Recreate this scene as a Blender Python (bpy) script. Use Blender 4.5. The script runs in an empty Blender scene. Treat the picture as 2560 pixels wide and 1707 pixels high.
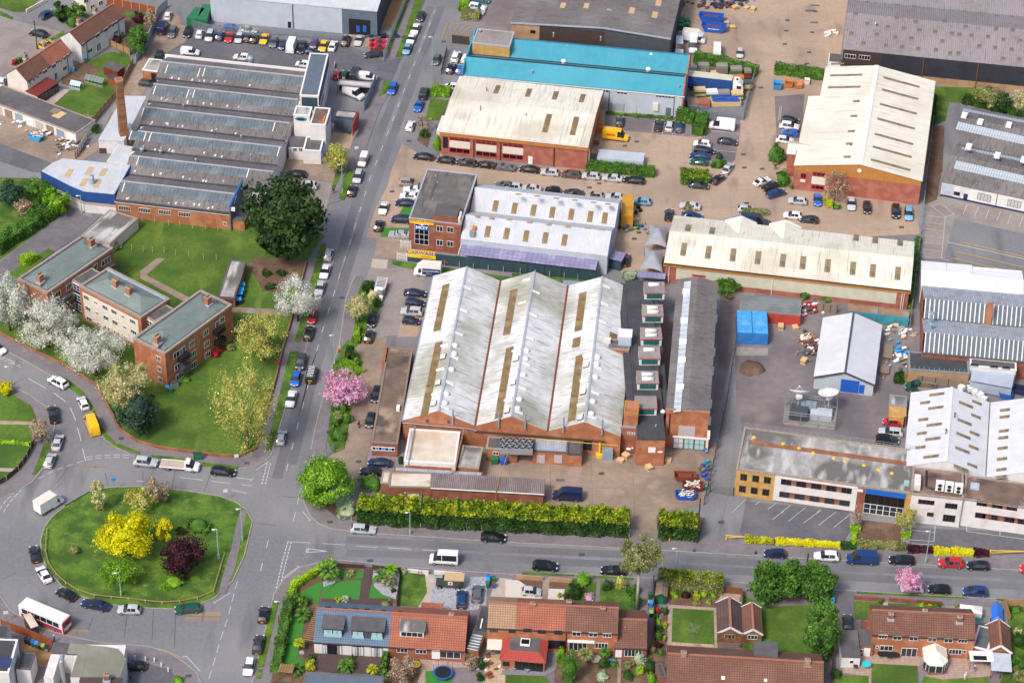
import bpy,bmesh,math,random
import numpy as np
from mathutils import Vector,Matrix
# camera, sky, sun, exposure
SC=bpy.context.scene
COL=SC.collection
R=math.radians
W0,H0=2560.,1707.
FOC=6266.
CAMH=302.
_dn=Vector((-174.,-8260.,-FOC)).normalized()
_up=-_dn
_fw=Vector((0,0,-1.))
_y=(_fw-_up*_fw.dot(_up)).normalized()
_x=_y.cross(_up)
CAMROT=Matrix((_x,_y,_up))
cam=bpy.data.cameras.new('camera')
camo=bpy.data.objects.new('camera',cam)
COL.objects.link(camo)
camo.matrix_world=Matrix.Translation((0,0,CAMH))@CAMROT.to_4x4()
cam.sensor_fit='HORIZONTAL'
cam.sensor_width=36.
cam.lens=FOC/W0*36.
cam.clip_start=5.
cam.clip_end=6000.
SC.camera=camo
SC.render.resolution_x,SC.render.resolution_y=1024,682
SUN_EL,SUN_AZ=R(50),R(-142)
world=bpy.data.worlds.new('World')
SC.world=world
world.use_nodes=True
_nt=world.node_tree
_sky=_nt.nodes.new('ShaderNodeTexSky')
_sky.sky_type='NISHITA'
_sky.sun_disc=False
_sky.sun_elevation=SUN_EL
_sky.sun_rotation=SUN_AZ
_sky.air_density=.9
_sky.dust_density=4.
_sky.ozone_density=.7
_nt.links.new(_sky.outputs[0],_nt.nodes['Background'].inputs[0])
_nt.nodes['Background'].inputs[1].default_value=0.11
sun=bpy.data.lights.new('sun','SUN')
sun.energy=1.5
sun.angle=R(12)
sun.color=(1.,0.95,0.88)
suno=bpy.data.objects.new('sun',sun)
COL.objects.link(suno)
_sd=Vector((math.sin(SUN_AZ)*math.cos(SUN_EL),math.cos(SUN_AZ)*math.cos(SUN_EL),math.sin(SUN_EL)))
suno.rotation_euler=_sd.to_track_quat('Z','Y').to_euler()
suno.location=(0,400,300)
SC.view_settings.view_transform='Standard'
SC.view_settings.look='None'
SC.view_settings.exposure=0.74
SC.view_settings.gamma=1.
SC.view_settings.use_curve_mapping=False
SC.cycles.use_denoising=True
SC.cycles.max_bounces=5
SC.cycles.transparent_max_bounces=6
# photograph pixels -> places
TY={1:0,2:430,3:850,4:1277}
def t(cd,x,y):
 if cd==0:
  return(x*2560/2352.,y*2560/2352.)
 r,c=divmod(cd,10)
 return((c-1)*640+x*640/2334.,TY[r]+y*430/1568.)
def ray(p):
 d=Vector((p[0]-W0/2,-(p[1]-H0/2),-FOC))
 return(CAMROT@d).normalized()
def P(p,z=0.):
 d=ray(p)
 k=(z-CAMH)/d.z
 return Vector((d.x*k,d.y*k,z))
def PT(cd,x,y,z=0.):
 return P(t(cd,x,y),z)
def pts(cd,lst,z=0.):
 return[P(t(cd,a,b),z)for a,b in lst]
def npts(lst,z=0.):
 return[P(q,z)for q in lst]
def hdg(p,d):
 a=P(p);b=P((p[0]+d[0]*20,p[1]+d[1]*20))
 return math.atan2(b.y-a.y,b.x-a.x)
# object helpers
def prp(o,label=None,cat=None,group=None,kind=None):
 if label:o['label']=label
 if cat:o['category']=cat
 if group:o['group']=group
 if kind:o['kind']=kind
 return o
def link(name,data,parent=None,m=None):
 if isinstance(m,str):m=M[m]
 o=bpy.data.objects.new(name,data)
 COL.objects.link(o)
 if parent:o.parent=parent
 if m is not None and data is not None:
  if not data.materials:
   data.materials.append(m)
  elif data.materials[0]!=m:
   o.material_slots[0].link='OBJECT';o.material_slots[0].material=m
 return o
def emp(name,loc=(0,0,0),rz=0.,label=None,cat=None,group=None):
 o=bpy.data.objects.new(name,None)
 COL.objects.link(o)
 o.empty_display_size=0.5
 o.location=loc;o.rotation_euler=(0,0,rz)
 return prp(o,label,cat,group)
class MB:
 def __init__(s):s.v=[];s.f=[];s.sm=False
 def face(s,vs):
  n=len(s.v);s.v+=[tuple(q)for q in vs];s.f.append(tuple(range(n,n+len(vs))));return s
 def raw(s,vs,fs):
  n=len(s.v);s.v+=[tuple(q)for q in vs];s.f+=[tuple(i+n for i in q)for q in fs];return s
 def box(s,x0,x1,y0,y1,z0,z1):
  return s.raw([(x0,y0,z0),(x1,y0,z0),(x1,y1,z0),(x0,y1,z0),(x0,y0,z1),(x1,y0,z1),(x1,y1,z1),(x0,y1,z1)],[(3,2,1,0),(4,5,6,7),(0,1,5,4),(1,2,6,5),(2,3,7,6),(3,0,4,7)])
 def prism(s,poly,z0,z1):
  n=len(poly)
  a=sum(poly[i][0]*poly[(i+1)%n][1]-poly[(i+1)%n][0]*poly[i][1]for i in range(n))
  if a<0:poly=poly[::-1]
  vs=[(q[0],q[1],z0)for q in poly]+[(q[0],q[1],z1)for q in poly]
  fs=[tuple(range(n,2*n)),tuple(range(n-1,-1,-1))]+[(i,(i+1)%n,n+(i+1)%n,n+i)for i in range(n)]
  return s.raw(vs,fs)
 def tube(s,a,b,r0,r1=None,n=8,cap=True):
  a=Vector(a);b=Vector(b);r1=r0 if r1 is None else r1
  d=(b-a).normalized()
  q=d.orthogonal().normalized();w=d.cross(q)
  vs=[]
  for c,r in((a,r0),(b,r1)):
   for i in range(n):
    g=2*math.pi*i/n
    vs.append(c+q*(r*math.cos(g))+w*(r*math.sin(g)))
  fs=[(i,(i+1)%n,n+(i+1)%n,n+i)for i in range(n)]
  if cap:fs+=[tuple(range(n-1,-1,-1)),tuple(range(n,2*n))]
  return s.raw(vs,fs)
 def path(s,pp,r,n=6):
  for a,b in zip(pp,pp[1:]):s.tube(a,b,r,None,n)
  return s
 def bar(s,a,b,w,h):
  a=Vector(a);b=Vector(b);d=(b-a).normalized()
  up=Vector((0,0,1))if abs(d.z)<.95 else Vector((1,0,0))
  q=d.cross(up).normalized()*(w/2);u=q.cross(d).normalized()*(h/2)
  vs=[a-q-u,a+q-u,a+q+u,a-q+u,b-q-u,b+q-u,b+q+u,b-q+u]
  return s.raw(vs,[(3,2,1,0),(4,5,6,7),(0,1,5,4),(1,2,6,5),(2,3,7,6),(3,0,4,7)])
 def lathe(s,prof,n=16,c=(0,0,0)):
  vs=[]
  for r,z in prof:
   for i in range(n):
    g=2*math.pi*i/n
    vs.append((c[0]+r*math.cos(g),c[1]+r*math.sin(g),c[2]+z))
  fs=[]
  for k in range(len(prof)-1):
   for i in range(n):
    fs.append((k*n+i,k*n+(i+1)%n,(k+1)*n+(i+1)%n,(k+1)*n+i))
  fs.append(tuple(range((len(prof)-1)*n,len(prof)*n)))
  return s.raw(vs,fs)
 def mesh(s,name,smooth=False):
  m=bpy.data.meshes.new(name)
  m.from_pydata(s.v,[],s.f)
  if smooth:m.polygons.foreach_set('use_smooth',[True]*len(m.polygons))
  m.update()
  return m
 def bd(s,name,m,parent=None,smooth=False):
  return link(name,s.mesh(name,smooth),parent,m)
def npmesh(name,v,f,smooth=False):
 me=bpy.data.meshes.new(name)
 k=f.shape[1]
 me.vertices.add(len(v));me.vertices.foreach_set('co',v.astype(np.float32).ravel())
 me.loops.add(f.size);me.loops.foreach_set('vertex_index',f.astype(np.int32).ravel())
 me.polygons.add(len(f))
 me.polygons.foreach_set('loop_start',np.arange(0,f.size,k,dtype=np.int32))
 if smooth:me.polygons.foreach_set('use_smooth',np.ones(len(f),dtype=bool))
 me.update(calc_edges=True)
 return me
_MC={}
def cch(key,fn):
 if key not in _MC:_MC[key]=fn()
 return _MC[key]
# materials
def lin(c):
 if isinstance(c,str):
  c=c.lstrip('#');c=[int(c[i:i+2],16)/255. for i in(0,2,4)]
  c=[q/12.92 if q<=.04045 else((q+.055)/1.055)**2.4 for q in c]
 return(c[0],c[1],c[2],1.)
M={}
def mat(name,c1,c2=None,scale=1.,stretch=(1,1,1),rough=.85,c3=None,s3=.12,st3=(1,1,1),lo3=.5,hi3=.65,f3=.8,c4=None,s4=2.,st4=(1,1,1),lo4=.55,hi4=.7,f4=.7,rib=None,metal=0.,bump=0.,bscale=20,coat=0.,spec=None,grid=None):
 m=bpy.data.materials.new(name);m.use_nodes=True
 nt=m.node_tree;N=nt.nodes;L=nt.links
 b=N['Principled BSDF']
 b.inputs['Roughness'].default_value=rough
 b.inputs['Metallic'].default_value=metal
 if spec is not None:b.inputs['Specular IOR Level'].default_value=spec
 if coat:b.inputs['Coat Weight'].default_value=coat;b.inputs['Coat Roughness'].default_value=.06
 M[name]=m
 if c2 is None and c3 is None and c4 is None and rib is None and bump==0 and grid is None:
  b.inputs['Base Color'].default_value=lin(c1);return m
 tc=N.new('ShaderNodeTexCoord')
 def noise(sc,st,detail=4):
  mp=N.new('ShaderNodeMapping');mp.inputs['Scale'].default_value=st
  L.new(tc.outputs['Object'],mp.inputs[0])
  n=N.new('ShaderNodeTexNoise');n.inputs['Scale'].default_value=sc;n.inputs['Detail'].default_value=detail
  L.new(mp.outputs[0],n.inputs['Vector']);return n
 def mix(fac,a,bcol):
  x=N.new('ShaderNodeMix');x.data_type='RGBA'
  if hasattr(fac,'is_output'):L.new(fac,x.inputs['Factor'])
  else:x.inputs['Factor'].default_value=fac
  if hasattr(a,'is_output'):L.new(a,x.inputs['A'])
  else:x.inputs['A'].default_value=a
  if hasattr(bcol,'is_output'):L.new(bcol,x.inputs['B'])
  else:x.inputs['B'].default_value=bcol
  return x.outputs['Result']
 def ramp(src,lo,hi,top=1.):
  r=N.new('ShaderNodeMapRange');r.inputs['From Min'].default_value=lo;r.inputs['From Max'].default_value=hi
  r.inputs['To Max'].default_value=top
  L.new(src,r.inputs['Value']);return r.outputs['Result']
 c2=c2 or c1
 n1=noise(scale,stretch,6)
 col=mix(ramp(n1.outputs['Fac'],.3,.7),lin(c1),lin(c2))
 if c3:col=mix(ramp(noise(s3,st3,5).outputs['Fac'],lo3,hi3,f3),col,lin(c3))
 if c4:col=mix(ramp(noise(s4,st4,3).outputs['Fac'],lo4,hi4,f4),col,lin(c4))
 if grid:
  px_,py_,w_,gc=grid
  sx=N.new('ShaderNodeSeparateXYZ');L.new(tc.outputs['Object'],sx.inputs[0])
  outs=[]
  for o,per in((sx.outputs[0],px_),(sx.outputs[1],py_)):
   if not per:continue
   d=N.new('ShaderNodeMath');d.operation='PINGPONG';d.inputs[1].default_value=per/2
   L.new(o,d.inputs[0])
   e=N.new('ShaderNodeMath');e.operation='LESS_THAN';e.inputs[1].default_value=w_
   L.new(d.outputs[0],e.inputs[0]);outs.append(e.outputs[0])
  g=outs[0]
  if len(outs)>1:
   a=N.new('ShaderNodeMath');a.operation='MAXIMUM';L.new(outs[0],a.inputs[0]);L.new(outs[1],a.inputs[1]);g=a.outputs[0]
  col=mix(g,col,lin(gc))
 L.new(col,b.inputs['Base Color'])
 nrm=None
 if bump:
  bn=noise(bscale,(1,1,1),5)
  bm=N.new('ShaderNodeBump');bm.inputs['Strength'].default_value=bump;bm.inputs['Distance'].default_value=.05
  L.new(bn.outputs['Fac'],bm.inputs['Height']);nrm=bm
 if rib:
  ax,per,dep=rib
  w=N.new('ShaderNodeTexWave');w.wave_type='BANDS';w.bands_direction=ax.upper()
  w.inputs['Scale'].default_value=.314/per
  L.new(tc.outputs['Object'],w.inputs['Vector'])
  bm=N.new('ShaderNodeBump');bm.inputs['Strength'].default_value=1.;bm.inputs['Distance'].default_value=dep
  L.new(w.outputs['Fac'],bm.inputs['Height'])
  if nrm:L.new(nrm.outputs[0],bm.inputs['Normal'])
  nrm=bm
 if nrm:L.new(nrm.outputs[0],b.inputs['Normal'])
 return m
def lfm(name,cols,trans=.25,rough=.7,nscale=.5):
 m=bpy.data.materials.new(name);m.use_nodes=True
 nt=m.node_tree;N=nt.nodes;L=nt.links
 b=N['Principled BSDF'];b.inputs['Roughness'].default_value=rough
 b.inputs['Specular IOR Level'].default_value=.25
 g=N.new('ShaderNodeNewGeometry');tc=N.new('ShaderNodeTexCoord')
 n=N.new('ShaderNodeTexNoise');n.inputs['Scale'].default_value=nscale;n.inputs['Detail'].default_value=3
 L.new(tc.outputs['Object'],n.inputs['Vector'])
 a=N.new('ShaderNodeMath');a.operation='MULTIPLY_ADD';a.inputs[1].default_value=.65
 L.new(g.outputs['Random Per Island'],a.inputs[0])
 k=N.new('ShaderNodeMath');k.operation='MULTIPLY_ADD';k.inputs[1].default_value=1.7;k.inputs[2].default_value=-.67
 L.new(n.outputs['Fac'],k.inputs[0]);L.new(k.outputs[0],a.inputs[2])
 r=N.new('ShaderNodeValToRGB');e=r.color_ramp.elements
 while len(e)<len(cols):e.new(.5)
 for i,c in enumerate(cols):e[i].position=i/(len(cols)-1);e[i].color=[min(.8,q*1.5)for q in lin(c)]
 L.new(a.outputs[0],r.inputs[0])
 L.new(r.outputs[0],b.inputs['Base Color'])
 if trans:
  tr=N.new('ShaderNodeBsdfTranslucent');L.new(r.outputs[0],tr.inputs[0])
  ms=N.new('ShaderNodeMixShader');ms.inputs[0].default_value=trans+.1
  L.new(b.outputs[0],ms.inputs[1]);L.new(tr.outputs[0],ms.inputs[2])
  L.new(ms.outputs[0],N['Material Output'].inputs[0])
 M[name]=m
 return m
mat('asphalt','#6c6c70','#79797e',1.5,c3='#8b8a8c',s3=.05,lo3=.42,hi3=.68,f3=.75,c4='#4c4c51',s4=.35,st4=(.7,.14,1),lo4=.55,hi4=.72,f4=.55,bump=.15)
mat('asph_d','#55555c','#63636a',1.2,c3='#7a7576',s3=.1,lo3=.5,hi3=.7,f3=.7,bump=.15)
mat('asphalt_drive','#67646a','#767277',.8,c3='#57545a',s3=.15,lo3=.45,hi3=.65,f3=.6,bump=.15)
mat('asph_y','#756d6f','#827a7a',.7,c3='#5d585c',s3=.07,lo3=.42,hi3=.65,f3=.75,c4='#978c86',s4=.11,lo4=.55,hi4=.75,f4=.6,bump=.15)
mat('pavement','#736d72','#817a7d',1.2,c3='#655f66',s3=.2,lo3=.45,hi3=.65,f3=.6,bump=.1)
mat('pav_l','#87807c','#968d87',1.2,c3='#756d6b',s3=.2,lo3=.45,hi3=.65,f3=.6,bump=.1)
mat('bitumen','#3f4045','#4a4b50',2)
mat('road_wear','#626266','#6b6b70',1.5,c3='#76767a',s3=.08,lo3=.45,hi3=.65,f3=.6)
mat('kerb','#a59d94','#8f877f',2.)
mat('conc_t','#b09a86','#a58f7d',.9,c3='#8d7c6e',s3=.07,lo3=.42,hi3=.66,f3=.75,c4='#6f6157',s4=.22,st4=(1,.35,1),lo4=.58,hi4=.72,f4=.6,grid=(9.3,7.1,.035,'#8f7c6d'))
mat('conc_b','#9d8a78','#8c7b6c',.9,c3='#6f6257',s3=.1,lo3=.42,hi3=.64,f3=.8,c4='#a8958a',s4=.2,lo4=.55,hi4=.68,f4=.6,grid=(7.7,6.1,.035,'#75665a'))
mat('conc_g','#99938d','#8a847f',1.,c3='#77706b',s3=.15,lo3=.5,hi3=.65,f3=.6)
mat('conc_p','#b9aca0','#aa9c90',1.,c3='#968a80',s3=.15,lo3=.5,hi3=.65,f3=.6)
mat('grass','#45621a','#5c7a26',1.6,c3='#375316',s3=.14,lo3=.4,hi3=.62,f3=.8,c4='#7b8a35',s4=.3,st4=(1,.3,1),lo4=.56,hi4=.74,f4=.6,rough=.95,bump=.6,bscale=5)
mat('rough_g','#46651a','#638428',3.,c3='#314f16',s3=.3,lo3=.4,hi3=.6,f3=.85,c4='#8a9440',s4=.7,lo4=.58,hi4=.74,f4=.4,rough=.95,bump=.9,bscale=3)
mat('turf','#33752b','#3d8231',4,rough=.95,bump=.2)
mat('soil','#6b5443','#584537',1.5,c3='#7d6550',s3=.3,rough=.95,bump=.4)
mat('gravel','#8f9199','#b5b7bd',12,c3='#747780',s3=3,rough=.95,bump=.5)
mat('gravel_white','#cfc9c0','#bdb6ac',8,rough=.95,bump=.4)
mat('gravel_tan','#a98258','#97734d',4,rough=.95,bump=.4)
mat('patio_pink','#b09a8c','#9d877a',1.6,grid=(.9,.6,.03,'#85746a'))
mat('patio_grey','#85868c','#75767d',1.6,grid=(.6,.6,.02,'#5e5f66'))
mat('patio_tan','#c2aa88','#ab9576',1.2,c3='#8a7a66',s3=.6,grid=(.7,.7,.02,'#907e69'))
mat('deck','#4d3d3c','#5d4b49',3,st3=(1,1,1),grid=(0,.3,.03,'#392c2c'))
mat('paint_white','#c8c8c8','#b3b3b4',2,c3='#8c8c90',s3=.9,lo3=.5,hi3=.68,f3=.6)
mat('paint_yellow','#cda53e','#b8913a',2,c3='#8f7f5a',s3=.9,lo3=.5,hi3=.68,f3=.6)
mat('bri_r','#8f5643','#784637',3.,(1,1,4),c3='#a36a54',s3=.5,lo3=.45,hi3=.6,f3=.6)
mat('bri_p','#a4604f','#925244',3.,(1,1,4),c3='#b27463',s3=.5,lo3=.45,hi3=.6,f3=.6)
mat('bri_o','#a8694a','#905739',3.,(1,1,4),c3='#b98262',s3=.5,lo3=.45,hi3=.6,f3=.6,c4='#7d4c36',s4=.25,lo4=.55,hi4=.7,f4=.4)
mat('bri_b','#8c5f45','#754e39',3.,(1,1,4),c3='#a07355',s3=.5,lo3=.45,hi3=.6,f3=.6)
mat('bri_y','#bd9455','#a88048',3.,(1,1,4),c3='#caa468',s3=.6,lo3=.45,hi3=.6,f3=.6)
mat('bri_t','#b59474','#a58466',3.,(1,1,4),c3='#957557',s3=.5,lo3=.45,hi3=.6,f3=.6)
mat('stucco','#dcd9d8','#cdc9c8',.8,c3='#b5afa9',s3=.35,st3=(1,1,.4),lo3=.55,hi3=.75,f3=.5)
mat('cream','#dcd4c9','#cfc6ba',.8,c3='#b8ada0',s3=.35,st3=(1,1,.4),lo3=.55,hi3=.75,f3=.4)
mat('stone','#a3978c','#8a7e74',2.)
mat('roof_white_dirty','#e0e1e2','#cfd0cf',.6,c3='#8c8a74',s3=.075,lo3=.46,hi3=.66,f3=.75,c4='#6d6856',s4=.7,st4=(.28,5.,1),lo4=.52,hi4=.74,f4=.8,rib=('y',.3,.03))
mat('roof_cream','#e0dccf','#d5d0c1',.5,c3='#b3aa96',s3=.1,lo3=.48,hi3=.68,f3=.6,c4='#857960',s4=.55,st4=(6,.2,1),lo4=.54,hi4=.76,f4=.65,rib=('x',.3,.03))
mat('roof_cream_y','#e0dccf','#d8d3c5',.5,c3='#c2baa6',s3=.1,lo3=.48,hi3=.7,f3=.5,c4='#9a8f78',s4=.45,st4=(.2,5,1),lo4=.56,hi4=.78,f4=.75,rib=('y',.3,.03))
mat('roof_white','#c3c6cc','#b6b9c0',.5,c3='#b3b6bd',s3=.15,lo3=.5,hi3=.7,f3=.5,c4='#9a9ca3',s4=.8,st4=(4,.12,1),lo4=.56,hi4=.76,f4=.5,rib=('x',.35,.03))
mat('roof_white_y','#d0d2d7','#c6c8ce',.5,c3='#b8bac0',s3=.15,lo3=.5,hi3=.7,f3=.4,c4='#a2a4aa',s4=.8,st4=(.12,4,1),lo4=.58,hi4=.78,f4=.4,rib=('y',.35,.03))
mat('roof_grey','#767070','#615c5c',1.6,c3='#8b8585',s3=.12,lo3=.45,hi3=.65,f3=.5,c4='#47433f',s4=.9,st4=(3,.35,1),lo4=.52,hi4=.7,f4=.7,rib=('x',.4,.05))
mat('roof_grey_y','#767070','#625d5c',1.6,c3='#8b8585',s3=.12,lo3=.45,hi3=.65,f3=.5,c4='#4a4642',s4=.9,st4=(.35,3,1),lo4=.52,hi4=.7,f4=.7,rib=('y',.4,.05))
mat('roof_grey_big','#8b8486','#7c7678',1.,c3='#948e92',s3=.1,lo3=.45,hi3=.65,f3=.5,c4='#686366',s4=.8,st4=(4,.3,1),lo4=.55,hi4=.72,f4=.6,rib=('x',.5,.06))
mat('roof_silver','#a4a9b2','#949aa4',1.,c3='#7c828c',s3=.3,lo3=.5,hi3=.65,f3=.6,c4='#c0c4cc',s4=.8,st4=(3,.4,1),lo4=.55,hi4=.7,f4=.5,rib=('x',.5,.05))
mat('roof_teal','#3d94a8','#368a9f',.8,c3='#4a9db0',s3=.1,lo3=.45,hi3=.65,f3=.5,c4='#2f8599',s4=.6,st4=(4,.2,1),lo4=.6,hi4=.75,f4=.5,rib=('x',.4,.03),rough=.6)
mat('felt','#524f52','#605d60',.7,c3='#6f6a69',s3=.15,lo3=.5,hi3=.7,f3=.7,c4='#454246',s4=.4,lo4=.55,hi4=.7,f4=.5,bump=.2)
mat('feltb','#3b3c42','#46474d',.7,c3='#55555a',s3=.15,lo3=.5,hi3=.7,f3=.6,c4='#2c2d32',s4=.3,lo4=.55,hi4=.68,f4=.5,bump=.2)
mat('roof_felt_strip','#6b6663','#5c5856',.7,(1,1,1),c3='#7d7773',s3=.2,c4='#474443',s4=.5,st4=(2.4,.25,1),lo4=.55,hi4=.62,f4=.7,bump=.2)
mat('roof_c','#a3a09e','#8d8a87',.8,c3='#585451',s3=.11,lo3=.47,hi3=.6,f3=.8,c4='#c6c4c2',s4=.3,st4=(1.8,.45,1),lo4=.5,hi4=.66,f4=.75)
mat('roof_r','#7a6557','#63524a',.5,c3='#a48b78',s3=.16,lo3=.5,hi3=.62,f3=.85,c4='#423b3a',s4=.2,lo4=.55,hi4=.66,f4=.85)
mat('sandy','#d3c8ba','#c3b6a5',.6,c3='#b29373',s3=.18,lo3=.5,hi3=.7,f3=.7,c4='#8d7a66',s4=.3,lo4=.62,hi4=.75,f4=.6)
mat('roof_lead','#75837f','#6b7875',.7,c3='#879390',s3=.15,lo3=.45,hi3=.65,f3=.6,c4='#5d6966',s4=.5,st4=(1,4,1),lo4=.55,hi4=.7,f4=.5,rough=.6)
mat('roof_brown_ribbed','#8a7d7c','#7a6d6d',1,c3='#6d5f5e',s3=.2,lo3=.5,hi3=.65,f3=.6,rib=('x',.35,.09),c4='#5c5050',s4=.9,st4=(3.4,.1,1),lo4=.55,hi4=.7,f4=.6)
TG=.42
mat('tile_b','#7a5547','#684639',2.2,c3='#8a6454',s3=.3,lo3=.45,hi3=.65,f3=.6,c4='#a4785a',s4=1.6,lo4=.64,hi4=.74,f4=.5,grid=(TG,.36,.045,'#5a3c32'),bump=.3)
mat('tile_r','#a5654f','#925543',2.2,c3='#b3755e',s3=.3,lo3=.45,hi3=.65,f3=.6,c4='#83503f',s4=1.2,lo4=.6,hi4=.74,f4=.4,grid=(TG,.36,.045,'#7c4838'),bump=.3)
mat('tile_pink','#b57a62','#a36b55',2.2,c3='#c38d76',s3=.3,lo3=.45,hi3=.65,f3=.6,c4='#8c5b49',s4=1.2,lo4=.6,hi4=.74,f4=.4,grid=(TG,.36,.04,'#8a5947'),bump=.3)
mat('tile_tan','#ad8d72','#997a61',2.2,c3='#bb9d83',s3=.3,lo3=.45,hi3=.65,f3=.6,grid=(TG,.36,.045,'#7d634f'),bump=.3)
mat('tile_dark','#5d4b48','#4c3c3b',2.2,c3='#6d5a55',s3=.3,lo3=.45,hi3=.65,f3=.6,grid=(.5,.36,.045,'#433434'),bump=.3)
mat('tile_slate','#60788e','#55697e',2.2,c3='#6b8298',s3=.3,lo3=.45,hi3=.65,f3=.6,grid=(TG,.36,.035,'#49596c'),bump=.3)
mat('ridge_tile','#a5705a','#8f5e4b',3)
mat('rooflight','#8f7f63','#7b6b50',2,c3='#5e5240',s3=.5,c4='#a89a80',s4=1.,st4=(4,4,1),rough=.5)
mat('rl_gold','#86704a','#705a38',1.5,c3='#988360',s3=.4,c4='#5d4826',s4=.6,lo4=.55,hi4=.7,rough=.5)
mat('rooflight_grey','#6f675c','#5f574d',2,c3='#8a8072',s3=.5,rough=.5)
mat('glazing','#646e74','#59646a',1.2,c3='#838d92',s3=.3,lo3=.5,hi3=.65,f3=.6,c4='#434f55',s4=.9,st4=(2.5,.5,1),lo4=.52,hi4=.68,rough=.4)
mat('glazing_dark','#4a5866','#5a6874',1.,rough=.3)
mat('glazing_pale','#b9c2cc','#a4aeb9',1.,rough=.4)
mat('clad_g','#b7c0ca','#aab3be',.5,c3='#a0a8b2',s3=.3,st3=(1,1,.3),lo3=.55,hi3=.75,f3=.4,rib=('x',.4,.04))
mat('clad_grey_y','#a7aeb6','#9aa1a9',.5,rib=('y',.4,.04))
mat('clad_s','#5d6b7a','#55626f',.6,rib=('x',.5,.02))
mat('clad_n','#2c2e3c','#33343f',.6,c3='#242430',s3=.3,rib=('x',.35,.04))
mat('clad_d','#4b4d55','#43444b',.6,rib=('x',.4,.04))
mat('clad_brown','#3d2f2c','#463733',.6,rib=('x',.35,.04))
mat('clad_blue','#1d4a8c','#1a437f',.6,rib=('x',.35,.05))
mat('clad_o','#b97f3e','#ab7337',.6,rib=('x',.3,.04))
mat('clad_cream','#cdcbb6','#bfbda8',.6,rib=('x',.3,.04))
mat('clad_t','#2f4c57','#2a444e',.6,rib=('x',.3,.04))
mat('fasc','#dddad8')
mat('fascia_brown','#6b4c33')
mat('glass','#28323c',rough=.08,spec=.8)
mat('glasd','#161a20',rough=.1,spec=.8)
mat('glass_teal','#1f5a5c','#2c7072',1.5,rough=.15)
mat('glasp','#9fc4c8',rough=.1)
mat('curtain','#cfd2d2',rough=.6)
mat('upvc','#e2e1e0',rough=.5)
mat('fr_r','#b3303a',rough=.5)
mat('fr_d','#2b2d33',rough=.5)
mat('fr_b','#553c36',rough=.6)
mat('door_blue','#1f57b4',rough=.5)
mat('door_grey','#b4aaac',rough=.6)
mat('dark','#17171b',rough=.9)
mat('black','#1c1d21',rough=.6)
mat('metal','#a7abb0','#979ba1',2,rough=.45,metal=.3)
mat('steel','#55595f',rough=.5,metal=.3)
mat('galv','#9aa3ab','#8a939b',2,rough=.5,metal=.3)
mat('pipe_b','#8396a5',rough=.5)
mat('pipe_rust','#a5704e',rough=.7)
mat('lead','#a9afbb','#969dab',1.5,rough=.6)
mat('wood','#a98a63','#937650',2,(1,6,1))
mat('wood_p','#d6b98a','#c4a575',2,(1,6,1))
mat('wood_g','#8d7f70','#7a6d60',2,(6,1,1))
mat('wood_d','#4a3a33','#3d302a',2,(6,1,1))
mat('wood_b','#7b5233','#6a4529',2,(6,1,1))
mat('wood_o','#96502a','#854420',2,(6,1,1))
mat('wood_red','#7d2f28','#6c2822',2)
mat('post_c','#b5ac9d','#a39a8b',3)
mat('lampg','#8fb09b',rough=.5)
for n_,c_ in dict(white='#e4e4e6',offwhite='#d8d2c4',red='#b5242c',blue='#1f5fb5',sky='#2a96dc',green='#1f6f45',bin_green='#2b6f4c',yellow='#f0c21c',orange='#dd7a2a',teal='#2a9aa8',grey='#8b8d92',pink='#cc3a7a',purple='#5b3f78',navy='#22305c',lime='#7fb93a',cyan='#29c1cc',tan='#c0a27c',dark_green='#1e4a3c',plastic_black='#26262b',rust='#7b4030',skin='#b98a70',tarp_blue='#2d6fd0',cloth_white='#e0dcda').items():
 mat('c_'+n_,c_,rough=.55)
# GROUND
_SL=0.
def sl(name,m,poly,z,z0=None,par=None):
 global _SL
 _SL+=.0005;z=z+_SL
 q=[P(a,z)for a in poly]
 o=MB().prism([(a.x,a.y)for a in q],(-.04 if z0 is None else z0),z).bd(name,M[m],par)
 if par is None:o['kind']='structure'
 return o
def T(cd,*xy):
 return[t(cd,xy[i],xy[i+1])for i in range(0,len(xy),2)]
def ribbon(name,m,poly,z,w,h=.06,par=None,kind='structure'):
 q=[P(a,z)for a in poly]
 L_,R_=[],[]
 for i,a in enumerate(q):
  d=(q[min(i+1,len(q)-1)]-q[max(i-1,0)]);d.z=0;d.normalize()
  n=Vector((-d.y,d.x,0))*(w/2)
  L_.append(a+n);R_.append(a-n)
 mb=MB();n=len(q);up=Vector((0,0,h))
 vs=L_+R_+[a-up for a in L_]+[a-up for a in R_]
 fs=[]
 for i in range(n-1):
  fs+=[(i,n+i,n+i+1,i+1),(i,i+1,2*n+i+1,2*n+i),(n+i,3*n+i,3*n+i+1,n+i+1)]
 fs+=[(0,2*n,3*n,n),(n-1,2*n-1,4*n-1,3*n-1)]
 mb.raw(vs,fs)
 o=mb.bd(name,M[m],par)
 if kind:o['kind']=kind
 return o
g=MB().box(-3000,3000,-1500,4500,-.3,-.08).bd('ground','rough_g');g['kind']='structure'
ROAD=sl('road','asphalt',[(-250,-120),(2800,-120),(2800,1850),(-250,1850)],0.,-.07);_SL=0.
NK=[(-60,834),(0,868),(55,897),(121,935),(175,968),(208,993),(233,1025),(247,1069),(263,1097),(288,1116),(337,1141),(384,1146),(598,1171),(640,1163),(664,1150),(677,1138),(692,1091),(722,987),(761,883),(790,780),(806,704),(818,608)]
NW_=[(800,600),(766,657),(740,760),(717,841),(706,877),(687,960),(656,1061),(640,1124),(598,1143),(548,1141),(466,1130),(398,1121),(343,1105),(299,1075),(280,1036),(241,965),(162,916),(55,864),(0,836),(-60,802)]
sl('pavement','pavement',NK+NW_,.10)
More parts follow.
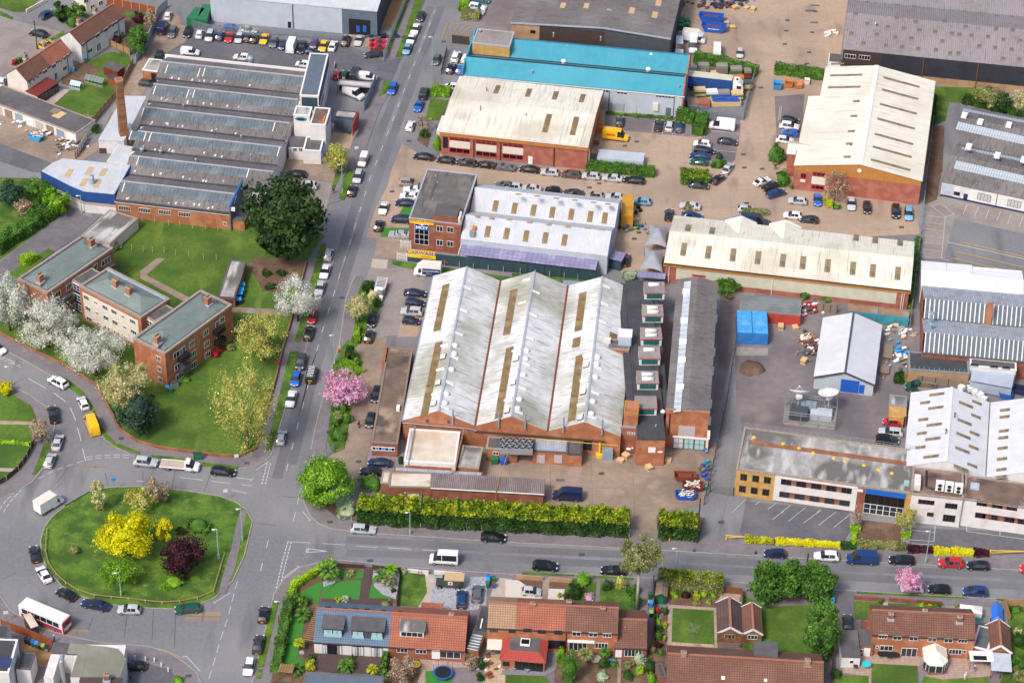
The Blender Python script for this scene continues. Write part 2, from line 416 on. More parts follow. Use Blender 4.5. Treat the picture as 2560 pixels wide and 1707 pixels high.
ribbon('kerb','kerb',NK,.115,.2)
sl('lawn','grass',NW_[::-1]+[(812,590),(770,560),(660,560),(560,545),(321,540),(300,556),(285,612),(200,640),(60,690),(-60,730)],.13)
for q in(T(31,560,320,640,370,760,470,850,600,920,780,980,860,1050,930,1280,1020,1270,1045,1050,967,960,902,897,792,842,642,752,524,622,424),T(31,1370,1045,1680,1072,1680,1098,1400,1078),T(31,1840,1112,2180,1145,2170,1172,1860,1145),T(32,310,100,390,100,302,480,252,640,135,1005,90,1000,190,600,270,250),T(22,350,1540,402,1555,482,1300,585,1010,640,652,590,660,500,980,400,1380)):
 sl('verge','rough_g',q,.16)
IK=[(162,1264),(225,1228),(274,1217),(356,1215),(466,1226),(548,1239),(587,1253),(615,1272),(631,1302),(611,1387),(581,1452),(535,1494),(502,1507),(439,1521),(356,1518),(274,1510),(236,1500),(192,1485),(154,1463),(118,1422),(104,1387),(101,1351),(110,1318),(129,1291)]
sl('island','rough_g',IK,.14)
ribbon('kerb','kerb',IK+IK[:2],.15,.2)
sl('footpath','pavement',T(41,2195,-10,2255,-10,2215,170,2190,290,2150,490,2060,745,1985,760,2040,560,2110,330,2160,100),.165)
SK=[(-60,1450),(0,1488),(25,1524),(52,1540),(96,1568),(186,1592),(260,1606),(370,1614),(425,1631),(466,1658),(494,1683),(512,1740)]
sl('pavement','pavement',SK+[(512,1830),(-200,1830),(-200,1450)],.10)
ribbon('kerb','kerb',SK,.115,.2)
sl('yard','gravel_tan',T(41,190,1180,470,1260,480,1420,330,1410,200,1290),.13)
sl('yard','asph_d',T(41,1150,1330,1560,1450,1640,1568,1180,1580),.12)
WK=[(-60,912),(0,946),(36,968),(74,987),(121,1020),(137,1060),(128,1110),(107,1170),(80,1204),(41,1228),(0,1248),(-60,1275)]
WF=T(31,-200,1400,0,1320,60,1285,170,1190,250,1080,315,940,335,860,330,700,280,590,150,520,100,470,-200,300)
sl('pavement','pavement',WK+WF,.10)
ribbon('kerb','kerb',WK,.115,.2)
sl('lawn','grass',WF+[(-150,900),(-150,1300)],.13)
sl('verge','rough_g',T(31,465,930,400,935,350,1090,290,1225,320,1225,395,1145,455,1015),.15)
sl('footpath','conc_t',T(31,-100,730,330,745,330,770,-100,765),.15)
sl('footpath','conc_p',T(31,-100,1160,160,1170,150,1200,-100,1190),.15)
EK=[(777,1124),(788,1069),(810,982),(848,860),(865,745),(881,701),(888,690)]
sl('pavement','pavement',EK+[(908,690),(895,760),(883,858),(845,980),(829,1014),(815,1119),(810,1127)],.10)
ribbon('kerb','kerb',EK,.115,.2)
sl('planting_bed','rough_g',T(22,950,1040,1060,1000,1130,1240,990,1460,950,1568,870,1568,900,1380,900,1200),.14)
sl('planting_bed','rough_g',T(32,830,0,960,0,900,70,975,200,870,640,805,990,720,1020,690,1010,650,900,690,560,700,230,790,60),.14)
CK=[(752,1234),(766,1269),(777,1291),(799,1309),(832,1322),(942,1333),(1280,1355),(1645,1374),(1958,1392),(2372,1414),(2640,1429)]
sl('pavement','pavement',CK+[(2640,1391)]+T(44,2334,395,2000,412,1270,372,660,342,0,312)+T(43,1700,270,1320,250,1070,235,0,185)+T(42,1500,150,980,100,750,60)+[(800,1270),(775,1230)],.10)
ribbon('kerb','kerb',CK,.115,.2)
sl('hedge_bed','soil',T(42,750,60,980,100,1500,150)+T(43,0,185,1070,235,1075,120,0,60)+T(42,1500,20,800,-60)+T(32,700,1480,560,1480),.12)
sl('hedge_bed','soil',T(43,1320,250,1700,270,1760,60,1320,40),.12)
HK=T(42,-40,1568,0,1420,152,812,160,760,250,620,400,510,680,437,1040,470,1300,502,1600,525,2334,575)+T(43,570,570,1110,602,1960,640)+T(44,600,715,800,727,1790,782,2334,808,2600,822)
sl('pavement','pavement',HK+[(2640,1900),(600,1900)],.10)
ribbon('kerb','kerb',HK,.115,.2)
for q in(T(42,152,812,212,816,122,1200,72,1415,5,1420),T(42,20,1440,60,1440,45,1525,0,1525),T(43,92,552,570,577,566,592,92,575),T(43,740,582,1110,606,1110,625,740,605),T(44,805,730,1790,782,1790,798,810,748),T(44,2085,795,2450,815,2450,832,2085,815)):
 sl('verge','rough_g',q,.16)
sl('pavement','pavement',T(12,1330,522,1380,380,1540,0,1600,-150,1440,-150,1390,0,1205,530),.10)
sl('verge','rough_g',T(12,1270,522,1325,518,1375,375,1455,190,1535,0,1560,-70,1470,-70,1370,250),.15)
sl('verge','rough_g',T(12,1205,525,1235,440,1390,20,1400,0,1370,0,1215,400),.15)
sl('pavement','pavement',T(12,1130,735,1230,735,1222,830,1132,1000,1062,1180,1000,1362,870,1620,760,1620,900,1300,920,1200,990,1020,1070,870),.10)
sl('verge','rough_g',T(12,1165,737,1228,737,1218,830,1120,880),.15)
sl('pavement','pavement',T(22,730,0,920,-60,880,90,832,200,765,262,650,300,690,200),.10)
sl('verge','rough_g',T(22,890,0,880,90,832,200,800,255,752,240,790,60,850,-40),.15)
sl('verge','rough_g',T(22,725,0,780,0,720,150,690,150),.15)
sl('yard','conc_t',[(1005,359),(1060,392),(1120,410),(1290,425),(1640,400),(1600,300),(1700,290),(1760,300),(1860,300),(1870,200),(1700,120),(1690,-40),(2125,-40),(2100,150),(2075,300),(1990,410),(2290,520),(2300,585),(2000,600),(1680,620),(1660,700),(1560,690),(1530,650),(1540,580),(1150,470),(1010,540),(960,600),(916,592),(940,518),(969,466),(977,430)],.02)
sl('yard','conc_t',T(13,740,1000,860,990,1640,1110,1640,1250,2000,1480,1540,1560,1200,1480,700,1400),.03)
sl('parking_bay','asph_y',T(13,850,1020,1660,1090,1800,1240,1640,1250,1270,1215,1060,1195,840,1150),.04)
sl('parking_bay','asph_y',T(13,1780,1080,2080,1090,2080,1220,2030,1460,2000,1480,1640,1460,1640,1300,1780,1240),.04)
sl('parking_bay','asph_y',T(14,60,880,330,860,310,1260,80,1300),.04)
sl('yard','conc_t',T(22,1270,195,1480,195,1420,700,1380,710,1110,600),.035)
sl('yard','conc_p',T(22,1060,790,1205,800,1190,880,1048,872),.035)
sl('yard','conc_b',T(22,1100,610,1400,640,1380,790,1080,780),.04)
sl('carpet','turf',T(22,1160,510,1400,510,1400,600,1130,590),.06)
sl('carpet','turf',T(22,1340,320,1440,320,1420,390,1300,390),.06)
sl('yard','pav_l',T(22,1040,870,1480,880,1560,1000,1490,1490,1200,1490,1190,1568,960,1568,990,1470,1130,1240,1180,1000,1000,1000),.03)
sl('yard','conc_t',T(22,1380,1130,1540,1130,1470,1500,1290,1500),.04)
sl('yard','conc_b',T(32,950,-20,1190,-20,1040,960,1000,1080,1000,1260,870,1260,690,1080,640,1070,810,990,870,640,975,200,900,70),.04)
sl('yard','conc_b',T(32,2080,1060)+T(33,0,1040,1400,1020,1880,960,1745,1500,1330,1568)+T(43,1322,250,1072,240,1085,0)+T(33,0,1500)+T(32,1600,1400,1600,1200),.04)
sl('grass_strip','rough_g',T(22,1240,800,1480,840,1740,870,2334,960,2334,1000,1480,900,1240,840),.05)
sl('grass_strip','rough_g',T(23,0,920,600,970,850,1010,850,1060,300,1040,0,990),.05)
sl('service_lane','asph_y',T(23,1900,1100,2070,1100,2020,1568)+T(33,2040,0,1800,1000,1780,1100,1900,0),.03)
sl('yard','asph_y',[(1835,745),(2280,700),(2300,1120),(1860,1090),(1840,1000)],.03)
sl('yard','conc_g',T(33,2050,60,2334,70,2334,140,2040,140),.04)
sl('soil_patch','soil',T(24,1460,0,1580,0,1540,250,1430,300),.05)
sl('soil_patch','soil',T(14,1480,1150,1610,1150,1590,1568,1450,1568),.05)
sl('lawn','grass',T(14,1500,790,1870,800,2120,870,1900,950,1660,930,1500,900),.06)
sl('grass_strip','rough_g',T(14,1490,900,1650,930,1620,1100,1480,1160),.06)
sl('parking_bay','pav_l',T(24,1450,250,1600,220,2450,390,2450,590,1700,420,1610,790,1400,790),.02)
sl('car_park','asph_d',T(34,-200,1470,860,1560)+T(44,740,0,750,180,660,330,-150,310,-260,200),.03)
sl('car_park','asph_d',T(44,1290,150,2450,200,2450,390,1290,360),.03)
sl('planting_bed','soil',T(44,855,80,1215,120,1215,290,800,270),.05)
sl('lane','asphalt',T(33,2060,600,2000,1300,1930,1568)+T(43,1860,330,1680,300)+T(33,1780,1500,1850,1150,1960,650),.03)
sl('yard','asph_d',T(11,1720,330,2334,400)+T(12,500,420,850,410,1180,560,1330,520,1240,735,700,730,300,700)+T(11,2334,600,1480,500),.02)
sl('lane','conc_b',T(11,1520,70,1640,150,1730,330,1680,390,1480,500,1300,880,1000,1300,760,1460,680,1440,900,1280,1130,760,1250,570,1420,340),.03)
sl('yard','conc_b',T(11,-200,960,0,1000,780,1240,690,1450,480,1500,0,1310,-200,1240),.03)
sl('road_lane','asph_d',T(11,-250,1210,0,1310,480,1490,370,1568,300,1568,0,1470,-250,1360),.05)
sl('road_lane','pav_l',T(11,-250,100,0,150,300,230,580,280,540,330,350,520,0,700,-250,800),.02)
sl('lawn','grass',T(11,-250,-100,420,-100,250,110,120,110,0,70,-250,30),.1)
sl('verge','rough_g',T(11,0,100,120,160,110,180,0,140),.08)
sl('verge','rough_g',T(11,580,280,590,320,470,370,450,360),.08)
sl('footpath','pavement',T(11,0,60,330,230,560,290,570,280,330,180,130,100),.07)
sl('lawn','grass',T(11,800,560,1010,470,1170,500,1190,560,1060,740,1060,830,900,1080,760,1060,520,990,470,960,660,820,720,640),.1)
sl('soil_patch','soil',T(11,560,640,780,560,930,640,700,800,560,760),.12)
sl('footpath','conc_p',T(11,480,800,640,820,480,960,400,920),.13)
sl('garden','soil',T(11,950,40,1420,120,1400,230,1130,500,930,360,1130,160),.09)
sl('garden','rough_g',T(11,1130,110,1410,120,1400,160,1180,170),.11)
sl('yard','asphalt_drive',T(21,-200,900,0,820,640,330,860,430,980,330,700,610,500,720,450,690,60,930,-200,1000),.06)
sl('garden','rough_g',T(21,-200,830,0,800,640,330,380,60,0,50,-200,50),.05)
sl('lawn','grass',T(21,60,930,440,695,500,720,170,970,30,980),.15)
sl('footpath','conc_b',T(21,1275,905,1430,785,1505,790,1335,940,1740,1150,1700,1190,1280,970),.16)
sl('footpath','conc_b',T(21,2110,1230,2334,1240)+T(22,300,1260,290,1310)+T(21,2334,1290,2110,1275),.16)
sl('soil_patch','soil',T(22,0,780,460,800,400,960,220,1100,60,1080,0,960)+T(21,2250,850),.16)
sl('yard','conc_b',T(12,300,1400,640,1480,850,1480,740,1568)+T(22,680,200,640,360,520,380,230,80,250,0),.04)
sl('yard','pav_l',T(22,440,80,700,100,640,360,530,330),.06)
sl('yard','conc_t',T(12,700,1210,900,1220,860,1360,660,1330),.05)
sl('yard','conc_t',T(12,860,320,1040,320,1030,430,860,420),.05)
sl('yard','gravel_tan',T(12,1240,0,1370,0,1260,240,1140,230),.05)
sl('car_park','asph_y',T(12,1900,-60,2500,-60,2300,300,2090,280,2080,200,1850,190),.03)
sl('lawn','grass',T(12,1590,900,1750,915,1700,1090,1540,1100),.1)
sl('planting_bed','soil',T(12,1500,1190,1600,1210,1560,1340,1470,1280),.1)
# painted markings (parts of the road, the car parks)
_quad=MB().box(-.5,.5,-.5,.5,0,.006).mesh('marking')
def mark(a,b,w,m='paint_white',z=.012,par=None):
 a=P(a,z);b=P(b,z)
 o=link('marking',_quad,par or ROAD,M[m])
 d=b-a
 o.location=(a+b)/2;o.rotation_euler=(0,0,math.atan2(d.y,d.x));o.scale=(d.length,w,1)
 return o
def dsh(pl,on,off,w,m='paint_white',z=.012,par=None):
 q=[P(a,z)for a in pl]
 seg=[(q[i+1]-q[i]).length for i in range(len(q)-1)]
 tot=sum(seg)
 def at(s):
  for i,l in enumerate(seg):
   if s<=l or i==len(seg)-1:return q[i]+(q[i+1]-q[i])*(s/l)
   s-=l
 s=0
 while s+on<=tot+.01:
  a,b=at(s),at(s+on)
  o=link('marking',_quad,par or ROAD,M[m])
  d=b-a
  o.location=(a+b)/2;o.rotation_euler=(0,0,math.atan2(d.y,d.x));o.scale=(d.length,w,1)
  s+=on+off
dsh(T(12,1635,90,1095,1485)+T(22,1038,62,583,1515)+T(32,463,455,254,1275),2.1,4.05,.13)
for q in(T(42,112,268,95,333),T(42,58,475,42,545),T(42,360,10,340,90)):mark(q[0],q[1],.13)
dsh(T(41,2165,640,2140,720,2080,960,2010,1170,1925,1465,1890,1568),2.,1.2,.12)
for dx in(0,32):
 dsh(T(42,290+dx,280-dx*.05,235+dx,480,185+dx,705),.6,.3,.2)
 dsh(T(32,55+dx,1310,105+dx,1105),.6,.3,.2)
mark(*T(42,288,277,322,280),.15);mark(*T(42,325,280,495,288),.12)
for q in(T(42,602,294,812,308),T(42,912,318,1108,330),T(42,1202,335,1415,347),T(42,1522,352,1720,362)):mark(q[0],q[1],.12)
for q in(T(42,470,340,645,365),T(42,460,376,645,365),T(42,480,338,468,376),T(42,465,340,456,376)):mark(q[0],q[1],.16)
for q in(T(42,245,610,390,505),T(42,375,498,400,512),T(42,425,0,492,82),T(42,480,88,503,74),T(41,1955,832,2100,742),T(41,1945,825,1962,842),T(41,1660,1330,1700,1320),T(41,1700,1320,1825,1460),T(32,0,1185,108,1108),T(32,395,1415,375,1500),T(22,405,1555,455,1562)):mark(q[0],q[1],.13)
for dx in(0,22):
 dsh(T(31,785,1090-dx*1.,900,1073-dx,1060,1066-dx,1230,1072-dx),1.2,.5,.14)
dsh(T(31,350,1260,480,1195,600,1150,780,1095),1.2,.8,.14)
for dx in(0,45):
 dsh(T(31,30+dx*.6,1568,90+dx*.8,1475,210+dx*.1,1345)if dx==0 else T(31,0,1540,60,1450,170,1360),1.,.5,.15)
for q in(T(31,258,350,420,440),T(31,490,478,600,562),T(31,642,615,690,732),T(31,705,797,740,920),T(31,752,985,780,1098),T(31,1245,1283,1310,1288),T(31,1640,1250,1850,1275),T(31,1930,1285,2100,1305),T(31,2150,1250,2290,1270),T(31,2200,1315,2300,1325),T(31,2110,1365,2250,1395),T(31,2310,1255,2280,1285),T(31,150,235,185,228),T(31,175,245,190,252),T(31,205,210,222,202),T(31,115,212,135,225)):mark(q[0],q[1],.14)
def flat_text(name,s,size,loc,rot,m,par,bold=.0,ext=.004,align='CENTER',xs=1.):
 cu=bpy.data.curves.new(name,'FONT');cu.body=s;cu.size=size;cu.align_x=align;cu.align_y='CENTER'
 cu.extrude=ext;cu.offset=bold
 tmp=bpy.data.objects.new('tmp',cu)
 me=bpy.data.meshes.new_from_object(tmp)
 bpy.data.objects.remove(tmp);bpy.data.curves.remove(cu)
 o=link(name,me,par,M[m]);o.location=loc;o.rotation_euler=rot;o.scale=(xs,1,1)
 return o
_a=PT(31,55,180,.012)
flat_text('marking','BUS STOP',1.5,_a,(0,0,hdg(t(31,55,180),(95,55))),'paint_white',ROAD,xs=.62)
dsh(T(41,350,1060,660,1165,950,1215),1.2,.25,.1,'paint_yellow');mark(*T(41,1350,1238,1500,1262),.12,'paint_yellow');mark(*T(41,1500,1262,1650,1335),.12,'paint_yellow')
for q in(T(41,1400,900,1385,1180),T(41,1160,960,1130,1150),T(41,850,960,790,1120),T(41,1600,940,1590,1240),T(31,560,1300,500,1360),T(31,960,1210,990,1340),T(31,520,1300,620,1160),T(31,1600,1180,1570,1340),T(31,1920,1220,1860,1380),T(41,20,620,150,560),T(41,0,1000,60,900),T(31,1300,1200,1310,1330),T(12,1620,300,1490,600),T(22,900,560,760,980),T(42,0,110,180,130),T(32,230,1420,420,1440)):mark(q[0],q[1],.09,'bitumen',z=.009)
for q in(T(12,1690,60,1200,1370)+T(22,1010,330,640,1500)+T(32,530,300,330,1130),T(12,1590,60,1020,1500)+T(22,960,120,560,1450)+T(32,400,500,190,1260),T(42,820,380,1500,400)+T(43,0,440,1000,490)+T(44,700,600,2400,690),T(42,820,260,1500,300)+T(43,0,350,1300,410)+T(44,300,500,2400,590)):ribbon('road_wear','road_wear',q,.006,1.9,.004)
for q in(T(44,40,75,145,0),T(44,185,93,300,0),T(44,322,110,470,0),T(44,462,128,620,8),T(44,598,148,755,25),T(34,0,1540,75,1485),T(34,120,1568,205,1505),T(34,285,1568,343,1525),T(34,450,1568,482,1543),T(33,2010,1568,2130,1450),T(33,2215,1500,2265,1470),T(44,1290,170,1520,195),T(44,1525,135,1512,275),T(44,1290,260,1512,275),T(44,1290,296,1512,306),T(44,1812,135,1812,185),T(44,1812,185,2334,255),T(44,2117,160,2113,222)):
 mark(q[0],q[1],.11,z=.11)
for y in(395,457,517,578,640,702,768):mark(*T(24,1440-(y-395)*.1,y,1617-(y-395)*.1,y+22),.11,z=.11)
for q in(T(24,1617,410,1580,790),T(24,1617,410,1700,385),T(24,1700,385,1578,285),T(24,1578,285,1495,312),T(24,1495,312,1617,410),T(24,1580,790,1650,808),T(24,1815,295,1780,385),T(24,1918,318,1882,405),T(24,2015,340,1982,428),T(24,2120,362,2085,448),T(24,2215,388,2185,475),T(24,2322,410,2288,500)):
 mark(q[0],q[1],.12,z=.11)
for q in(T(24,1750,638,2400,790),T(24,1728,730,2400,885),T(24,1673,783,2105,883)):mark(q[0],q[1],.25,'paint_yellow',z=.11)
mark(*T(24,1640,640,2400,808),.22,z=.11)
for q in(T(13,1300,1100,1275,1210),T(13,1392,1115,1368,1222),T(13,1487,1125,1463,1230),T(13,1578,1135,1556,1243),T(13,1775,1185,2080,1222),T(13,1640,1350,2040,1388),T(14,110,970,95,1100),T(14,125,970,110,1090)):mark(q[0],q[1],.12,z=.11)
for i in range(9):
 mark(t(12,1740+i*60,212+i*6),t(12,1700+i*34,345-i*2),.1,'paint_yellow',z=.11)
for q in(T(12,1752,212,2280,262),T(12,1752,212,1697,345),T(12,1697,345,1960,350)):mark(q[0],q[1],.12,'paint_yellow',z=.12)
for q in(T(12,1835,560,1800,690),T(12,1665,770,1760,780),T(12,2040,20,2140,35),T(12,2085,75,2130,80)):mark(q[0],q[1],.11,z=.11)
_cov=MB().box(-.5,.5,-.35,.35,0,.012).mesh('drain_cover')
for c,x,y in((13,1140,1292),(13,1030,1330),(13,2110,1408),(13,2118,1528),(13,2280,1540),(13,2270,800),(14,177,186),(14,168,282),(14,153,403),(14,375,478),(14,356,582),(14,430,105),(14,402,296),(24,1217,503),(23,2140,285),(23,795,105),(23,705,142),(22,1240,178),(42,1038,450),(43,635,395),(43,1905,100),(33,815,1215),(32,935,1105),(22,785,1145),(12,1710,380),(12,1395,1285),(23,1115,608),(41,1720,1500),(42,675,100),(31,1105,895),(31,2250,1120)):
 o=link('drain_cover',_cov,ROAD,'steel');o.location=PT(c,x,y,.11 if(c,x)in((42,675),(31,1105),(31,2250),(41,1720))else .1);o.rotation_euler=(0,0,.1)
for c,x,y,w,h in((14,428,52,2.2,1.),(14,385,100,2.4,1.3),(14,420,207,1.8,1.),(33,440,1275,1.6,.9),(31,870,1150,4,1.),(41,1850,960,6,3.5),(41,700,1100,4,1.5)):
 o=link('road_patch',_cov,ROAD,M['conc_b' if c in(31,41)else 'asph_d']);o.location=PT(c,x,y,.09 if c in(14,33)else .015);o.scale=(w,h,1)
# BUILDING KIT
class B:
 def __init__(s,name,label,cat,A,Bp,C,z,group=None,base=0.,L=None,D=None):
  a,b,c=P(A,z),P(Bp,z),P(C,z)
  u=b-a;s.L=L or u.length;u.normalize()
  v=Vector((-u.y,u.x,0));s.D=D or(c-a).dot(v)
  s.H=z;s.O=Vector((a.x,a.y,base));s.rz=math.atan2(u.y,u.x)
  s.root=emp(name,s.O,s.rz,label,cat,group)
  s.inv=Matrix.Rotation(-s.rz,3,'Z');s.rot=Matrix.Rotation(s.rz,3,'Z')
  s.base=base
 def loc(s,p,z):
  q=s.inv@(P(p,z)-Vector((s.O.x,s.O.y,z)));return q.x,q.y
 def lr(s,p):
  o=s.inv@(Vector((0,0,CAMH))-s.O);d=s.inv@ray(p);return o,d
 def wp(s,face,p,off=0.):
  o,d=s.lr(p)
  if face=='S':k=(off-o.y)/d.y
  elif face=='N':k=(s.D+off-o.y)/d.y
  elif face=='W':k=(off-o.x)/d.x
  else:k=(s.L+off-o.x)/d.x
  q=o+d*k
  return(q.x if face in 'SN' else q.y),q.z
 def plp(s,p,p0,n):
  o,d=s.lr(p);p0=Vector(p0);n=Vector(n)
  return o+d*((p0-o).dot(n)/d.dot(n))
 def put(s,name,mb,m,par=None,smooth=False):
  return mb.bd(name,M[m]if isinstance(m,str)else m,par or s.root,smooth)
 def box(s,name,m,x0,x1,y0,y1,z0,z1,par=None):
  return s.put(name,MB().box(x0,x1,y0,y1,z0,z1),m,par)
 def wl(s,m,z1,x0=0,x1=None,y0=0,y1=None,name='wall',z0=-.05):
  x1=s.L if x1 is None else x1;y1=s.D if y1 is None else y1
  return s.box(name,m,x0,x1,y0,y1,z0,z1)
 def flat(s,m,z,x0=0,x1=None,y0=0,y1=None,edge='stone',par=.25,w=.3,name='roof'):
  x1=s.L if x1 is None else x1;y1=s.D if y1 is None else y1
  r=s.box(name,m,x0+w,x1-w,y0+w,y1-w,z-.1,z+.05)
  if par:
   h=z+par
   mb=MB();e=.06
   mb.box(x0-e,x1+e,y0-e,y0+w,z-.12,h);mb.box(x0-e,x1+e,y1-w,y1+e,z-.12,h)
   mb.box(x0-e,x0+w,y0+w,y1-w,z-.12,h);mb.box(x1-w,x1+e,y0+w,y1-w,z-.12,h)
   s.put('parapet',mb,edge)
  return r
 def gable(s,m,z0,rise,axis='x',x0=0,x1=None,y0=0,y1=None,over=.3,th=.15,wall=None,frac=.5,ridge=None,name='roof',hipped=0.,verge=None):
  x1=s.L if x1 is None else x1;y1=s.D if y1 is None else y1
  if axis=='x':
   tr=lambda a,b,z:(a,b,z);a0,a1,b0,b1=x0,x1,y0,y1
  else:
   tr=lambda a,b,z:(b,a,z);a0,a1,b0,b1=y0,y1,x0,x1
  bm=b0+(b1-b0)*frac
  sl0=rise/(bm-b0);sl1=rise/(b1-bm)
  if wall:
   for aa in(a0,a1-.2):
    mb=MB();vs=[tr(aa,b0,z0),tr(aa,b1,z0),tr(aa,bm,z0+rise),tr(aa+.2,b0,z0),tr(aa+.2,b1,z0),tr(aa+.2,bm,z0+rise)]
    mb.raw(vs,[(0,1,2),(5,4,3),(0,3,4,1),(1,4,5,2),(2,5,3,0)])
    s.put('gable_wall',mb,wall)
  mb=MB();e0,e1=a0-over,a1+over;h=hipped
  zl,zh=z0-over*sl0,z0-over*sl1
  pr0,pr1=(e0+h,bm,z0+rise),(e1-h,bm,z0+rise)
  top=[(e0,b0-over,zl),(e1,b0-over,zl),pr1,pr0,(e0,b1+over,zh),(e1,b1+over,zh)]
  vs=[tr(q[0],q[1],q[2]+th)for q in top]+[tr(*q)for q in top]
  fs=[(0,1,2,3),(3,2,5,4),(6,9,8,7),(9,10,11,8),(0,6,7,1),(4,5,11,10)]
  fs+=[(0,3,9,6),(3,4,10,9),(1,7,8,2),(2,8,11,5)]if not h else[(0,3,4),(1,5,2),(0,4,10,6),(1,7,11,5)]
  mb.raw(vs,fs)
  s.roof=s.put(name,mb,m)
  bmq=s.roof.data
  bm_=bmesh.new();bm_.from_mesh(bmq);bmesh.ops.recalc_face_normals(bm_,faces=bm_.faces);bm_.to_mesh(bmq);bm_.free()
  if ridge:s.put('ridge',MB().bar(tr(*pr0[:2],pr0[2]+th+.02),tr(*pr1[:2],pr1[2]+th+.02),.4,.12),ridge,s.roof)
  if verge:
   for aa in(e0-.03,e1+.03):
    mb=MB();mb.bar(tr(aa,b0-over,zl+.02),tr(aa,bm,z0+rise+.02),.1,.4);mb.bar(tr(aa,b1+over,zh+.02),tr(aa,bm,z0+rise+.02),.1,.4)
    s.put('bargeboard',mb,verge,s.roof)
  n0=(0,-sl0,1)if axis=='x' else(-sl0,0,1)
  n1=(0,sl1,1)if axis=='x' else(sl1,0,1)
  p=tr((a0+a1)/2,bm,z0+rise+th)
  return(p,n0),(p,n1)
 def ons(s,plane,ps,w,l,m,name='rooflight',th=.06,lift=.0,par=None,along='x'):
  p0,n=plane;nn=Vector(n).normalized()
  rx=Vector((1,0,0))if abs(nn.x)<1e-6 else Vector((0,1,0))
  if abs(nn.x)<1e-6 and abs(nn.y)<1e-6:rx=Vector((1,0,0))if along=='x' else Vector((0,1,0))
  sy=nn.cross(rx).normalized()
  me=cch(('osl',round(w,3),round(l,3),round(th,3)),lambda:MB().box(-w/2,w/2,-l/2,l/2,-.02,th).mesh(name))
  out=[]
  for p in ps:
   q=s.plp(p,p0,n)
   o=link(name,me,par or s.root,M[m])
   mt=Matrix((rx,sy,nn)).transposed().to_4x4();mt.translation=q+nn*lift
   o.matrix_local=mt
   out.append(o)
  return out
 def face_m(s,face,off=0.):
  if face=='S':return Matrix(((1,0,0),(0,0,1),(0,-1,0))).transposed().to_4x4(),lambda a,z:(a,off,z)
  if face=='N':return Matrix(((-1,0,0),(0,0,1),(0,1,0))).transposed().to_4x4(),lambda a,z:(a,s.D+off,z)
  if face=='W':return Matrix(((0,-1,0),(0,0,1),(-1,0,0))).transposed().to_4x4(),lambda a,z:(off,a,z)
  return Matrix(((0,1,0),(0,0,1),(1,0,0))).transposed().to_4x4(),lambda a,z:(s.L+off,a,z)
 def wn(s,face,a,z,w,h,frame='upvc',pane='glass',cols=2,rows=1,off=0.,fw=.07,name='window',px=None,par=None,sil=None):
  if px is not None:a,z=s.wp(face,px,off)
  key=('win',round(w,2),round(h,2),cols,rows,fw)
  def mk():
   mb=MB()
   mb.box(-w/2,w/2,-h/2,-h/2+fw,.0,.07);mb.box(-w/2,w/2,h/2-fw,h/2,.0,.07)
   mb.box(-w/2,-w/2+fw,-h/2+fw,h/2-fw,.0,.07);mb.box(w/2-fw,w/2,-h/2+fw,h/2-fw,.0,.07)
   for i in range(1,cols):
    x=-w/2+w*i/cols;mb.box(x-fw/2,x+fw/2,-h/2+fw,h/2-fw,.0,.06)
   for i in range(1,rows):
    y=-h/2+h*i/rows;mb.box(-w/2+fw,w/2-fw,y-fw/2,y+fw/2,.0,.055)
   return mb.mesh('window')
  me=cch(key,mk)
  mt,f=s.face_m(face,off)
  o=link(name,me,par or s.root,M[frame])
  m4=mt.copy();m4.translation=Vector(f(a,z));o.matrix_local=m4
  pm=cch(('pane',round(w,2),round(h,2)),lambda:MB().box(-w/2+.02,w/2-.02,-h/2+.02,h/2-.02,.004,.03).mesh('pane'))
  if par is None or par==s.root:
   link('pane',pm,o,M[pane])
  return o
 def pn(s,face,a,z,w,h,m,name='panel',off=0.,th=.06,px=None,par=None):
  if px is not None:a,z=s.wp(face,px,off)
  me=cch(('pnl',round(w,2),round(h,2),th),lambda:MB().box(-w/2,w/2,-h/2,h/2,.0,th).mesh(name))
  mt,f=s.face_m(face,off)
  o=link(name,me,par or s.root,M[m])
  m4=mt.copy();m4.translation=Vector(f(a,z));o.matrix_local=m4
  return o
 def text(s,face,p,txt,size,m,off=.07,bold=.0,xs=1.,par=None,shear=0):
  off=-abs(off);a,z=s.wp(face,p,off)
  o=flat_text('lettering',txt,size,(0,0,0),(0,0,0),m,par or s.root,bold,xs=1.)
  mt,f=s.face_m(face,off)
  m4=mt.copy()@Matrix.Diagonal((xs,1,1,1));m4.translation=Vector(f(a,z));o.matrix_local=m4
  return o
 def chm(s,p,z,w=.9,d=.6,h=1.6,m='bri_b',pots=2,flash=True,par=None):
  x,y=s.loc(p,z)
  c=s.box('chimney',m,x-w/2,x+w/2,y-d/2,y+d/2,z-1.,z+h,par)
  s.put('cap',MB().box(x-w/2-.05,x+w/2+.05,y-d/2-.05,y+d/2+.05,z+h-.14,z+h+.03),'stone',c)
  for i in range(pots):
   s.put('chimney_pot',MB().tube((x+(i-(pots-1)/2)*w/(pots+.2),y,z+h+.02),(x+(i-(pots-1)/2)*w/(pots+.2),y,z+h+.4),.13,.1),'bri_o',c)
  if flash:s.put('flashing',MB().box(x-w/2-.18,x+w/2+.18,y-d/2-.25,y+d/2+.1,z-.3,z+.12),'lead',c)
  return c
 def vent(s,p,z,r=.18,h=1.,m='metal',name='vent_pipe',cowl=True):
  x,y=s.loc(p,z)
  mb=MB().tube((x,y,z-.4),(x,y,z+h),r,r,10)
  if cowl:mb.tube((x,y,z+h),(x,y,z+h+.2),r*1.7,r*.5,10)
  return s.put(name,mb,m)
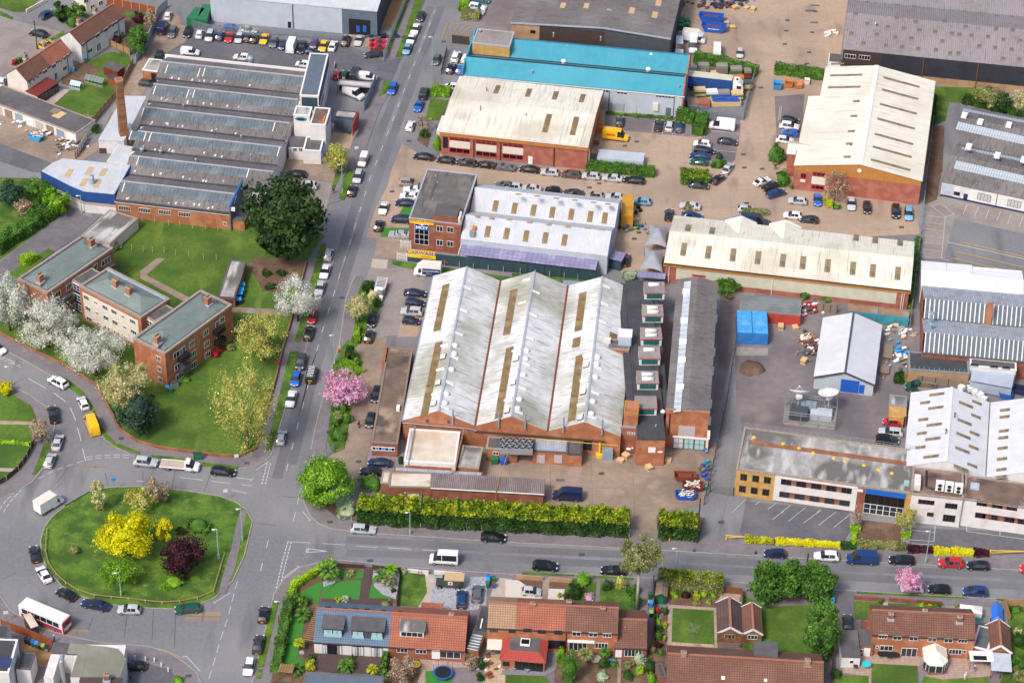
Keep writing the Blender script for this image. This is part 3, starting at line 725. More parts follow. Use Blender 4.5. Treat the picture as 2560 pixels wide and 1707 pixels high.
 def cowl(s,p,z,r=.5,m='metal',h=.5):
  x,y=s.loc(p,z)
  return s.put('roof_ventilator',MB().lathe([(r*.8,-.3),(r*.8,h*.3),(r,h*.3),(r*.98,h*.6),(r*.7,h*.9),(.05,h)],14,(x,y,z)),m,smooth=True)
 def gutter(s,m='fr_d',z=None,x0=0,x1=None,y=0,off=.35):
  x1=s.L if x1 is None else x1
  return s.put('gutter',MB().box(x0-.2,x1+.2,y-off,y-off+.16,z-.1,z+.06),m)
 def pipe(s,pp,r,m,name='pipe',n=6):
  return s.put(name,MB().path(pp,r,n),m)
def _strip(s,plane,pa,pb,w,m,name='rooflight',th=.06,bars=None,par=None,bar_m='galv',bw=.05):
 p0,n=plane;nn=Vector(n).normalized()
 a=s.plp(pa,p0,n);b=s.plp(pb,p0,n)
 ax=(Vector((1,0,0))if abs(nn.x)<1e-6 else Vector((0,1,0)))
 dn=nn.cross(ax).normalized()
 dd=b-a
 rx=ax if abs(dd.dot(ax))>abs(dd.dot(dn))else dn
 if dd.dot(rx)<0:rx=-rx
 sy=nn.cross(rx).normalized()
 l=abs(dd.dot(rx));mid=(a+b)/2
 o=link(name,MB().box(-l/2,l/2,-w/2,w/2,-.02,th).mesh(name),par or s.root,M[m])
 mt=Matrix((rx,sy,nn)).transposed().to_4x4();mt.translation=mid;o.matrix_local=mt
 if bars:
  mb=MB();k=max(1,int(l/bars))
  for i in range(k+1):
   x=-l/2+l*i/k;e=bw
   mb.box(x-e/2,x+e/2,-w/2,w/2,th,th+.05)
  for x in(-l/2,l/2):MB().box(x-.1,x+.1,-w/2,w/2,th,th+.08).bd('end_bar','upvc',o)
  q=mb.bd('glazing_bar',M[bar_m],o);q['kind']='stuff'
 return o
B.strip=_strip
def _planepoly(s,name,m,plane,poly,th=.15,par=None):
 p0,n=plane
 zf=lambda x,y:p0[2]-(n[0]*(x-p0[0])+n[1]*(y-p0[1]))/n[2]
 k=len(poly)
 vs=[(x,y,zf(x,y))for x,y in poly]+[(x,y,zf(x,y)-th)for x,y in poly]
 mb=MB().raw(vs,[tuple(range(k)),tuple(range(2*k-1,k-1,-1))]+[(i,k+i,k+(i+1)%k,(i+1)%k)for i in range(k)])
 o=s.put(name,mb,m)
 bm_=bmesh.new();bm_.from_mesh(o.data);bmesh.ops.recalc_face_normals(bm_,faces=bm_.faces);bm_.to_mesh(o.data);bm_.free()
 return o
B.ppo=_planepoly
def plb(name,label,cat,pix,z,m,z0=-.05):
 q=[P(a,z)for a in pix];c=sum(q,Vector())/len(q)
 s=B.__new__(B);s.O=Vector((c.x,c.y,0));s.rz=0;s.base=0;s.inv=s.rot=Matrix.Identity(3);s.H=z;s.L=s.D=1
 s.root=emp(name,s.O,0,label,cat)
 s.poly=[(a.x-c.x,a.y-c.y)for a in q]
 if m:s.put('wall',MB().prism(s.poly,z0,z),m)
 return s
# CENTRE: three-bay works
s=B('works_hall','white three-gabled factory hall with stained corrugated roof and gold strip lights','factory',t(32,1340,730),t(33,990,880),t(22,1595,950),5.)
bw=s.L/3
s.wl('bri_o',5.)
pl=[]
for i in range(3):
 pl.append(s.gable('roof_white_dirty',5.,2.9,'y',i*bw+(.12 if i else 0),(i+1)*bw-(.12 if i<2 else 0),over=.0,th=.12,wall='bri_o',ridge='lead'))
for i in(1,2):s.box('valley_gutter','c_rust',i*bw-.2,i*bw+.2,0,s.D,4.9,5.2)
s.box('gutter','pipe_b',-.25,-.02,-.2,s.D,4.85,5.05)
for i,(qa,qb)in enumerate((((22,1728,1028,22,1655,1448),(32,1665,20,32,1540,675)),((22,2350,1075,22,2287,1482),(32,2325,65,32,2200,715)),((23,643,1100,23,608,1448),(33,612,140,33,548,735)))):
 for q in(qa,qb):s.strip(pl[i][0],t(*q[:3]),t(*q[3:]),1.6,'rl_gold')
s.strip(pl[2][0],t(23,592,1510),t(33,583,65),1.6,'rl_gold');s.strip(pl[2][1],t(23,925,1468),t(23,920,1520),1.6,'rl_gold')
lv=(((22,1840,945),(22,1803,1148),(22,1765,1362),(32,1722,50),(32,1683,270),(32,1640,492)),((23,133,985),(23,97,1195),(23,67,1402),(33,37,97),(33,20,310),(32,2300,545)),((23,748,1125),(23,733,1272),(23,715,1415),(33,683,140),(33,658,367),(33,632,588)))
rv=(((22,1925,1058),(22,1890,1262),(22,1850,1475),(32,1805,160),(32,1765,390),(32,1720,615)),((23,218,1097),(23,190,1302),(23,160,1515),(33,125,215),(33,90,437),(33,58,660)),((23,858,1047),(23,842,1205),(23,823,1365),(33,780,250),(33,757,482),(33,730,705)))
sq=(((32,1708,155),(32,1662,392),(32,1622,582)),((33,40,175),(33,12,390),(32,2290,645)),((33,680,230),(33,652,475),(33,625,708)))
dm=(((32,1812,50),(32,1805,125),(32,1780,270),(32,1735,490),(32,1720,575)),((33,130,97),(33,122,172),(33,100,318),(33,65,540),(33,50,625)),((33,778,158),(33,770,220),(33,760,340),(33,735,560),(33,722,672)))
for i in range(3):
 s.ons(pl[i][0],[t(*q)for q in lv[i]],.45,1.7,'upvc','slope_vent',.25)
 s.ons(pl[i][1],[t(*q)for q in rv[i]],.45,1.7,'upvc','slope_vent',.25)
 for o in s.ons(pl[i][0],[t(*q)for q in sq[i]],1.5,1.2,'steel','roof_hatch',.18):
  link('hatch_lid',cch('hlid',lambda:MB().box(-.62,.62,-.5,.5,.18,.3).mesh('hatch_lid')),o,'upvc')
 for q in dm[i]:
  p=s.plp(t(*q),*pl[i][1])
  s.put('dome_vent',MB().lathe([(.62,-.3),(.62,.12),(.55,.32),(.35,.45),(.05,.5)],14,p),'upvc',smooth=True)
for c,x,y0,y1 in((32,1795,628,765),(32,2213,658,800),(33,120,672,815),(33,468,702,840),(33,820,722,865)):
 a,z=s.wp('S',t(c,x,y1),-.25)
 s.put('flue_pipe',MB().tube((a,-.25,z),(a,-.25,z+(y1-y0)/3.647/10.6),.17,.17,10),'pipe_b')
s.pipe([(s.L*.33,-.3,3.9),(s.L*.93,-.3,3.75)],.16,'black','wall_duct');s.pipe([(s.L*.55,-.25,3.2),(s.L*.99,-.25,3.)],.05,'c_yellow','gas_pipe')
s.pipe([(-.1,-.3,4.6),(s.L*.31,-.3,4.4),(s.L*.36,-.3,3.7)],.1,'pipe_b','rain_pipe')
for q in(t(32,1562,735),t(32,1757,745)):s.pn('S',0,0,.55,.8,'steel','louvre',px=q)
s.pipe([(s.L+.1,-.15,.2),(s.L+.1,-.15,5.)],.1,'black','down_pipe')
s.pn('S',0,0,1.6,2.4,'dark','doorway_shade',px=t(33,690,955))  # dark panel painted for the shade inside the hall opening
for q,m in((t(33,1065,985),'c_white'),):
 s.pn('S',s.L+1.6,2.2,.9,.4,m,'notice')
s=B('link_block','flat black-roofed brick block carrying six box rooflights beside the white hall','factory',t(33,1143,905),t(33,1397,907),t(23,1125,995),6.4)
s.wl('bri_o',6.3)
s.flat('feltb',6.4,edge='feltb',par=.12)
x0,y0=s.loc(t(33,1052,690),6.)
s.box('side_roof','feltb',x0,-.1,y0,s.D-.5,5.6,6.2)
s.box('side_roof','feltb',s.L+.1,s.L+1.2,10,s.D-.5,5.2,6.)
for c,x,y in((23,1297,1162),(23,1283,1372),(33,1268,52),(33,1253,229),(33,1236,453),(33,1220,684)):
 cx,cy=s.loc(t(c,x,y),6.45)
 o=s.put('box_rooflight',MB().box(cx-2,cx+2,cy,cy+3.7,6.4,8.),'stucco')
 s.put('lid',MB().box(cx-2.08,cx+2.08,cy-.1,cy+3.8,8.,8.1),'pav_l',o)
 s.put('trim',MB().box(cx-2.1,cx+2.1,cy-.14,cy-.1,7.93,8.1).box(cx+2.08,cx+2.13,cy-.1,cy+3.8,7.93,8.1),'c_red',o)
 s.put('pane',MB().box(cx-1.55,cx+1.55,cy-.03,cy+.02,6.65,7.8),'glass_teal',o)
 s.put('glazing_bar',MB().box(cx-.8,cx-.74,cy-.05,cy-.02,6.65,7.8).box(cx-.03,cx+.03,cy-.05,cy-.02,6.65,7.8).box(cx+.74,cx+.8,cy-.05,cy-.02,6.65,7.8),'fr_d',o)
 for k in((1.1,2.5)if(c,y)not in((23,1162),(33,229),(33,684))else((2.6,)if y!=684 else())):
  s.put('ridge_ventilator',MB().tube((cx-1.1,cy+k,8.25),(cx+1.1,cy+k,8.25),.4,.4,12),'upvc',o,True)
s.pn('S',0,0,1.35,1.25,'c_white','notice_board',px=t(33,1275,1000));s.pn('S',0,0,.35,.35,'c_red','alarm_bell',px=t(33,1167,990))
s.pn('S',0,0,.9,.35,'c_white','notice',px=t(33,1350,1018))
s.vent(t(33,1312,790),6.5,.12,.4);s.cowl(t(33,1375,660),6.5,.5,'upvc',.6)
s=B('grey_long_shed','long grey corrugated shed with pale rooflight strip and orange brick front','factory',t(33,1408,655),t(33,1795,685),t(23,1480,982),8.6)
s.wl('bri_o',8.6)
pl=s.gable('roof_grey_y',8.6,1.,'y',y0=.3,over=.15,th=.12,wall='bri_o')
s.box('parapet','bri_o',-.15,s.L+.15,-.05,.32,8.3,9.2)
s.box('coping','tile_tan',-.2,s.L+.2,-.1,.4,9.2,9.28)
s.strip(pl[0],t(23,1588,1012),t(33,1522,652),1.4,'glazing_pale','rooflight',.12,bars=1.5,bar_m='upvc')
for q in(t(23,1588,1100),t(23,1570,1362),t(33,1558,25),t(33,1549,190),t(33,1532,435)):
 p=s.plp(q,*pl[0]);s.box('ridge_ventilator','upvc',p.x-.75,p.x+.75,p.y-.5,p.y+.6,p.z-.1,p.z+.55)
s.pn('S',0,0,3.1,3.,'door_grey','roller_door',px=t(33,1592,840))
s.box('lintel','fasc',1.5,s.L+.3,-.25,-.02,2.75,3.1);s.box('door_post','fasc',s.L-.1,s.L+.3,-.25,-.02,0,2.75)
for k in range(3):s.wn('S',2.6+k*2.,1.4,1.9,2.6,'fr_d','glasp' if k else 'curtain',2,2,name='glazed_door')
s.pipe([(.7,-.12,3.5),(.7,-.12,8.3)],.1,'black','down_pipe')
for c,x,y in((33,1870,585),(33,1833,738),(33,1800,865),(33,1897,115),(33,1890,285),(23,1912,1340)):s.pn('E',s.loc(t(c,x,y),4.5)[1],4.5,1.4,1.1,'c_white','air_conditioner',0,.5)
s.box('eaves','bri_r',s.L-.02,s.L+.1,0,s.D,6.6,8.4)
s=B('brick_tower','orange brick stair tower with parapet standing between hall and black roof','tower',t(33,1020,660),t(33,1150,670),t(33,1030,550),9.5)
s.wl('bri_o',9.4);s.flat('felt',9.,edge='clad_o',par=.5,w=.25)
s.box('ledge','pipe_b',-.3,s.L+.1,-.3,-.02,6.1,6.45);s.box('lower_wall','bri_r',-.35,s.L,-.4,-.02,0,6.1)
s.wn('S',0,0,1.5,.5,px=t(33,1085,850),off=-.4,frame='upvc',cols=3)
s.pn('S',0,0,.6,.35,'c_white','notice',-.4,px=t(33,1060,985));s.pn('S',0,0,.35,.35,'c_white','notice',-.4,px=t(33,1098,982))
s=B('plant_deck','small railed plant deck cut into the far bay of the white hall roof','plant room',t(33,800,75),t(33,1068,92),t(23,805,1520),6.8)
s.wl('bri_o',6.7);s.flat('felt',6.8,edge='stone',par=.15)
s.box('duct_housing','clad_g',s.L-2.2,s.L+.3,1.2,3.6,6.8,9.);s.box('housing_top','c_white',s.L-2.3,s.L+.4,1.1,3.7,9.,9.15)
mb=MB()
for k in range(6):mb.tube((k*s.L/5,0,6.9),(k*s.L/5,0,8.),.03)
for z in(7.5,8.):mb.tube((0,0,z),(s.L,0,z),.03)
s.put('railing',mb,'galv');s.box('condenser','c_offwhite',s.L*.15,s.L*.35,1.5,2.6,6.8,7.7)
s=B('side_annex','long flat annex with blotched rust and black roof along the drive','annex',t(32,1052,935),t(32,1290,948),t(32,1232,75),3.1)
s.wl('bri_r',3.05);s.flat('roof_r',3.1,edge='wood_g',par=.2)
s.pn('S',0,0,4.4,.95,'fasc','window_band',px=t(32,1160,990))
for k,m in enumerate(('glasd','c_sky','glasd','c_sky','glasd','c_sky','glasd')):s.pn('S',0,0,.5,.55,m,'window_pane',.0,.09,px=t(32,1075+k*29,983+k*2))
s.box('wall_pier','bri_o',-.6,.2,s.D*.84,s.D,0,3.3)
s.box('flue_stub','c_white',s.L*.75,s.L*.88,s.D*.33,s.D*.37,3.1,3.9)
s=B('cream_block','low block with pale sandy flat roof and white edge in front of the hall','annex',t(32,1350,1105),t(32,1815,1135),t(32,1410,812),4.)
s.wl('stucco',3.95);s.flat('sandy',4.,edge='fasc',par=.2)
for k in range(3):s.pn('S',s.L*(.18+.3*k),2.6,3.,1.2,'bri_o','brick_panel')
s.pipe([(.9,s.D+.5,4.4),(.9,0,4.35),(.7,-.15,2.)],.12,'pipe_b','overhead_pipe')
s.wn('W',s.D*.5,2.4,.8,1.2)
s=B('store_room','small store with stained concrete roof beside the cream block','annex',t(32,1845,1155),t(32,2030,1172),t(32,1890,962),3.2)
s.wl('bri_o',3.15);s.flat('roof_c',3.2,par=.12)
s.pipe([(-.2,s.D+3,5.),(-.3,2,4.6),(-.4,-1.5,3.5),(-1.2,-2.2,3.2)],.12,'pipe_rust','overhead_pipe')
s=B('lean_to','narrow grey lean-to roof running below the cream block','lean-to',t(32,1255,1195),t(32,2065,1245),t(32,1262,1150),2.9)
s.wl('bri_r',2.8);s.flat('roof_silver',2.9,par=0)
s=B('corner_shed','small sandy-roofed shed touching the dark parked car','shed',t(32,1135,1302),t(32,1213,1308),t(32,1150,1195),2.6)
s.wl('bri_b',2.55);s.flat('sandy',2.6,edge='stone',par=.08)
s=B('stained_store','low store with pink stained flat roof behind the conifer hedge','store',t(32,1212,1340),t(32,1600,1348),t(32,1246,1205),2.8)
s.wl('bri_r',2.75);s.flat('sandy',2.8,edge='wood_g',par=.15)
s=B('ribbed_store','long low store with brown ribbed sheet roof behind the conifer hedge','store',t(32,1602,1338),t(33,285,1395),t(32,1640,1217),3.)
s.wl('bri_r',2.9);s.ppo('roof','roof_brown_ribbed',((0,0,3.),(0,-.05,1)),[(-.2,-.3),(s.L+.2,-.3),(s.L+.2,s.D),(-.2,s.D)])
s.gutter('upvc',3.,y=0,off=.42);s.pipe([(s.L*.58,-.5,.5),(s.L*.58,-.5,3.2),(s.L*.62,s.D+2.5,3.5),(s.L*.66,s.D+8,3.4)],.07,'clad_o','yellow_pipe')
s=B('compressor_house','low brick compressor house with two small windows below the fans','plant room',t(32,2098,988),t(33,48,1010),t(32,2118,880),3.)
s.wl('bri_o',2.95);s.flat('felt',3.,par=.12)
for q in(t(32,2187,1030),t(32,2297,1037)):s.wn('S',0,0,1.1,.8,px=q,cols=2)
s=B('switch_house','low brick switch house with two pale doors in the yard','plant room',t(33,190,1012),t(33,505,1030),t(33,205,888),3.)
s.wl('bri_o',2.95);s.flat('roof_silver',3.,par=.1,edge='felt')
for x in(262,420):s.pn('S',0,0,1.5,1.9,'door_grey','door',px=t(33,x,1083))
s=B('end_store','orange brick end store with dark felt roof beside the switch house','plant room',t(33,503,1040),t(33,637,1047),t(33,517,903),2.9)
s.wl('bri_o',2.85);s.flat('felt',2.9,par=.1,edge='feltb')
s=B('fan_condenser','large white air-cooled condenser with twin rows of round fans on the plant roof','condenser',t(32,2222,985),t(33,188,995),t(32,2230,885),4.6,base=3.05)
s.box('casing','metal',0,s.L,0,s.D,.15,1.45)
for k in range(5):
 for j in(0,1):
  c=((k+.5)*s.L/5,(j+.5)*s.D/2)
  o=s.put('fan',MB().lathe([(.68,1.45),(.68,1.6),(.6,1.6),(.58,1.5),(.05,1.5)],16,(c[0],c[1],0)),'fr_d')
  mb=MB()
  for a in range(4):mb.bar((c[0],c[1],1.56),(c[0]+.55*math.cos(a*1.57+.4),c[1]+.55*math.sin(a*1.57+.4),1.54),.22,.03)
  s.put('blade',mb,'metal',o)
for x in(.1,s.L-.2):s.box('leg','steel',x,x+.1,.1,s.D-.1,0,.15)
# EAST: office, white warehouse, yard sheds
s=B('office_block','two-storey yellow brick office with white window bands and stained flat roof','office',t(33,2045,1178),t(34,1310,1400),t(33,2115,797),6.2)
s.wl('bri_y',6.1);s.flat('roof_c',6.2,edge='stone',par=.25)
a0,_=s.wp('S',t(34,60,1300));a1,_=s.wp('S',t(34,812,1400))
s.box('white_facade','stucco',a0,a1,-.25,-.01,.35,6.05)
for r,(z,row)in enumerate(((0,((165,1293),(303,1312),(440,1330),(577,1350),(715,1370))),(0,((150,1405),(288,1425),(425,1445),(560,1465),(697,1485))))):
 al=[s.wp('S',t(34,*q),-.25)for q in row]
 zz=sum(q[1]for q in al)/5
 for q in al:s.wn('S',q[0],zz,1.9,1.3,'fr_b','glasd' if r==0 else 'glass',2,1,-.25)
 for q0,q1 in zip(al,al[1:]):s.pn('S',(q0[0]+q1[0])/2,zz,1.1,1.3,'bri_b','brick_infill',-.25,.03)
for q in((33,2112,1248),(33,2222,1262),(33,2328,1275),(33,2100,1355),(33,2208,1370),(33,2313,1385)):s.wn('S',0,0,1.25,1.5,'fr_b','glasd',2,1,px=t(*q))
a0,_=s.wp('S',t(34,880,1450));a1,_=s.wp('S',t(34,1240,1500))
s.box('entrance_fascia','c_blue',a0,a1,-.3,-.01,5.,6.05)
for k in range(6):
 w=(a1-a0)/6
 s.wn('S',a0+w*(k+.5),3.75,w,2.2,'fr_d','glasd',1,4 if k<2 else 1,-.05);s.wn('S',a0+w*(k+.5),1.4,w,2.3,'upvc','glass',1,2,-.05)
s.box('brick_pier','bri_r',a0-2.2,a0-.1,-.1,-.01,.1,6.)
s.pn('S',a0-1.2,5.4,1.4,.6,'c_white','sign_board',-.1)
s.box('walkway_strip','bri_b',1.2,s.L-.5,s.D*.62,s.D*.72,6.25,6.29)
mb=MB();k=26
for i in range(k+1):mb.tube((i*s.L/k,s.D-.05,6.3),(i*s.L/k,s.D-.05,7.4),.03)
for z in(6.9,7.4):mb.tube((0,s.D-.05,z),(s.L,s.D-.05,z),.03)
s.put('guard_rail',mb,'galv')
for i,(c,x,y)in enumerate(((33,2207,885),(34,137,945),(34,283,985),(34,413,1028),(34,600,1075),(34,703,1103),(34,875,1140),(34,1008,1182),(34,1130,1213))):
 x_,y_=s.loc(t(c,x,y),6.3)
 s.put('roof_anchor',MB().lathe([(.35,0),(.33,.12),(.06,.16),(.05,.5)],10,(x_,y_,6.25)),'c_yellow')
OFF=s
s=B('office_wing','white rendered office wing with dark wide windows and brown roof','office',t(34,1312,1405),t(34,1778,1455),t(34,1345,1165),6.6)
s.wl('stucco',6.5);s.flat('roof_r',6.6,edge='stone',par=.2)
for q,w,h in(((34,1443,1475),2.9,1.),((34,1670,1510),2.2,1.2),((44,1480,30),1.2,.9),((44,1650,65),2.2,1.6)):s.wn('S',0,0,w,h,'fr_b','glasd',4,1,px=t(*q))
s.box('stair_hood','stucco',.3,1.4,s.D*.15,s.D*.55,6.6,8.);s.pn('S',0,0,.9,1.3,'glasp','roof_light_box',-2.,.1,px=t(34,1262,1300))
s.pipe([(2.5,s.D*.9,6.9),(2.5,s.D*.3,6.9),(5,s.D*.2,6.9)],.16,'black','roof_duct')
WING=s
for k,(x,y)in enumerate(((1560,1385),(1645,1397),(1730,1410))):
 p=PT(34,x,y,6.75)
 r=emp('cooling_unit',p,s.rz,'tall white twin-fan cooling unit on the office wing roof','cooling unit','three cooling units on the roof')
 MB().box(-.75,.75,0,1.,.25,2.1).bd('casing','upvc',r);MB().box(-.7,-.55,0,1,0,.25).box(.55,.7,0,1,0,.25).bd('stand','c_rust',r)
 for z in(.75,1.55):MB().tube((0,0,z),(0,-.05,z),.36,.36,14).bd('fan','black',r)
s=B('office_range','long white office range with brick panels between windows and brown felt roof','office',t(34,1782,1452),t(34,2600,1570),t(34,1800,1235),6.2)
s.wl('stucco',6.1);s.flat('roof_r',6.2,edge='stone',par=.2)
for row in(((34,1950,1488),(34,2090,1505),(34,2225,1525)),((44,1935,45),(44,2060,58),(44,2200,75),(44,2325,92))):
 al=[s.wp('S',t(*q))for q in row];zz=sum(q[1]for q in al)/len(al)
 for q in al:s.wn('S',q[0],zz,1.9,1.2,'fr_b','glasd',2,1)
 for q0,q1 in zip(al,al[1:]):s.pn('S',(q0[0]+q1[0])/2,zz,1.5,1.2,'bri_r','brick_infill',0,.03)
s.box('roof_hatch','glazing_pale',1,2.6,s.D*.45,s.D*.7,6.2,6.6)
s=B('white_warehouse','white two-bay warehouse with rows of brown rooflights behind the office','warehouse',t(34,1240,1150),t(34,1985,1248),t(34,1283,482),6.)
bw=s.L;s.L2=bw*2
s.wl('stucco',5.95,x1=s.L2)
pa=s.gable('roof_white_y',6.,2.5,'y',0,bw-.1,over=.1,wall='stucco',ridge='fasc');pb=s.gable('roof_white_y',6.,2.5,'y',bw+.1,s.L2,over=.1,wall='stucco',ridge='fasc')
s.box('valley_gutter','fascia_brown',bw-.2,bw+.2,0,s.D,5.9,6.15)
for x,y,l in((1540,495,2.9),(1432,570,1.9),(1530,617,2.9),(1415,725,1.9),(1515,772,2.9),(1403,850,1.9),(1503,900,2.9),(1390,978,1.9),(1487,1062,2.9)):s.ons(pa[0],[t(34,x,y)],.85,l,'rooflight')
for x,y,l in((1805,590,2.9),(1905,572,2.),(1895,695,2.),(1792,748,2.9),(1883,853,2.),(1782,873,2.9),(1875,980,2.),(1772,1003,2.9),(1862,1143,2.),(1760,1168,2.9)):s.ons(pa[1],[t(34,x,y)],.85,l,'rooflight')
for x,y in((2160,638),(2157,700),(2150,828),(2145,890),(2138,985),(2134,1083),(2128,1180),(2125,1247)):s.ons(pb[0],[t(34,x,y)],.85,1.9,'rooflight')
for q in(t(34,1700,705),t(34,1620,855)):
 p=s.plp(q,*pa[0 if q[0]<2380 else 1]);s.put('vent_pipe',MB().tube((p.x,p.y,p.z),(p.x,p.y,p.z+1.),.1).tube((p.x,p.y,p.z+1),(p.x,p.y,p.z+1.2),.25,.1),'steel')
s=B('blue_door_shed','white metal shed with blue roller door and grey ridge in the tarmac yard','shed',t(34,425,335),t(34,965,405),t(24,497,1332),2.9)
s.wl('clad_g',2.85);s.gable('roof_white_y',2.9,2.1,'y',over=.2,wall='clad_g',ridge='steel',verge='steel')
s.pn('S',0,0,3.5,3.,'door_blue','roller_door',px=t(34,745,420));s.pn('S',0,0,1.,2.1,'door_blue','door',px=t(34,853,447))
s=B('equipment_platform','galvanised steel platform with railings holding two satellite dishes','platform',t(34,140,725),t(34,612,780),t(34,185,560),1.2)
s.wl('conc_g',.25);s.box('equipment_case','steel',1.,s.L*.45,1.,s.D-1,.25,1.9);s.box('equipment_case','clad_g',s.L*.5,s.L-.8,2.2,s.D-1.,.25,1.5)
s.box('equipment_case','pipe_b',s.L*.3,s.L*.6,s.D*.7,s.D-.3,.25,2.3)
for x in(0,s.L*.33,s.L*.66,s.L):
 for y in(0,s.D):s.put('post',MB().tube((x,y,.2),(x,y,3.2),.07),'galv')
mb=MB()
for z in(1.2,2.6,3.2):
 for y in(0,s.D):mb.tube((0,y,z),(s.L,y,z),.06)
 for x in(0,s.L):mb.tube((x,0,z),(x,s.D,z),.06)
for x in np.linspace(0,s.L,9):mb.tube((x,s.D*.55,2.6),(x,s.D,2.6),.05)
s.put('railing',mb,'galv')
for n,(x,y,lab)in enumerate(((275,590,'white satellite dish tilted up above the blue cases on the platform'),(550,600,'white satellite dish facing the shed at the other end of the platform'))):
 p=PT(34,x,y,2.);r=emp('satellite_dish',p,.2+.4*n,lab,'satellite dish')
 mb=MB().tube((0,0,0),(0,0,1.9),.16,.12)
 for a in range(3):mb.tube((.9*math.cos(a*2.09),.9*math.sin(a*2.09),-1.6),(0,0,1.),.07)
 mb.bd('pedestal','metal',r);MB().box(-.55,.55,-.35,.35,1.7,2.4).bd('drive_box','upvc',r)
 d=MB().lathe([(.1,0),(.9,.12),(1.5,.35),(2.,.68),(2.,.72),(1.45,.42),(.9,.2),(.05,.1)],24);o=d.bd('reflector','upvc',r,True)
 o.location=(0,.25,2.5);o.rotation_euler=(R(-32 if n==0 else-14),R(12 if n==0 else 0),0)
 f=MB().tube((-1.,0,.55),(0,0,1.5),.03).tube((1.,0,.55),(0,0,1.5),.03).tube((0,1,.55),(0,0,1.5),.03).tube((0,0,1.35),(0,0,1.6),.14).bd('feed_horn','upvc',r)
 f.location=o.location;f.rotation_euler=o.rotation_euler
def cont(lab,A,Bp,C,z,m,top=None,group=None,n=1,rust=False):
 s=B('shipping_container',lab,'container',A,Bp,C,z,group)
 x0=0
 s.box('body',m,0,s.L,0,s.D,.12,s.H)
 s.box('roof',top or m,.05,s.L-.05,.05,s.D-.05,s.H,s.H+.06)
 mb=MB()
 for x in np.arange(.3,s.L-.2,.35):mb.box(x,x+.15,-.035,0,.3,s.H-.2)
 q=s.put('rib',mb,m);q['kind']='stuff'
 mb=MB()
 for x in(-.03,s.L-.1):mb.box(x,x+.13,-.06,.1,0,s.H+.02);mb.box(x,x+.13,s.D-.1,s.D+.06,0,s.H+.02)
 s.put('corner_post',mb,m)
 return s
mat('cont_blue','#2b6fb5','#2a7ac2',1.,c3='#3f8fd0',s3=.4);mat('cont_blue_top','#3d93d2','#4aa0da',.8,c3='#6fb3e0',s3=.4)
mat('cont_red','#bb4634','#a83c2c',1.,c3='#8f3426',s3=.5);mat('cont_teal','#4397a8','#3b8a9c',.9,c3='#2f7283',s3=.5,c4='#7d6a55',s4=.8,lo4=.62,hi4=.72)
mat('rust_top','#8f6a4e','#a08b78',.6,c3='#6a4a3a',s3=.5,c4='#8e9899',s4=.4,lo4=.5,hi4=.65,f4=.7,rib=('x',.35,.05));mat('grey_top','#7f8687','#757c7d',.8,c3='#6a7071',s3=.3,grid=(0,1.,.03,'#555a5b'))
q0,q1=t(23,2055,1463),t(24,2,1475);mid=((q0[0]+q1[0])/2,(q0[1]+q1[1])/2);c0,c1=t(23,2072,1262),t(24,4,1275);cm=((c0[0]+c1[0])/2,(c0[1]+c1[1])/2)
cont('blue shipping container nearer the concrete pad and lane fence',q0,(mid[0]-.8,mid[1]),c0,2.9,'cont_blue','cont_blue_top');cont('blue shipping container alongside its twin, nearer the red container',mid,q1,cm,2.9,'cont_blue','cont_blue_top')
cont('red shipping container under a flat grey roof sheet',t(23,2068,1262),t(24,300,1312),t(23,2070,1118),2.6,'cont_red','grey_top')
q0,q1=t(24,725,1265),t(24,1285,1325);mid=((q0[0]+q1[0])/2,(q0[1]+q1[1])/2);c0,c1=t(24,735,1198),t(24,1290,1262);cm=((c0[0]+c1[0])/2,(c0[1]+c1[1])/2)
cont('teal shipping container with rusty roof close to the grey timber screens',q0,mid,c0,2.6,'cont_teal','rust_top');cont('teal shipping container with rusty roof at the fence end',(mid[0]+1,mid[1]),q1,cm,2.6,'cont_teal','rust_top')
s=B('storage_bin','brick storage bay with flat grey roof beside the white warehouse','store',t(34,1105,690),t(34,1262,705),t(34,1128,500),2.4)
s.wl('bri_y',2.3);s.flat('roof_c',2.4,y0=s.D*.5,edge='galv',par=.1)
s.pipe([(s.L-.3,-.2,0),(s.L-.3,-.2,2.6),(s.L+.6,-.1,3.)],.14,'black','duct')
s=B('sawtooth_works','saw-tooth works with two bands of white-barred north-light glazing and silver slopes','factory',t(34,1405,112),t(34,2420,205),t(24,1405,1035),4.4)
s.wl('bri_r',4.3)
pit=s.D/2
for k in range(2):
 y0=k*pit;gd=2.6;rise=3.
 pg=((0,y0,4.4),(0,-rise/gd,1));ps_=((0,y0+gd,4.4+rise),(0,rise/(pit-gd),1))
 s.ppo('glazed_slope','glazing_dark',pg,[(.3,y0),(s.L,y0),(s.L,y0+gd),(.3,y0+gd)],.1)
 s.ppo('roof','roof_silver',ps_,[(0,y0+gd),(s.L,y0+gd),(s.L,y0+pit),(0,y0+pit)],.15)
 mb=MB()
 for x in np.arange(.4,s.L,.9):mb.bar((x,y0-.02,4.5),(x,y0+gd-.02,4.5+rise),.2,.08)
 o=s.put('glazing_bar',mb,'fasc');o['kind']='stuff'
 s.box('gutter','felt',0,s.L,y0-.25,y0,4.3,4.55)
 mb=MB();mb.face([(0,y0,4.3),(0,y0+gd,4.4+rise-.1),(0,y0+pit,4.3)]);s.put('gable_wall',mb,'bri_r')
x,y=s.loc(t(24,2005,1375),5.);s.box('chimney','bri_o',x-.6,x+.6,y,y+1.2,3.5,9.2)
for q in(t(24,1480,1440),t(24,1485,1345)):s.vent(q,6.2,.35,1.6,'pipe_b','flue_pipe',True)
for q in(t(24,1597,1445),t(24,1930,1480),t(24,2210,1510)):s.cowl(q,5.6,.55,'steel',.4)
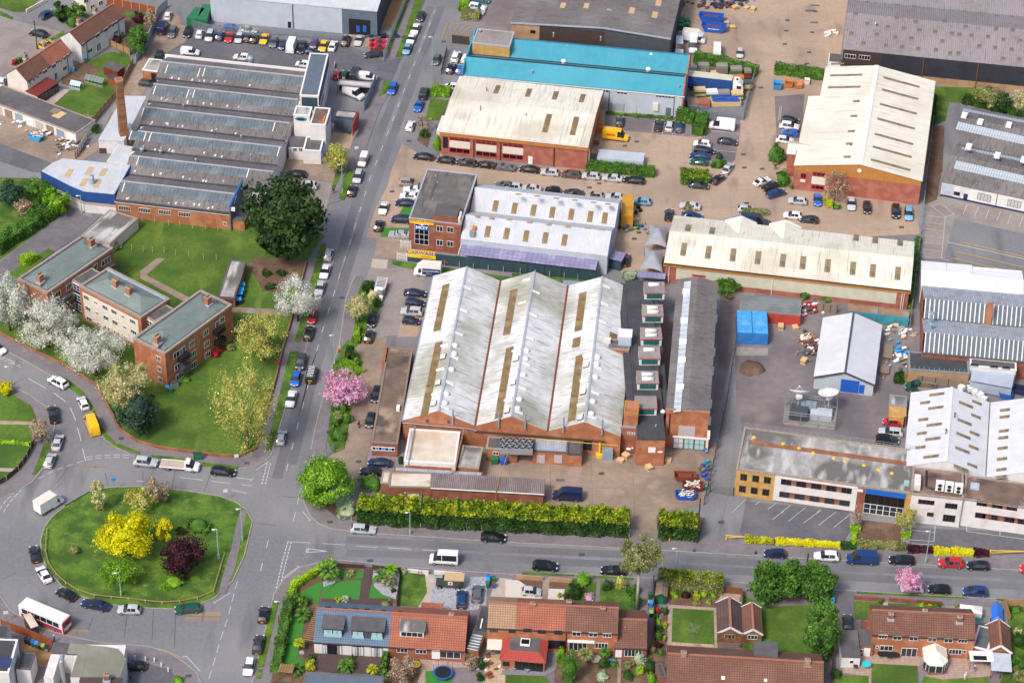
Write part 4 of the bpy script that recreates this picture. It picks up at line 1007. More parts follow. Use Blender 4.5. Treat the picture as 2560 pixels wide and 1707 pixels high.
mat('tent','#e8e8ec','#dfe0e6',.5,rough=.6)
s=B('tent_row','row of bright white fabric storage bays joined along the saw-tooth works','tent',t(24,1400,1025),t(24,2330,1107),t(24,1405,800),4.6)
s.wl('tent',4.)
for k in range(4):
 x0,x1=s.L*k/4+.04,s.L*(k+1)/4-.04;y1=s.D if k<2 else s.D*.86
 s.gable('tent',4.2,.9,'x',x0,x1,0,y1,over=.1,th=.1,wall='tent',name='fabric_roof')
s=B('felt_roof_house','low tan brick store with dark purple felt roof behind the green fence','store',t(34,1285,268),t(34,1835,308),t(34,1300,108),3.2)
s.wl('bri_t',3.15);s.flat('feltb',3.2,edge='galv',par=.12)
mb=MB()
for k in range(11):mb.box(1+k*s.L/12,1.1+k*s.L/12,.5,1.,3.25,3.4)
s.put('snow_guard',mb,'galv')
s=B('white_range','white rendered range with dark windows below the saw-tooth roof','office',t(34,1842,235),t(34,2265,275),t(34,1845,165),4.)
s.wl('stucco',3.95);s.flat('felt',4.,par=.1,edge='fasc')
for x,y in((1882,190),(2060,207),(2172,217)):s.wn('S',0,0,1.5,.8,'fr_d','glasd',2,px=t(34,x,y+38))
mat('tarp_grey','#a9b3c2','#9aa5b5',.5,rough=.5)
s=B('tarpaulin_lean_to','pale blue-grey tarpaulin lean-to beside the felt-roofed store','lean-to',t(34,1842,370),t(34,2222,440),t(34,1842,215),2.6)
s.ppo('tarpaulin','tarp_grey',((0,s.D,3.3),(0,-.12,1)),[(0,0),(s.L,0),(s.L,s.D),(0,s.D)],.05)
for x in(.1,s.L/2,s.L-.1):
 for y in(.1,s.D-.1):s.put('post',MB().tube((x,y,0),(x,y,2.7+.12*(y-.1)),.05),'galv')
s.box('side_sheet','tarp_grey',0,s.L,-.04,0,.3,2.4)
# NORTH: trading estate
s=B('cream_unit','wide brick unit with stained cream roof and ochre eaves beside the grey awnings','warehouse',t(23,1398,822),t(24,1290,1072),t(23,1490,405),5.2)
s.wl('bri_p',5.1)
pl=s.gable('roof_cream',5.2,1.9,'x',over=.25,th=.12,wall='clad_o')
s.box('fascia','clad_o',-.3,s.L+.3,-.34,-.02,4.35,5.12);s.gutter('fr_d',5.1,off=.46)
s.ons(pl[0],[t(*q)for q in((23,1565,707),(23,1790,733),(23,2015,757),(23,2243,783),(24,135,808),(24,317,828),(24,543,855),(24,773,880),(24,955,900),(24,1183,925))],1.15,3.6,'rooflight')
s.ons(pl[1],[t(*q)for q in((23,1605,512),(23,1825,537),(24,803,600),(24,978,622),(24,1205,645))],1.15,3.6,'rooflight')
a0,_=s.wp('S',t(23,1495,950));a1,_=s.wp('S',t(24,1170,1150))
s.box('cladding','clad_cream',a0,a1,-.12,-.01,1.3,4.35)
for q,v in(((23,2088,440),'c_blue'),((24,170,400),'fasc')):
 x,y=s.loc(t(*q),6.4)
 s.gable('roof_cream_y',5.3,1.3,'y',x-3.2,x+3.2,s.D*.62,s.D+.6,over=.15,th=.1,wall='clad_cream',verge=v,name='cross_roof')
for x in(.9,s.L*.445,s.L-1.3,s.L-.9):s.pipe([(x,-.2,.2),(x,-.2,4.4)],.09,'fasc','down_pipe')
s.pn('S',0,0,2.8,.5,'c_red','dark_opening',-.12,.03,px=t(23,1705,948))
s=B('twin_bay_garage','white twin-bay corrugated garage with gold rooflights behind the car wash','garage',t(22,1865,615),t(23,870,770),t(22,1990,140),4.6,D=21.)
s.wl('clad_g',4.5)
pp=[]
for k in range(2):pp.append(s.gable('roof_white',4.6,2.6,'x',y0=k*10.5+.05,y1=k*10.5+10.45,over=.0,th=.12,wall='clad_g'))
s.ons(pp[1][0],[t(*q)for q in((22,2183,312),(23,22,332),(23,195,350),(23,367,370),(23,540,388),(23,713,408),(23,845,422))],1.1,2.7,'rl_gold')
s.ons(pp[0][0],[t(*q)for q in((22,2112,545),(22,2285,563),(23,128,585),(23,303,603),(23,478,622))],1.1,2.7,'rl_gold')
s.ons(pp[1][1],[t(*q)for q in((23,58,205),(23,230,222),(23,402,242),(23,572,260),(23,745,280),(23,873,293))],1.1,2.2,'c_tan')
s.ons(pp[0][1],[t(*q)for q in((22,2020,400),(22,2148,415),(22,2310,430),(23,162,453),(23,335,473),(23,510,493),(23,688,510),(23,818,525))],1.1,2.2,'c_tan')
p=s.plp(t(22,1975,570),*pp[0][0]);s.put('extract_hood',MB().box(p.x-.5,p.x+.5,p.y-.9,p.y+.3,p.z,p.z+.9),'metal');s.put('extract_base',MB().box(p.x-.2,p.x+.5,p.y+.6,p.y+1.5,p.z,p.z+1.2),'c_orange')
mat('poly_purple','#8d89ab','#807c9c',1.5,c3='#a3a0bd',s3=.4,grid=(1.,.9,.05,'#6d698c'),rough=.4)
s=B('canopy','purple translucent sheet canopy along the car wash fence','canopy',t(22,1850,748),t(23,762,892),t(22,1890,640),3.2)
s.ppo('sheeting','poly_purple',((0,0,3.1),(0,-.12,1)),[(0,0),(s.L,0),(s.L,s.D),(0,s.D)],.04)
for x in np.linspace(.1,s.L-.1,9):s.put('post',MB().tube((x,.1,0),(x,.1,3.1),.05).tube((x,s.D-.1,0),(x,s.D-.1,3.1+.12*s.D),.05),'steel')
s.box('beam','upvc',-.2,-.05,0,s.D+.5,3.,3.4)
s=B('garage_offices','three-storey red brick garage office with felt roof and yellow car wash sign','office',t(22,1395,425),t(22,1868,478),t(12,1550,1545),7.6)
s.wl('bri_r',7.55);s.flat('roof_felt_strip',7.6,edge='lead',par=.18)
x0,y0=s.loc(t(22,1625,372),9.2);x1,_=s.loc(t(22,1843,388),9.2)
s.box('stair_head','bri_r',x0,x1,-.02,4.2,7.5,9.2);s.box('stair_roof','felt',x0+.05,x1-.05,.05,4.1,9.2,9.3)
s.pn('S',0,0,5.1,1.15,'c_yellow','sign_board',px=t(22,1510,452));s.text('S',t(22,1510,452),'HAND CAR WASH',.72,'c_red',bold=.012,xs=.83)
w=s.wn('S',0,0,3.,5.2,'upvc','glasd',3,4,px=t(22,1511,568),name='stair_window')
s.pn('S',0,0,2.9,1.1,'c_blue','sign_board',-.09,.03,px=t(22,1512,510));s.text('S',t(22,1512,510),'MOT',.95,'c_white',off=.13,bold=.03,xs=1.25)
for k in(-1,0,1):s.pn('S',0,0,.5,.35,'c_white','sticker',-.09,.03,px=t(22,1512+k*38,482+k*4))if k==0 else None
for q in((22,1675,517),(22,1770,527),(22,1675,645),(22,1770,655)):s.wn('S',0,0,1.35,1.35,px=t(*q),cols=2)
for q in((22,1858,385),(22,1845,430)):s.pn('E',0,0,.9,.9,'c_offwhite','air_conditioner',0,.4,px=t(*q))
for q in((22,1640,40),(22,1655,100),(22,1615,255)):s.vent(t(*q),7.65,.2,.3,'metal','roof_vent',False)
s=B('corrugated_wall','dark teal corrugated boundary wall with car wash sign beside the grass strip','wall',t(22,1378,718),t(23,800,903),t(22,1380,690),2.7)
n=16
for k in range(n):s.box('sheet','clad_t',s.L*k/n,s.L*(k+1)/n-.03,0,.08,0,2.65 if k%3 else 2.6)
for x in(1585,1720,1855,1982,2118,2255):
 a,_=s.wp('S',t(22,x,830+(x-1585)*.08),-.3);s.box('post','post_c',a-.06,a+.06,-.4,-.28,0,1.5)
for x in(75,212,343,475,600):
 a,_=s.wp('S',t(23,x,920+x*.08),-.3);s.box('post','post_c',a-.06,a+.06,-.4,-.28,0,1.6)
sg=s.pn('S',0,0,6.,1.95,'c_yellow','sign_board',-.06,.05,px=t(22,1510,750));s.text('S',t(22,1508,740),'CARWASH',1.2,'door_blue',off=-.115,bold=.03,xs=1.05);s.text('S',t(22,1550,775),'ENTRANCE',.45,'c_red',off=-.115,bold=.01,xs=.9)
for x,y in((1405,758),(1468,765),(1612,778)):
 a,z=s.wp('S',t(22,x,y),-.115)
 s.put('arrow',MB().raw([(a-.5,-.12,z-.08),(a+.2,-.12,z-.08),(a+.2,-.12,z-.2),(a+.6,-.12,z),(a+.2,-.12,z+.2),(a+.2,-.12,z+.08),(a-.5,-.12,z+.08)],[(0,1,2,3,4,5,6)]),'c_red',sg)
 MB_=None
s=B('purple_roof_kiosk','small dark kiosk with purple mono-pitch roof by the black parked car','kiosk',t(23,885,785),t(23,995,812),t(23,905,718),2.6)
s.wl('clad_t',2.5);s.ppo('roof','poly_purple',((0,0,2.6),(0,-.1,1)),[(-.1,-.1),(s.L+.1,-.1),(s.L+.1,s.D),(-.1,s.D)],.08)
mat('awning','#9c9fa8','#8f929b',.6,rough=.7)
for lab,q in(('grey four-point fabric awning nearer the black car by the cream unit',((1250,475),(1452,478),(1410,692),(1208,672))),('grey four-point fabric awning nearer the purple sheet porch',((1212,682),(1408,702),(1372,915),(1160,888)))):
 c=[PT(23,a,b,2.7)for a,b in q];ce=sum(c,Vector())/4
 r=emp('awning',(ce.x,ce.y,0),0,lab,'awning')
 n=10;vs=[]
 for i in range(n+1):
  for j in range(n+1):
   u,v=i/n,j/n
   p=c[0]*(1-u)*(1-v)+c[1]*u*(1-v)+c[2]*u*v+c[3]*(1-u)*v
   e=min(u,1-u,v,1-v);k=max(abs(u-.5),abs(v-.5))*2
   p=p+(ce-p)*(.22*4*((u*(1-u))if min(v,1-v)<min(u,1-u)else(v*(1-v)))*(k**3))
   p=p+Vector((0,0,1.7*(1-k)**1.2));vs.append(p-Vector((ce.x,ce.y,0)))
 fs=[(i*(n+1)+j,(i+1)*(n+1)+j,(i+1)*(n+1)+j+1,i*(n+1)+j+1)for i in range(n)for j in range(n)]
 MB().raw(vs,fs).bd('fabric','awning',r,True)
 for p in c:
  p=p-Vector((ce.x,ce.y,0));MB().tube((p.x,p.y,0),(p.x,p.y,2.75),.07).bd('pole','metal',r)
s=B('sheet_porch','low purple sheet porch roof below the second fabric awning','canopy',t(23,1140,955),t(23,1395,978),t(23,1150,905),2.3)
s.ppo('sheeting','poly_purple',((0,0,2.3),(0,-.05,1)),[(0,0),(s.L,0),(s.L,s.D),(0,s.D)],.04)
for x in(.1,s.L-.1):s.put('post',MB().tube((x,.1,0),(x,.1,2.3),.05).tube((x,s.D-.1,0),(x,s.D-.1,2.4),.05),'steel')
s=B('sheet_fence','pale blue corrugated sheet fence below the kiosk','fence',t(23,845,985),t(23,1110,1060),t(23,850,960),2.2)
for k in range(8):s.box('sheet','pipe_b' if k<4 else 'steel',s.L*k/8,s.L*(k+1)/8-.02,0,.06,0,2.2)
s=B('brick_unit','pink brick unit with stained cream roof, ochre fascia and red-framed windows','warehouse',t(12,1688,1190),t(13,690,1332),t(12,1860,702),6.2)
s.wl('bri_p',6.1)
pl=s.gable('roof_cream',6.2,1.1,'x',over=.2,th=.12,wall='clad_o')
s.box('fascia','clad_o',-.3,s.L+.3,-.3,-.02,5.,6.1);s.box('side_fascia','clad_o',s.L+.02,s.L+.28,-.3,s.D+.2,5.,6.1);s.gutter('fasc',6.12,off=.4)
s.ons(pl[1],[t(*q)for q in((12,2197,818),(13,150,848),(13,395,873),(13,640,898))],1.1,4.2,'rl_gold');s.ons(pl[0],[t(*q)for q in((13,320,1125),(13,570,1150))],1.2,6.6,'rl_gold')
for c,x,y in((12,1858,1265),(12,2100,1297),(13,10,1320)):
 a,z=s.wp('S',t(c,x,y));wd=4.6
 s.wn('S',a,z,wd,1.2,'fr_r','glasd',4,2,fw=.14);s.pn('S',a,z-1.55,wd,1.75,'c_offwhite','spandrel');s.wn('S',a,z-3.15,wd,1.2,'fr_r','glasd',3,1,fw=.14)
s.pn('S',0,0,1.1,2.8,'black','sign_board',px=t(12,1727,1300));o=s.text('S',t(12,1727,1285),'DOMUS',.55,'c_yellow',off=.07,bold=.01)
o.matrix_local=o.matrix_local@Matrix.Rotation(R(-90),4,'Z')
for x in(1985,2230):
 a,_=s.wp('S',t(12,x,1330));s.pipe([(a,-.12,.2),(a,-.12,5.)],.12,'fr_b','down_pipe')
a,_=s.wp('S',t(13,382,1430));s.pipe([(a,-.12,.2),(a,-.12,5.)],.14,'fr_b','down_pipe')
s.pn('S',0,0,1.,2.1,'upvc','door',px=t(13,167,1462));s.cowl(t(12,2105,828),7.,.12,'steel',.9);s.vent(t(12,2047,1000),7.3,.1,.8,'steel');s.vent(t(13,128,1060),7.,.1,.5,'c_rust')
s.box('porch','stucco',-1.6,-.1,s.D*.12,s.D*.4,0,4.2);s.pipe([(s.L+.35,.6,.2),(s.L+.35,.6,5)],.1,'fasc','down_pipe')
s=B('teal_roof_unit','bright turquoise twin-ridge roofed unit with pale grey cladding','warehouse',t(12,1890,690),t(13,1565,880),t(12,2000,260),5.6,D=18.6)
s.wl('clad_g',5.5)
pp=[s.gable('roof_teal',5.6,2.3,'x',x1=s.L-.3,y0=k*9.3+.05,y1=k*9.3+9.25,over=.0,th=.12,wall='clad_g',ridge='clad_n' if k==0 else None)for k in range(2)]  # near ridge cap coloured navy to draw the shaded gap behind it
s.box('valley_gutter','clad_n',0,s.L-.3,9.1,9.45,5.6,5.85);s.gutter('upvc',5.55,off=.2)
mb=MB();mb.box(s.L-.3,s.L,-.1,s.D+.1,0,5.9)
for k in(0,1):mb.raw([(s.L-.3,k*9.3,5.9),(s.L-.3,k*9.3+9.3,5.9),(s.L-.3,k*9.3+4.65,8.2),(s.L,k*9.3,5.9),(s.L,k*9.3+9.3,5.9),(s.L,k*9.3+4.65,8.2)],[(0,1,2),(5,4,3),(1,4,5,2),(2,5,3,0)])
s.put('end_wall',mb,'bri_o')
s.box('side_parapet','roof_teal',-.35,0,-.2,s.D,0,7.6)
for q,w in(((13,1003,850),2.4),((13,1395,885),4.2),((13,820,830),3.2)):s.wn('S',0,0,w,.6,'upvc','glasd',int(w/.7),px=t(*q))
s.pn('S',0,0,1.2,1.9,'c_offwhite','air_conditioner',0,.4,px=t(13,1310,972));s.pn('S',0,0,1.2,2.1,'clad_s','door',px=t(13,1425,1020))
for x in(885,1480):
 a,_=s.wp('S',t(13,x,900));s.pipe([(a,-.1,.2),(a,-.1,5.4)],.08,'black','down_pipe')
for q,z in(((13,502,440),7.),((13,1268,515),7.),((13,470,575),7.9),((13,1243,650),7.9)):
 x,y=s.loc(t(*q),z);s.put('roof_ventilator',MB().lathe([(.45,-.5),(.45,.3),(.6,.35),(.58,.7),(.3,.9),(.05,.95)],14,(x,y,z)),'upvc',smooth=True)
for q,z in(((13,183,665),6.9),((13,1523,808),6.4),((13,378,325),8.2),((13,808,362),8.)):s.vent(t(*q),z,.14,.7,'metal')
s=B('yellow_brick_box','yellow brick plant box with pale flat roof at the end of the turquoise roof','plant room',t(12,1972,395),t(12,2312,430),t(12,2002,262),8.6)
s.wl('bri_y',8.5);s.flat('pav_l',8.6,edge='lead',par=.15);s.cowl(t(12,2045,290),8.7,.35,'metal',.6)
s=B('grey_gable_warehouse','large grey-roofed warehouse with dark blue and brown gable wall','warehouse',t(13,0,207),t(13,1440,352),t(13,78,0),7.6,D=45)
s.wl('bri_t',7.5);pl=s.gable('roof_grey_y',7.6,1.1,'y',over=.25,th=.15,wall='clad_d',frac=.58,verge='lead')
a0,_=s.wp('S',t(13,250,300));a1,_=s.wp('S',t(13,850,300));s.box('brown_cladding','clad_brown',a0,a1,-.12,-.01,.2,7.55);s.box('dark_cladding','clad_d',a1,s.L,-.12,-.01,.2,7.55)
s.box('side_cladding','clad_d',s.L+.01,s.L+.12,-.1,s.D,.2,7.55);s.ons(pl[0],[t(13,465,52),t(13,678,55)],2.4,1.2,'c_tan');s.ons(pl[1],[t(13,1093,98),t(13,1303,138),t(13,1335,30)],2.8,1.3,'c_tan');s.ons(pl[1],[t(13,887,92)],.6,1.2,'roof_silver')
s.pn('S',0,0,1.2,.8,'glasd','louvre',px=t(13,190,292))
s=B('big_grey_warehouse','huge grey corrugated warehouse with scattered dull rooflights and navy wall','warehouse',t(14,688,447),t(14,2500,627),t(14,740,0),7.,D=60)
s.wl('bri_t',6.9);pl=s.gable('roof_grey_big',7.,3.,'x',y1=23,over=.25,th=.15,wall='clad_n');pl2=s.gable('roof_grey_big',7.,3.,'x',y0=23.1,y1=46,over=.1,th=.15,wall='clad_n')
a0,_=s.wp('S',t(14,1030,540));s.box('navy_cladding','clad_n',a0,s.L,-.12,-.01,2.,6.9);s.box('brown_cladding','clad_brown',0,a0-.02,-.12,-.01,.2,6.9)
for x,y in((750,515),(880,525)):s.wn('S',0,0,2.6,1.1,'upvc','glasd',4,px=t(14,x,y),off=-.12)
for x,y in((1410,640),(1905,690)):
 a,_=s.wp('S',t(14,x,y));s.pipe([(a,-.25,.2),(a,-.25,6.7)],.13,'wood_b','down_pipe')
RL=((800,130),(905,20),(905,220),(990,320),(1090,250),(1185,45),(1175,170),(1235,265),(1160,345),(1305,355),(1330,60),(1345,205),(1380,280),(1405,10),(1475,70),(1525,295),(1590,380),(1610,200),(1680,310),(1690,40),(1745,320),(1765,40),(1795,105),(1800,250),(1855,330),(1870,60),(1940,120),(1925,425),(2005,340),(2010,75),(2080,270),(2070,440),(2085,150),(2145,365),(2220,455),(2225,155),(2230,280),(2300,375),(2290,545),(2145,540),(1660,490),(1735,490),(1530,460),(1370,450),(1220,435),(1075,420),(760,310),(870,400))
s.ons(pl[0],[t(14,x,y)for x,y in RL if y>60+(x-740)*.09],.9,1.3,'rooflight_grey');s.ons(pl[1],[t(14,x,y)for x,y in RL if y<=60+(x-740)*.09 and y>-20],.9,1.6,'rooflight_grey')
p=s.plp(t(14,980,240),*pl[0]);s.put('vent_pipe',MB().tube((p.x,p.y,p.z),(p.x,p.y,p.z+.8),.2).tube((p.x,p.y,p.z+.8),(p.x,p.y,p.z+1.1),.4,.1),'metal')
s.box('side_porch','fasc',-3.2,-.3,1,5,0,2.6);s.box('porch_roof','felt',-3.,-.3,1.2,4.8,2.6,2.7)
zE=6.4
dE=(P(t(14,1500,742),zE)-P(t(24,1400,75),zE)).length
s=B('cream_gable_warehouse','cream-roofed brick warehouse with ochre gable and brown rooflight bars','warehouse',t(14,245,1500),t(24,1400,75),t(14,530,535),zE,D=dE)
xs,ys=s.loc(t(14,475,868),zE+.6);xr=s.L*.51
rise=2.3
sl0,sl1=rise/xr,rise/(s.L-xr)
s.put('wall',MB().prism([(0,0),(s.L,0),(s.L,s.D),(xs+.3,s.D),(xs+.3,ys),(0,ys)],-.05,zE),'bri_p')
p0=(xr,0,zE+rise);PW=(p0,(-sl0,0,1));PE_=(p0,(sl1,0,1))
s.ppo('roof','roof_cream_y',PW,[(-.2,-.3),(xr,-.3),(xr,s.D+.2),(xs,s.D+.2),(xs,ys),(-.2,ys)],.13);s.ppo('roof','roof_cream_y',PE_,[(xr,-.3),(s.L+.2,-.3),(s.L+.2,s.D+.2),(xr,s.D+.2)],.13)
s.put('gable_wall',MB().raw([(0,-.03,zE-1.4),(s.L,-.03,zE-1.4),(s.L,-.03,zE-.1),(xr,-.03,zE+rise-.15),(0,-.03,zE-.1)],[(0,1,2,3,4)]),'clad_o');s.put('far_gable',MB().raw([(xs+.3,s.D,zE-.2),(s.L,s.D,zE-.2),(xr,s.D,zE+rise-.15)],[(2,1,0)]),'clad_o')
s.box('eaves_trim','fascia_brown',-.32,-.2,-.3,ys,zE-.35,zE);s.box('eaves_trim','fascia_brown',s.L+.2,s.L+.32,-.3,s.D+.2,zE-.35,zE);s.box('ridge','fasc',xr-.5,xr+.5,-.3,s.D+.2,zE+rise-.02,zE+rise+.06)
for x,y,l in((1217,752,8.4),(1203,862,8.4),(1187,995,8.5),(1168,1130,8.6),(1148,1270,8.7),(1132,1387,8.7),(1117,1505,8.8)):s.ons(PE_,[t(14,x,y)],.85,l,'rooflight')
for x,y,l in((633,583,2.9),(713,688,7.3),(695,797,7.3),(805,925,1.5),(782,1060,1.5),(760,1198,1.5),(740,1313,1.5),(722,1432,1.5)):s.ons(PW,[t(14,x,y)],.85,l,'rooflight')
s.ons(PW,[t(14,757,1325)],.3,.5,'steel','roof_hatch')
yy=s.loc(t(14,300,1340),zE)[1]
s.gable('roof_cream',5.9,1.,'x',-2.2,xr*.5,yy-2.6,yy+2.6,over=.1,th=.1,wall='clad_o',name='porch_roof');s.box('porch_wall','bri_p',-2.,-.02,yy-2.4,yy+2.4,-.05,5.9)
for q,w,h in(((24,322,35),1.2,1.4),((24,465,20),2.8,1.),((24,453,140),2.8,1.)):s.wn('S',0,0,w,h,'fr_r','glasd',3 if w>2 else 2,1,fw=.12,px=t(*q))
s.pn('S',0,0,3.,1.9,'c_offwhite','spandrel',px=t(24,460,80));s.pn('S',0,0,1.1,.7,'c_offwhite','spandrel',px=t(24,317,80))
s.put('round_sign',MB().tube((xr,-.05,zE+.5),(xr,-.16,zE+.5),.45,.45,16),'upvc')
s=B('white_wall_works','low works with two grey roofs, striped rooflights and white barred-window wall','factory',t(24,1588,92),t(24,2480,278),t(14,1650,945),3.6)
s.wl('stucco',3.5);s.box('plinth','c_navy',0,s.L,-.06,-.01,0,.5)
hb=s.D/2
pp=[s.gable('roof_grey',3.6,2.,'x',y0=k*hb+.05,y1=(k+1)*hb-.05,over=.15,th=.12,wall='bri_o')for k in range(2)]
for plane,qa,qb,n in((pp[1][0],(14,1722,1145),(14,2420,1302),30),(pp[0][0],(14,1705,1502),(14,2420,1660),30),(pp[1][1],(14,1778,1000),(14,2420,1128),26),(pp[0][1],(14,1765,1350),(14,2420,1482),26)):
 a,b=t(*qa),t(*qb);two=plane in(pp[1][0],pp[0][0])
 s.ons(plane,[(a[0]+(b[0]-a[0])*(k+.5)/n,a[1]+(b[1]-a[1])*(k+.5)/n)for k in range(n)],.5,2.4 if two else 1.6,'glazing_pale','rooflight_pane')
for q,pl_ in(((14,1790,1060),1),((14,1935,1120),1),((14,2195,1148),1),((14,1830,1345),0),((14,2090,1425),0),((14,2330,1465),0)):
 p=s.plp(t(*q),*pp[pl_][0]);s.box('ridge_ventilator','upvc',p.x-.6,p.x+.6,p.y-1.,p.y+.8,p.z,p.z+.6)
for x,y in((1970,232),(2245,290)):
 s.wn('S',0,0,2.9,1.7,'fr_d','curtain',4,5,fw=.07,px=t(24,x,y))
s.pn('S',0,0,1.3,.9,'dark','window',px=t(24,1722,198));s.pn('S',0,0,.9,1.6,'c_navy','door',px=t(24,1800,228));s.pn('S',0,0,2.6,2.8,'clad_g','pale_panel',0,.02,px=t(24,1640,165))
s.pipe([(s.wp('S',t(24,2085,250))[0],-.1,.1),(s.wp('S',t(24,2085,250))[0],-.1,3.4)],.06,'black','down_pipe')
s=B('pale_warehouse','pale grey ribbed warehouse with slate blue workshop bay and open door','warehouse',t(12,-420,-32),t(12,1100,107),t(12,-400,-100),6.8,D=30)
s.wl('clad_g',6.7);pl=s.gable('roof_white',6.8,2.,'x',over=.15,wall='clad_g')
a0,_=s.wp('S',t(12,785,190));s.box('slate_cladding','clad_s',a0,s.L+.1,-.12,-.01,0,6.75);s.box('side_cladding','clad_d',s.L+.01,s.L+.12,-.1,s.D,0,6.75)
s.pn('S',0,0,5.2,4.2,'dark','workshop_door_shade',-.12,.02,px=t(12,945,250))  # near-black panel paints the shaded recess behind the open door
for x in(930,990):s.pn('S',0,0,.8,1.7,'c_blue','car_lift',-.14,.05,px=t(12,x,265))
s.pipe([(s.wp('S',t(12,335,140))[0],-.12,.2),(s.wp('S',t(12,335,140))[0],-.12,6.6)],.12,'clad_s','down_pipe');s.pn('S',0,0,.8,1.6,'dark','door',px=t(12,305,228))
for q in((11,2015,100),(11,2140,110)):pass
# WEST: old factory
s=B('ridge_factory','old grey asbestos-roofed factory with six ridges and long glazed strips','factory',t(21,1050,262),t(21,2095,383),t(11,1505,522),4.2)
nb=6;pit=s.D/nb
L2=s.loc(t(12,345,1105),4.2)[0]
xN=s.loc(t(11,1505,522),4.2)[0];x1N=s.loc(t(12,505,612),4.2)[0];xw=lambda k:xN*k/(nb-.5);xe=lambda k:s.L if k==0 else L2+(x1N-L2)*(k-3.2)/2.5
s.wl('bri_o',4.1,y1=pit);s.put('wall',MB().prism([(xw(1),pit+.01),(xe(1),pit+.01),(xe(5),s.D),(xN,s.D)],-.05,4.1),'stucco')
pp=[]
for k in range(nb):
 x1=xe(k)
 pp.append(s.gable('roof_grey',4.2,1.7,'x',xw(k),x1,y0=k*pit+.04,y1=(k+1)*pit-.04,over=.0,th=.12,wall='bri_o' if k==0 else 'stucco',ridge='lead'))
 s.box('valley_gutter','feltb',xw(k),x1,k*pit-.3,k*pit+.25,4.2,4.5)
for k,qs in enumerate((((21,1125,145,21,2145,255),),((11,1258,1462,21,2258,20),),((11,1190,1235,11,1322,1248),(11,1368,1255,12,205,1385)),((11,1300,1032,12,165,1155),),((11,1408,828,11,1712,858),(11,1765,865,12,390,965)),((11,1518,635,11,1815,662),(11,1858,668,12,445,755)))):
 for q in qs:s.strip(pp[k][0],t(*q[:3]),t(*q[3:]),2.5,'glazing','glazed_strip',.05,bars=.8)
random.seed(5)
for k in range(nb):
 for j in range(9):
  x=random.uniform(2,s.L-3)+xw(k);y=k*pit+pit*random.uniform(.03,.1)
  s.box('patch_sheet','upvc' if j%3 else 'glazing_pale',x,x+.35,y,y+.9,4.2+1.7*2*(y-k*pit)/pit+.05,4.2+1.7*2*(y-k*pit)/pit+.32)
for c,x,y,k,r in((11,1298,1385,1,.55),(11,1468,1400,1,.5),(11,1788,1480,1,.3),(11,1675,985,3,.3),(11,1665,880,4,.25),(11,1745,890,4,.25),(11,1800,1120,3,.2),(11,2200,1265,2,.3),(11,1932,1358,2,.2),(11,2290,1440,2,.25)):
 p=s.plp(t(c,x,y),*pp[k][1]);s.put('roof_ventilator',MB().lathe([(r*.9,-.4),(r*.8,.5),(r*1.05,.7),(r,.95),(.05,1.1)],12,p),'galv',smooth=True)
p=P(t(11,2285,560),5);q=s.inv@(p-s.O);s.put('roof_ventilator',MB().lathe([(.7,-1),(.7,.3),(1.,.6),(.8,1.3),(.05,1.5)],14,(q.x,q.y,5)),'galv',smooth=True)
for x,y in((1135,330),(1320,350),(1500,368),(1682,388)):s.wn('S',0,0,2.6,1.1,'upvc','glasd',7,1,px=t(21,x,y),fw=.06)
s.wn('S',0,0,.8,.8,px=t(21,2052,472));s.pn('S',0,0,1.1,1.,'c_white','sign_board',px=t(21,2120,338))
s.box('fascia','fasc',-.1,s.L,-.12,-.01,3.85,4.25);s.box('end_cladding','clad_s',s.L+.01,s.L+.25,-.3,pit,0,6.2);s.box('edge_trim','c_blue',s.L-.05,s.L+.32,-.35,pit,6.2,6.4);s.box('porch','bri_o',s.L+.3,s.L+3.,.2,4.,0,2.6);s.box('porch_roof','felt',s.L+.3,s.L+3.1,.1,4.1,2.6,2.75)
s.box('far_fascia','fasc',xN,x1N,s.D,s.D+.25,3.9,4.9)
s=B('boiler_annex','low white-roofed annex at the foot of the tall brick chimney','annex',t(11,898,1280),t(11,1130,1285),t(11,1145,868),3.4)
q=s.loc(t(11,1335,880),3.4)
s.put('wall',MB().prism([(0,0),(s.L,0),(q[0],q[1]),(q[0]-s.L*.9,q[1])],0,3.3),'stucco');s.put('roof',MB().prism([(-.1,-.1),(s.L,-.1),(q[0],q[1]),(q[0]-s.L*.92,q[1])],3.3,3.45),'roof_white')
s.pn('S',0,0,1.6,2.2,'fr_b','door',px=t(11,940,1390))
s=B('white_link','white flat-roofed link between annex and blue-clad works','annex',t(11,970,1472),t(11,1192,1505),t(11,1062,1312),3.2)
s.wl('stucco',3.1);s.flat('roof_white',3.2,par=0)
s=plb('blue_clad_works','white-roofed works with curved front of royal blue cladding','factory',[t(11,372,1562),t(11,470,1490),t(11,570,1447),t(11,880,1477),t(11,1195,1510),t(21,1045,208),t(21,762,182),t(21,640,130)],5.2,'conc_p')
k=1.004
s.put('blue_cladding',MB().prism([(x*1.006,y*1.006)for x,y in s.poly],2.7,5.22),'clad_blue');s.put('roof',MB().prism([(x*.985,y*.985)for x,y in s.poly],5.2,5.3),'roof_white')
for x,y in((765,95),(885,108),(630,10),(940,5),(815,-10)):
 p=s.plp(t(21,x,y),(0,0,5.3),(0,0,1));s.put('rooflight',MB().raw([(p.x-.9,p.y-1.5,5.34),(p.x+.3,p.y-1.5,5.34),(p.x+.9,p.y+1.5,5.34),(p.x-.3,p.y+1.5,5.34)],[(0,1,2,3)]),'c_tan')
p=s.plp(t(21,843,100),(0,0,5.3),(0,0,1));s.put('flue_pipe',MB().lathe([(.75,0),(.6,.7),(.45,.9),(.45,1.8),(.05,1.8)],14,(p.x,p.y,5.3)),'galv',smooth=True)
s.put('base_band',MB().prism([(x*1.01,y*1.01)for x,y in s.poly],0,1.9),'stucco')
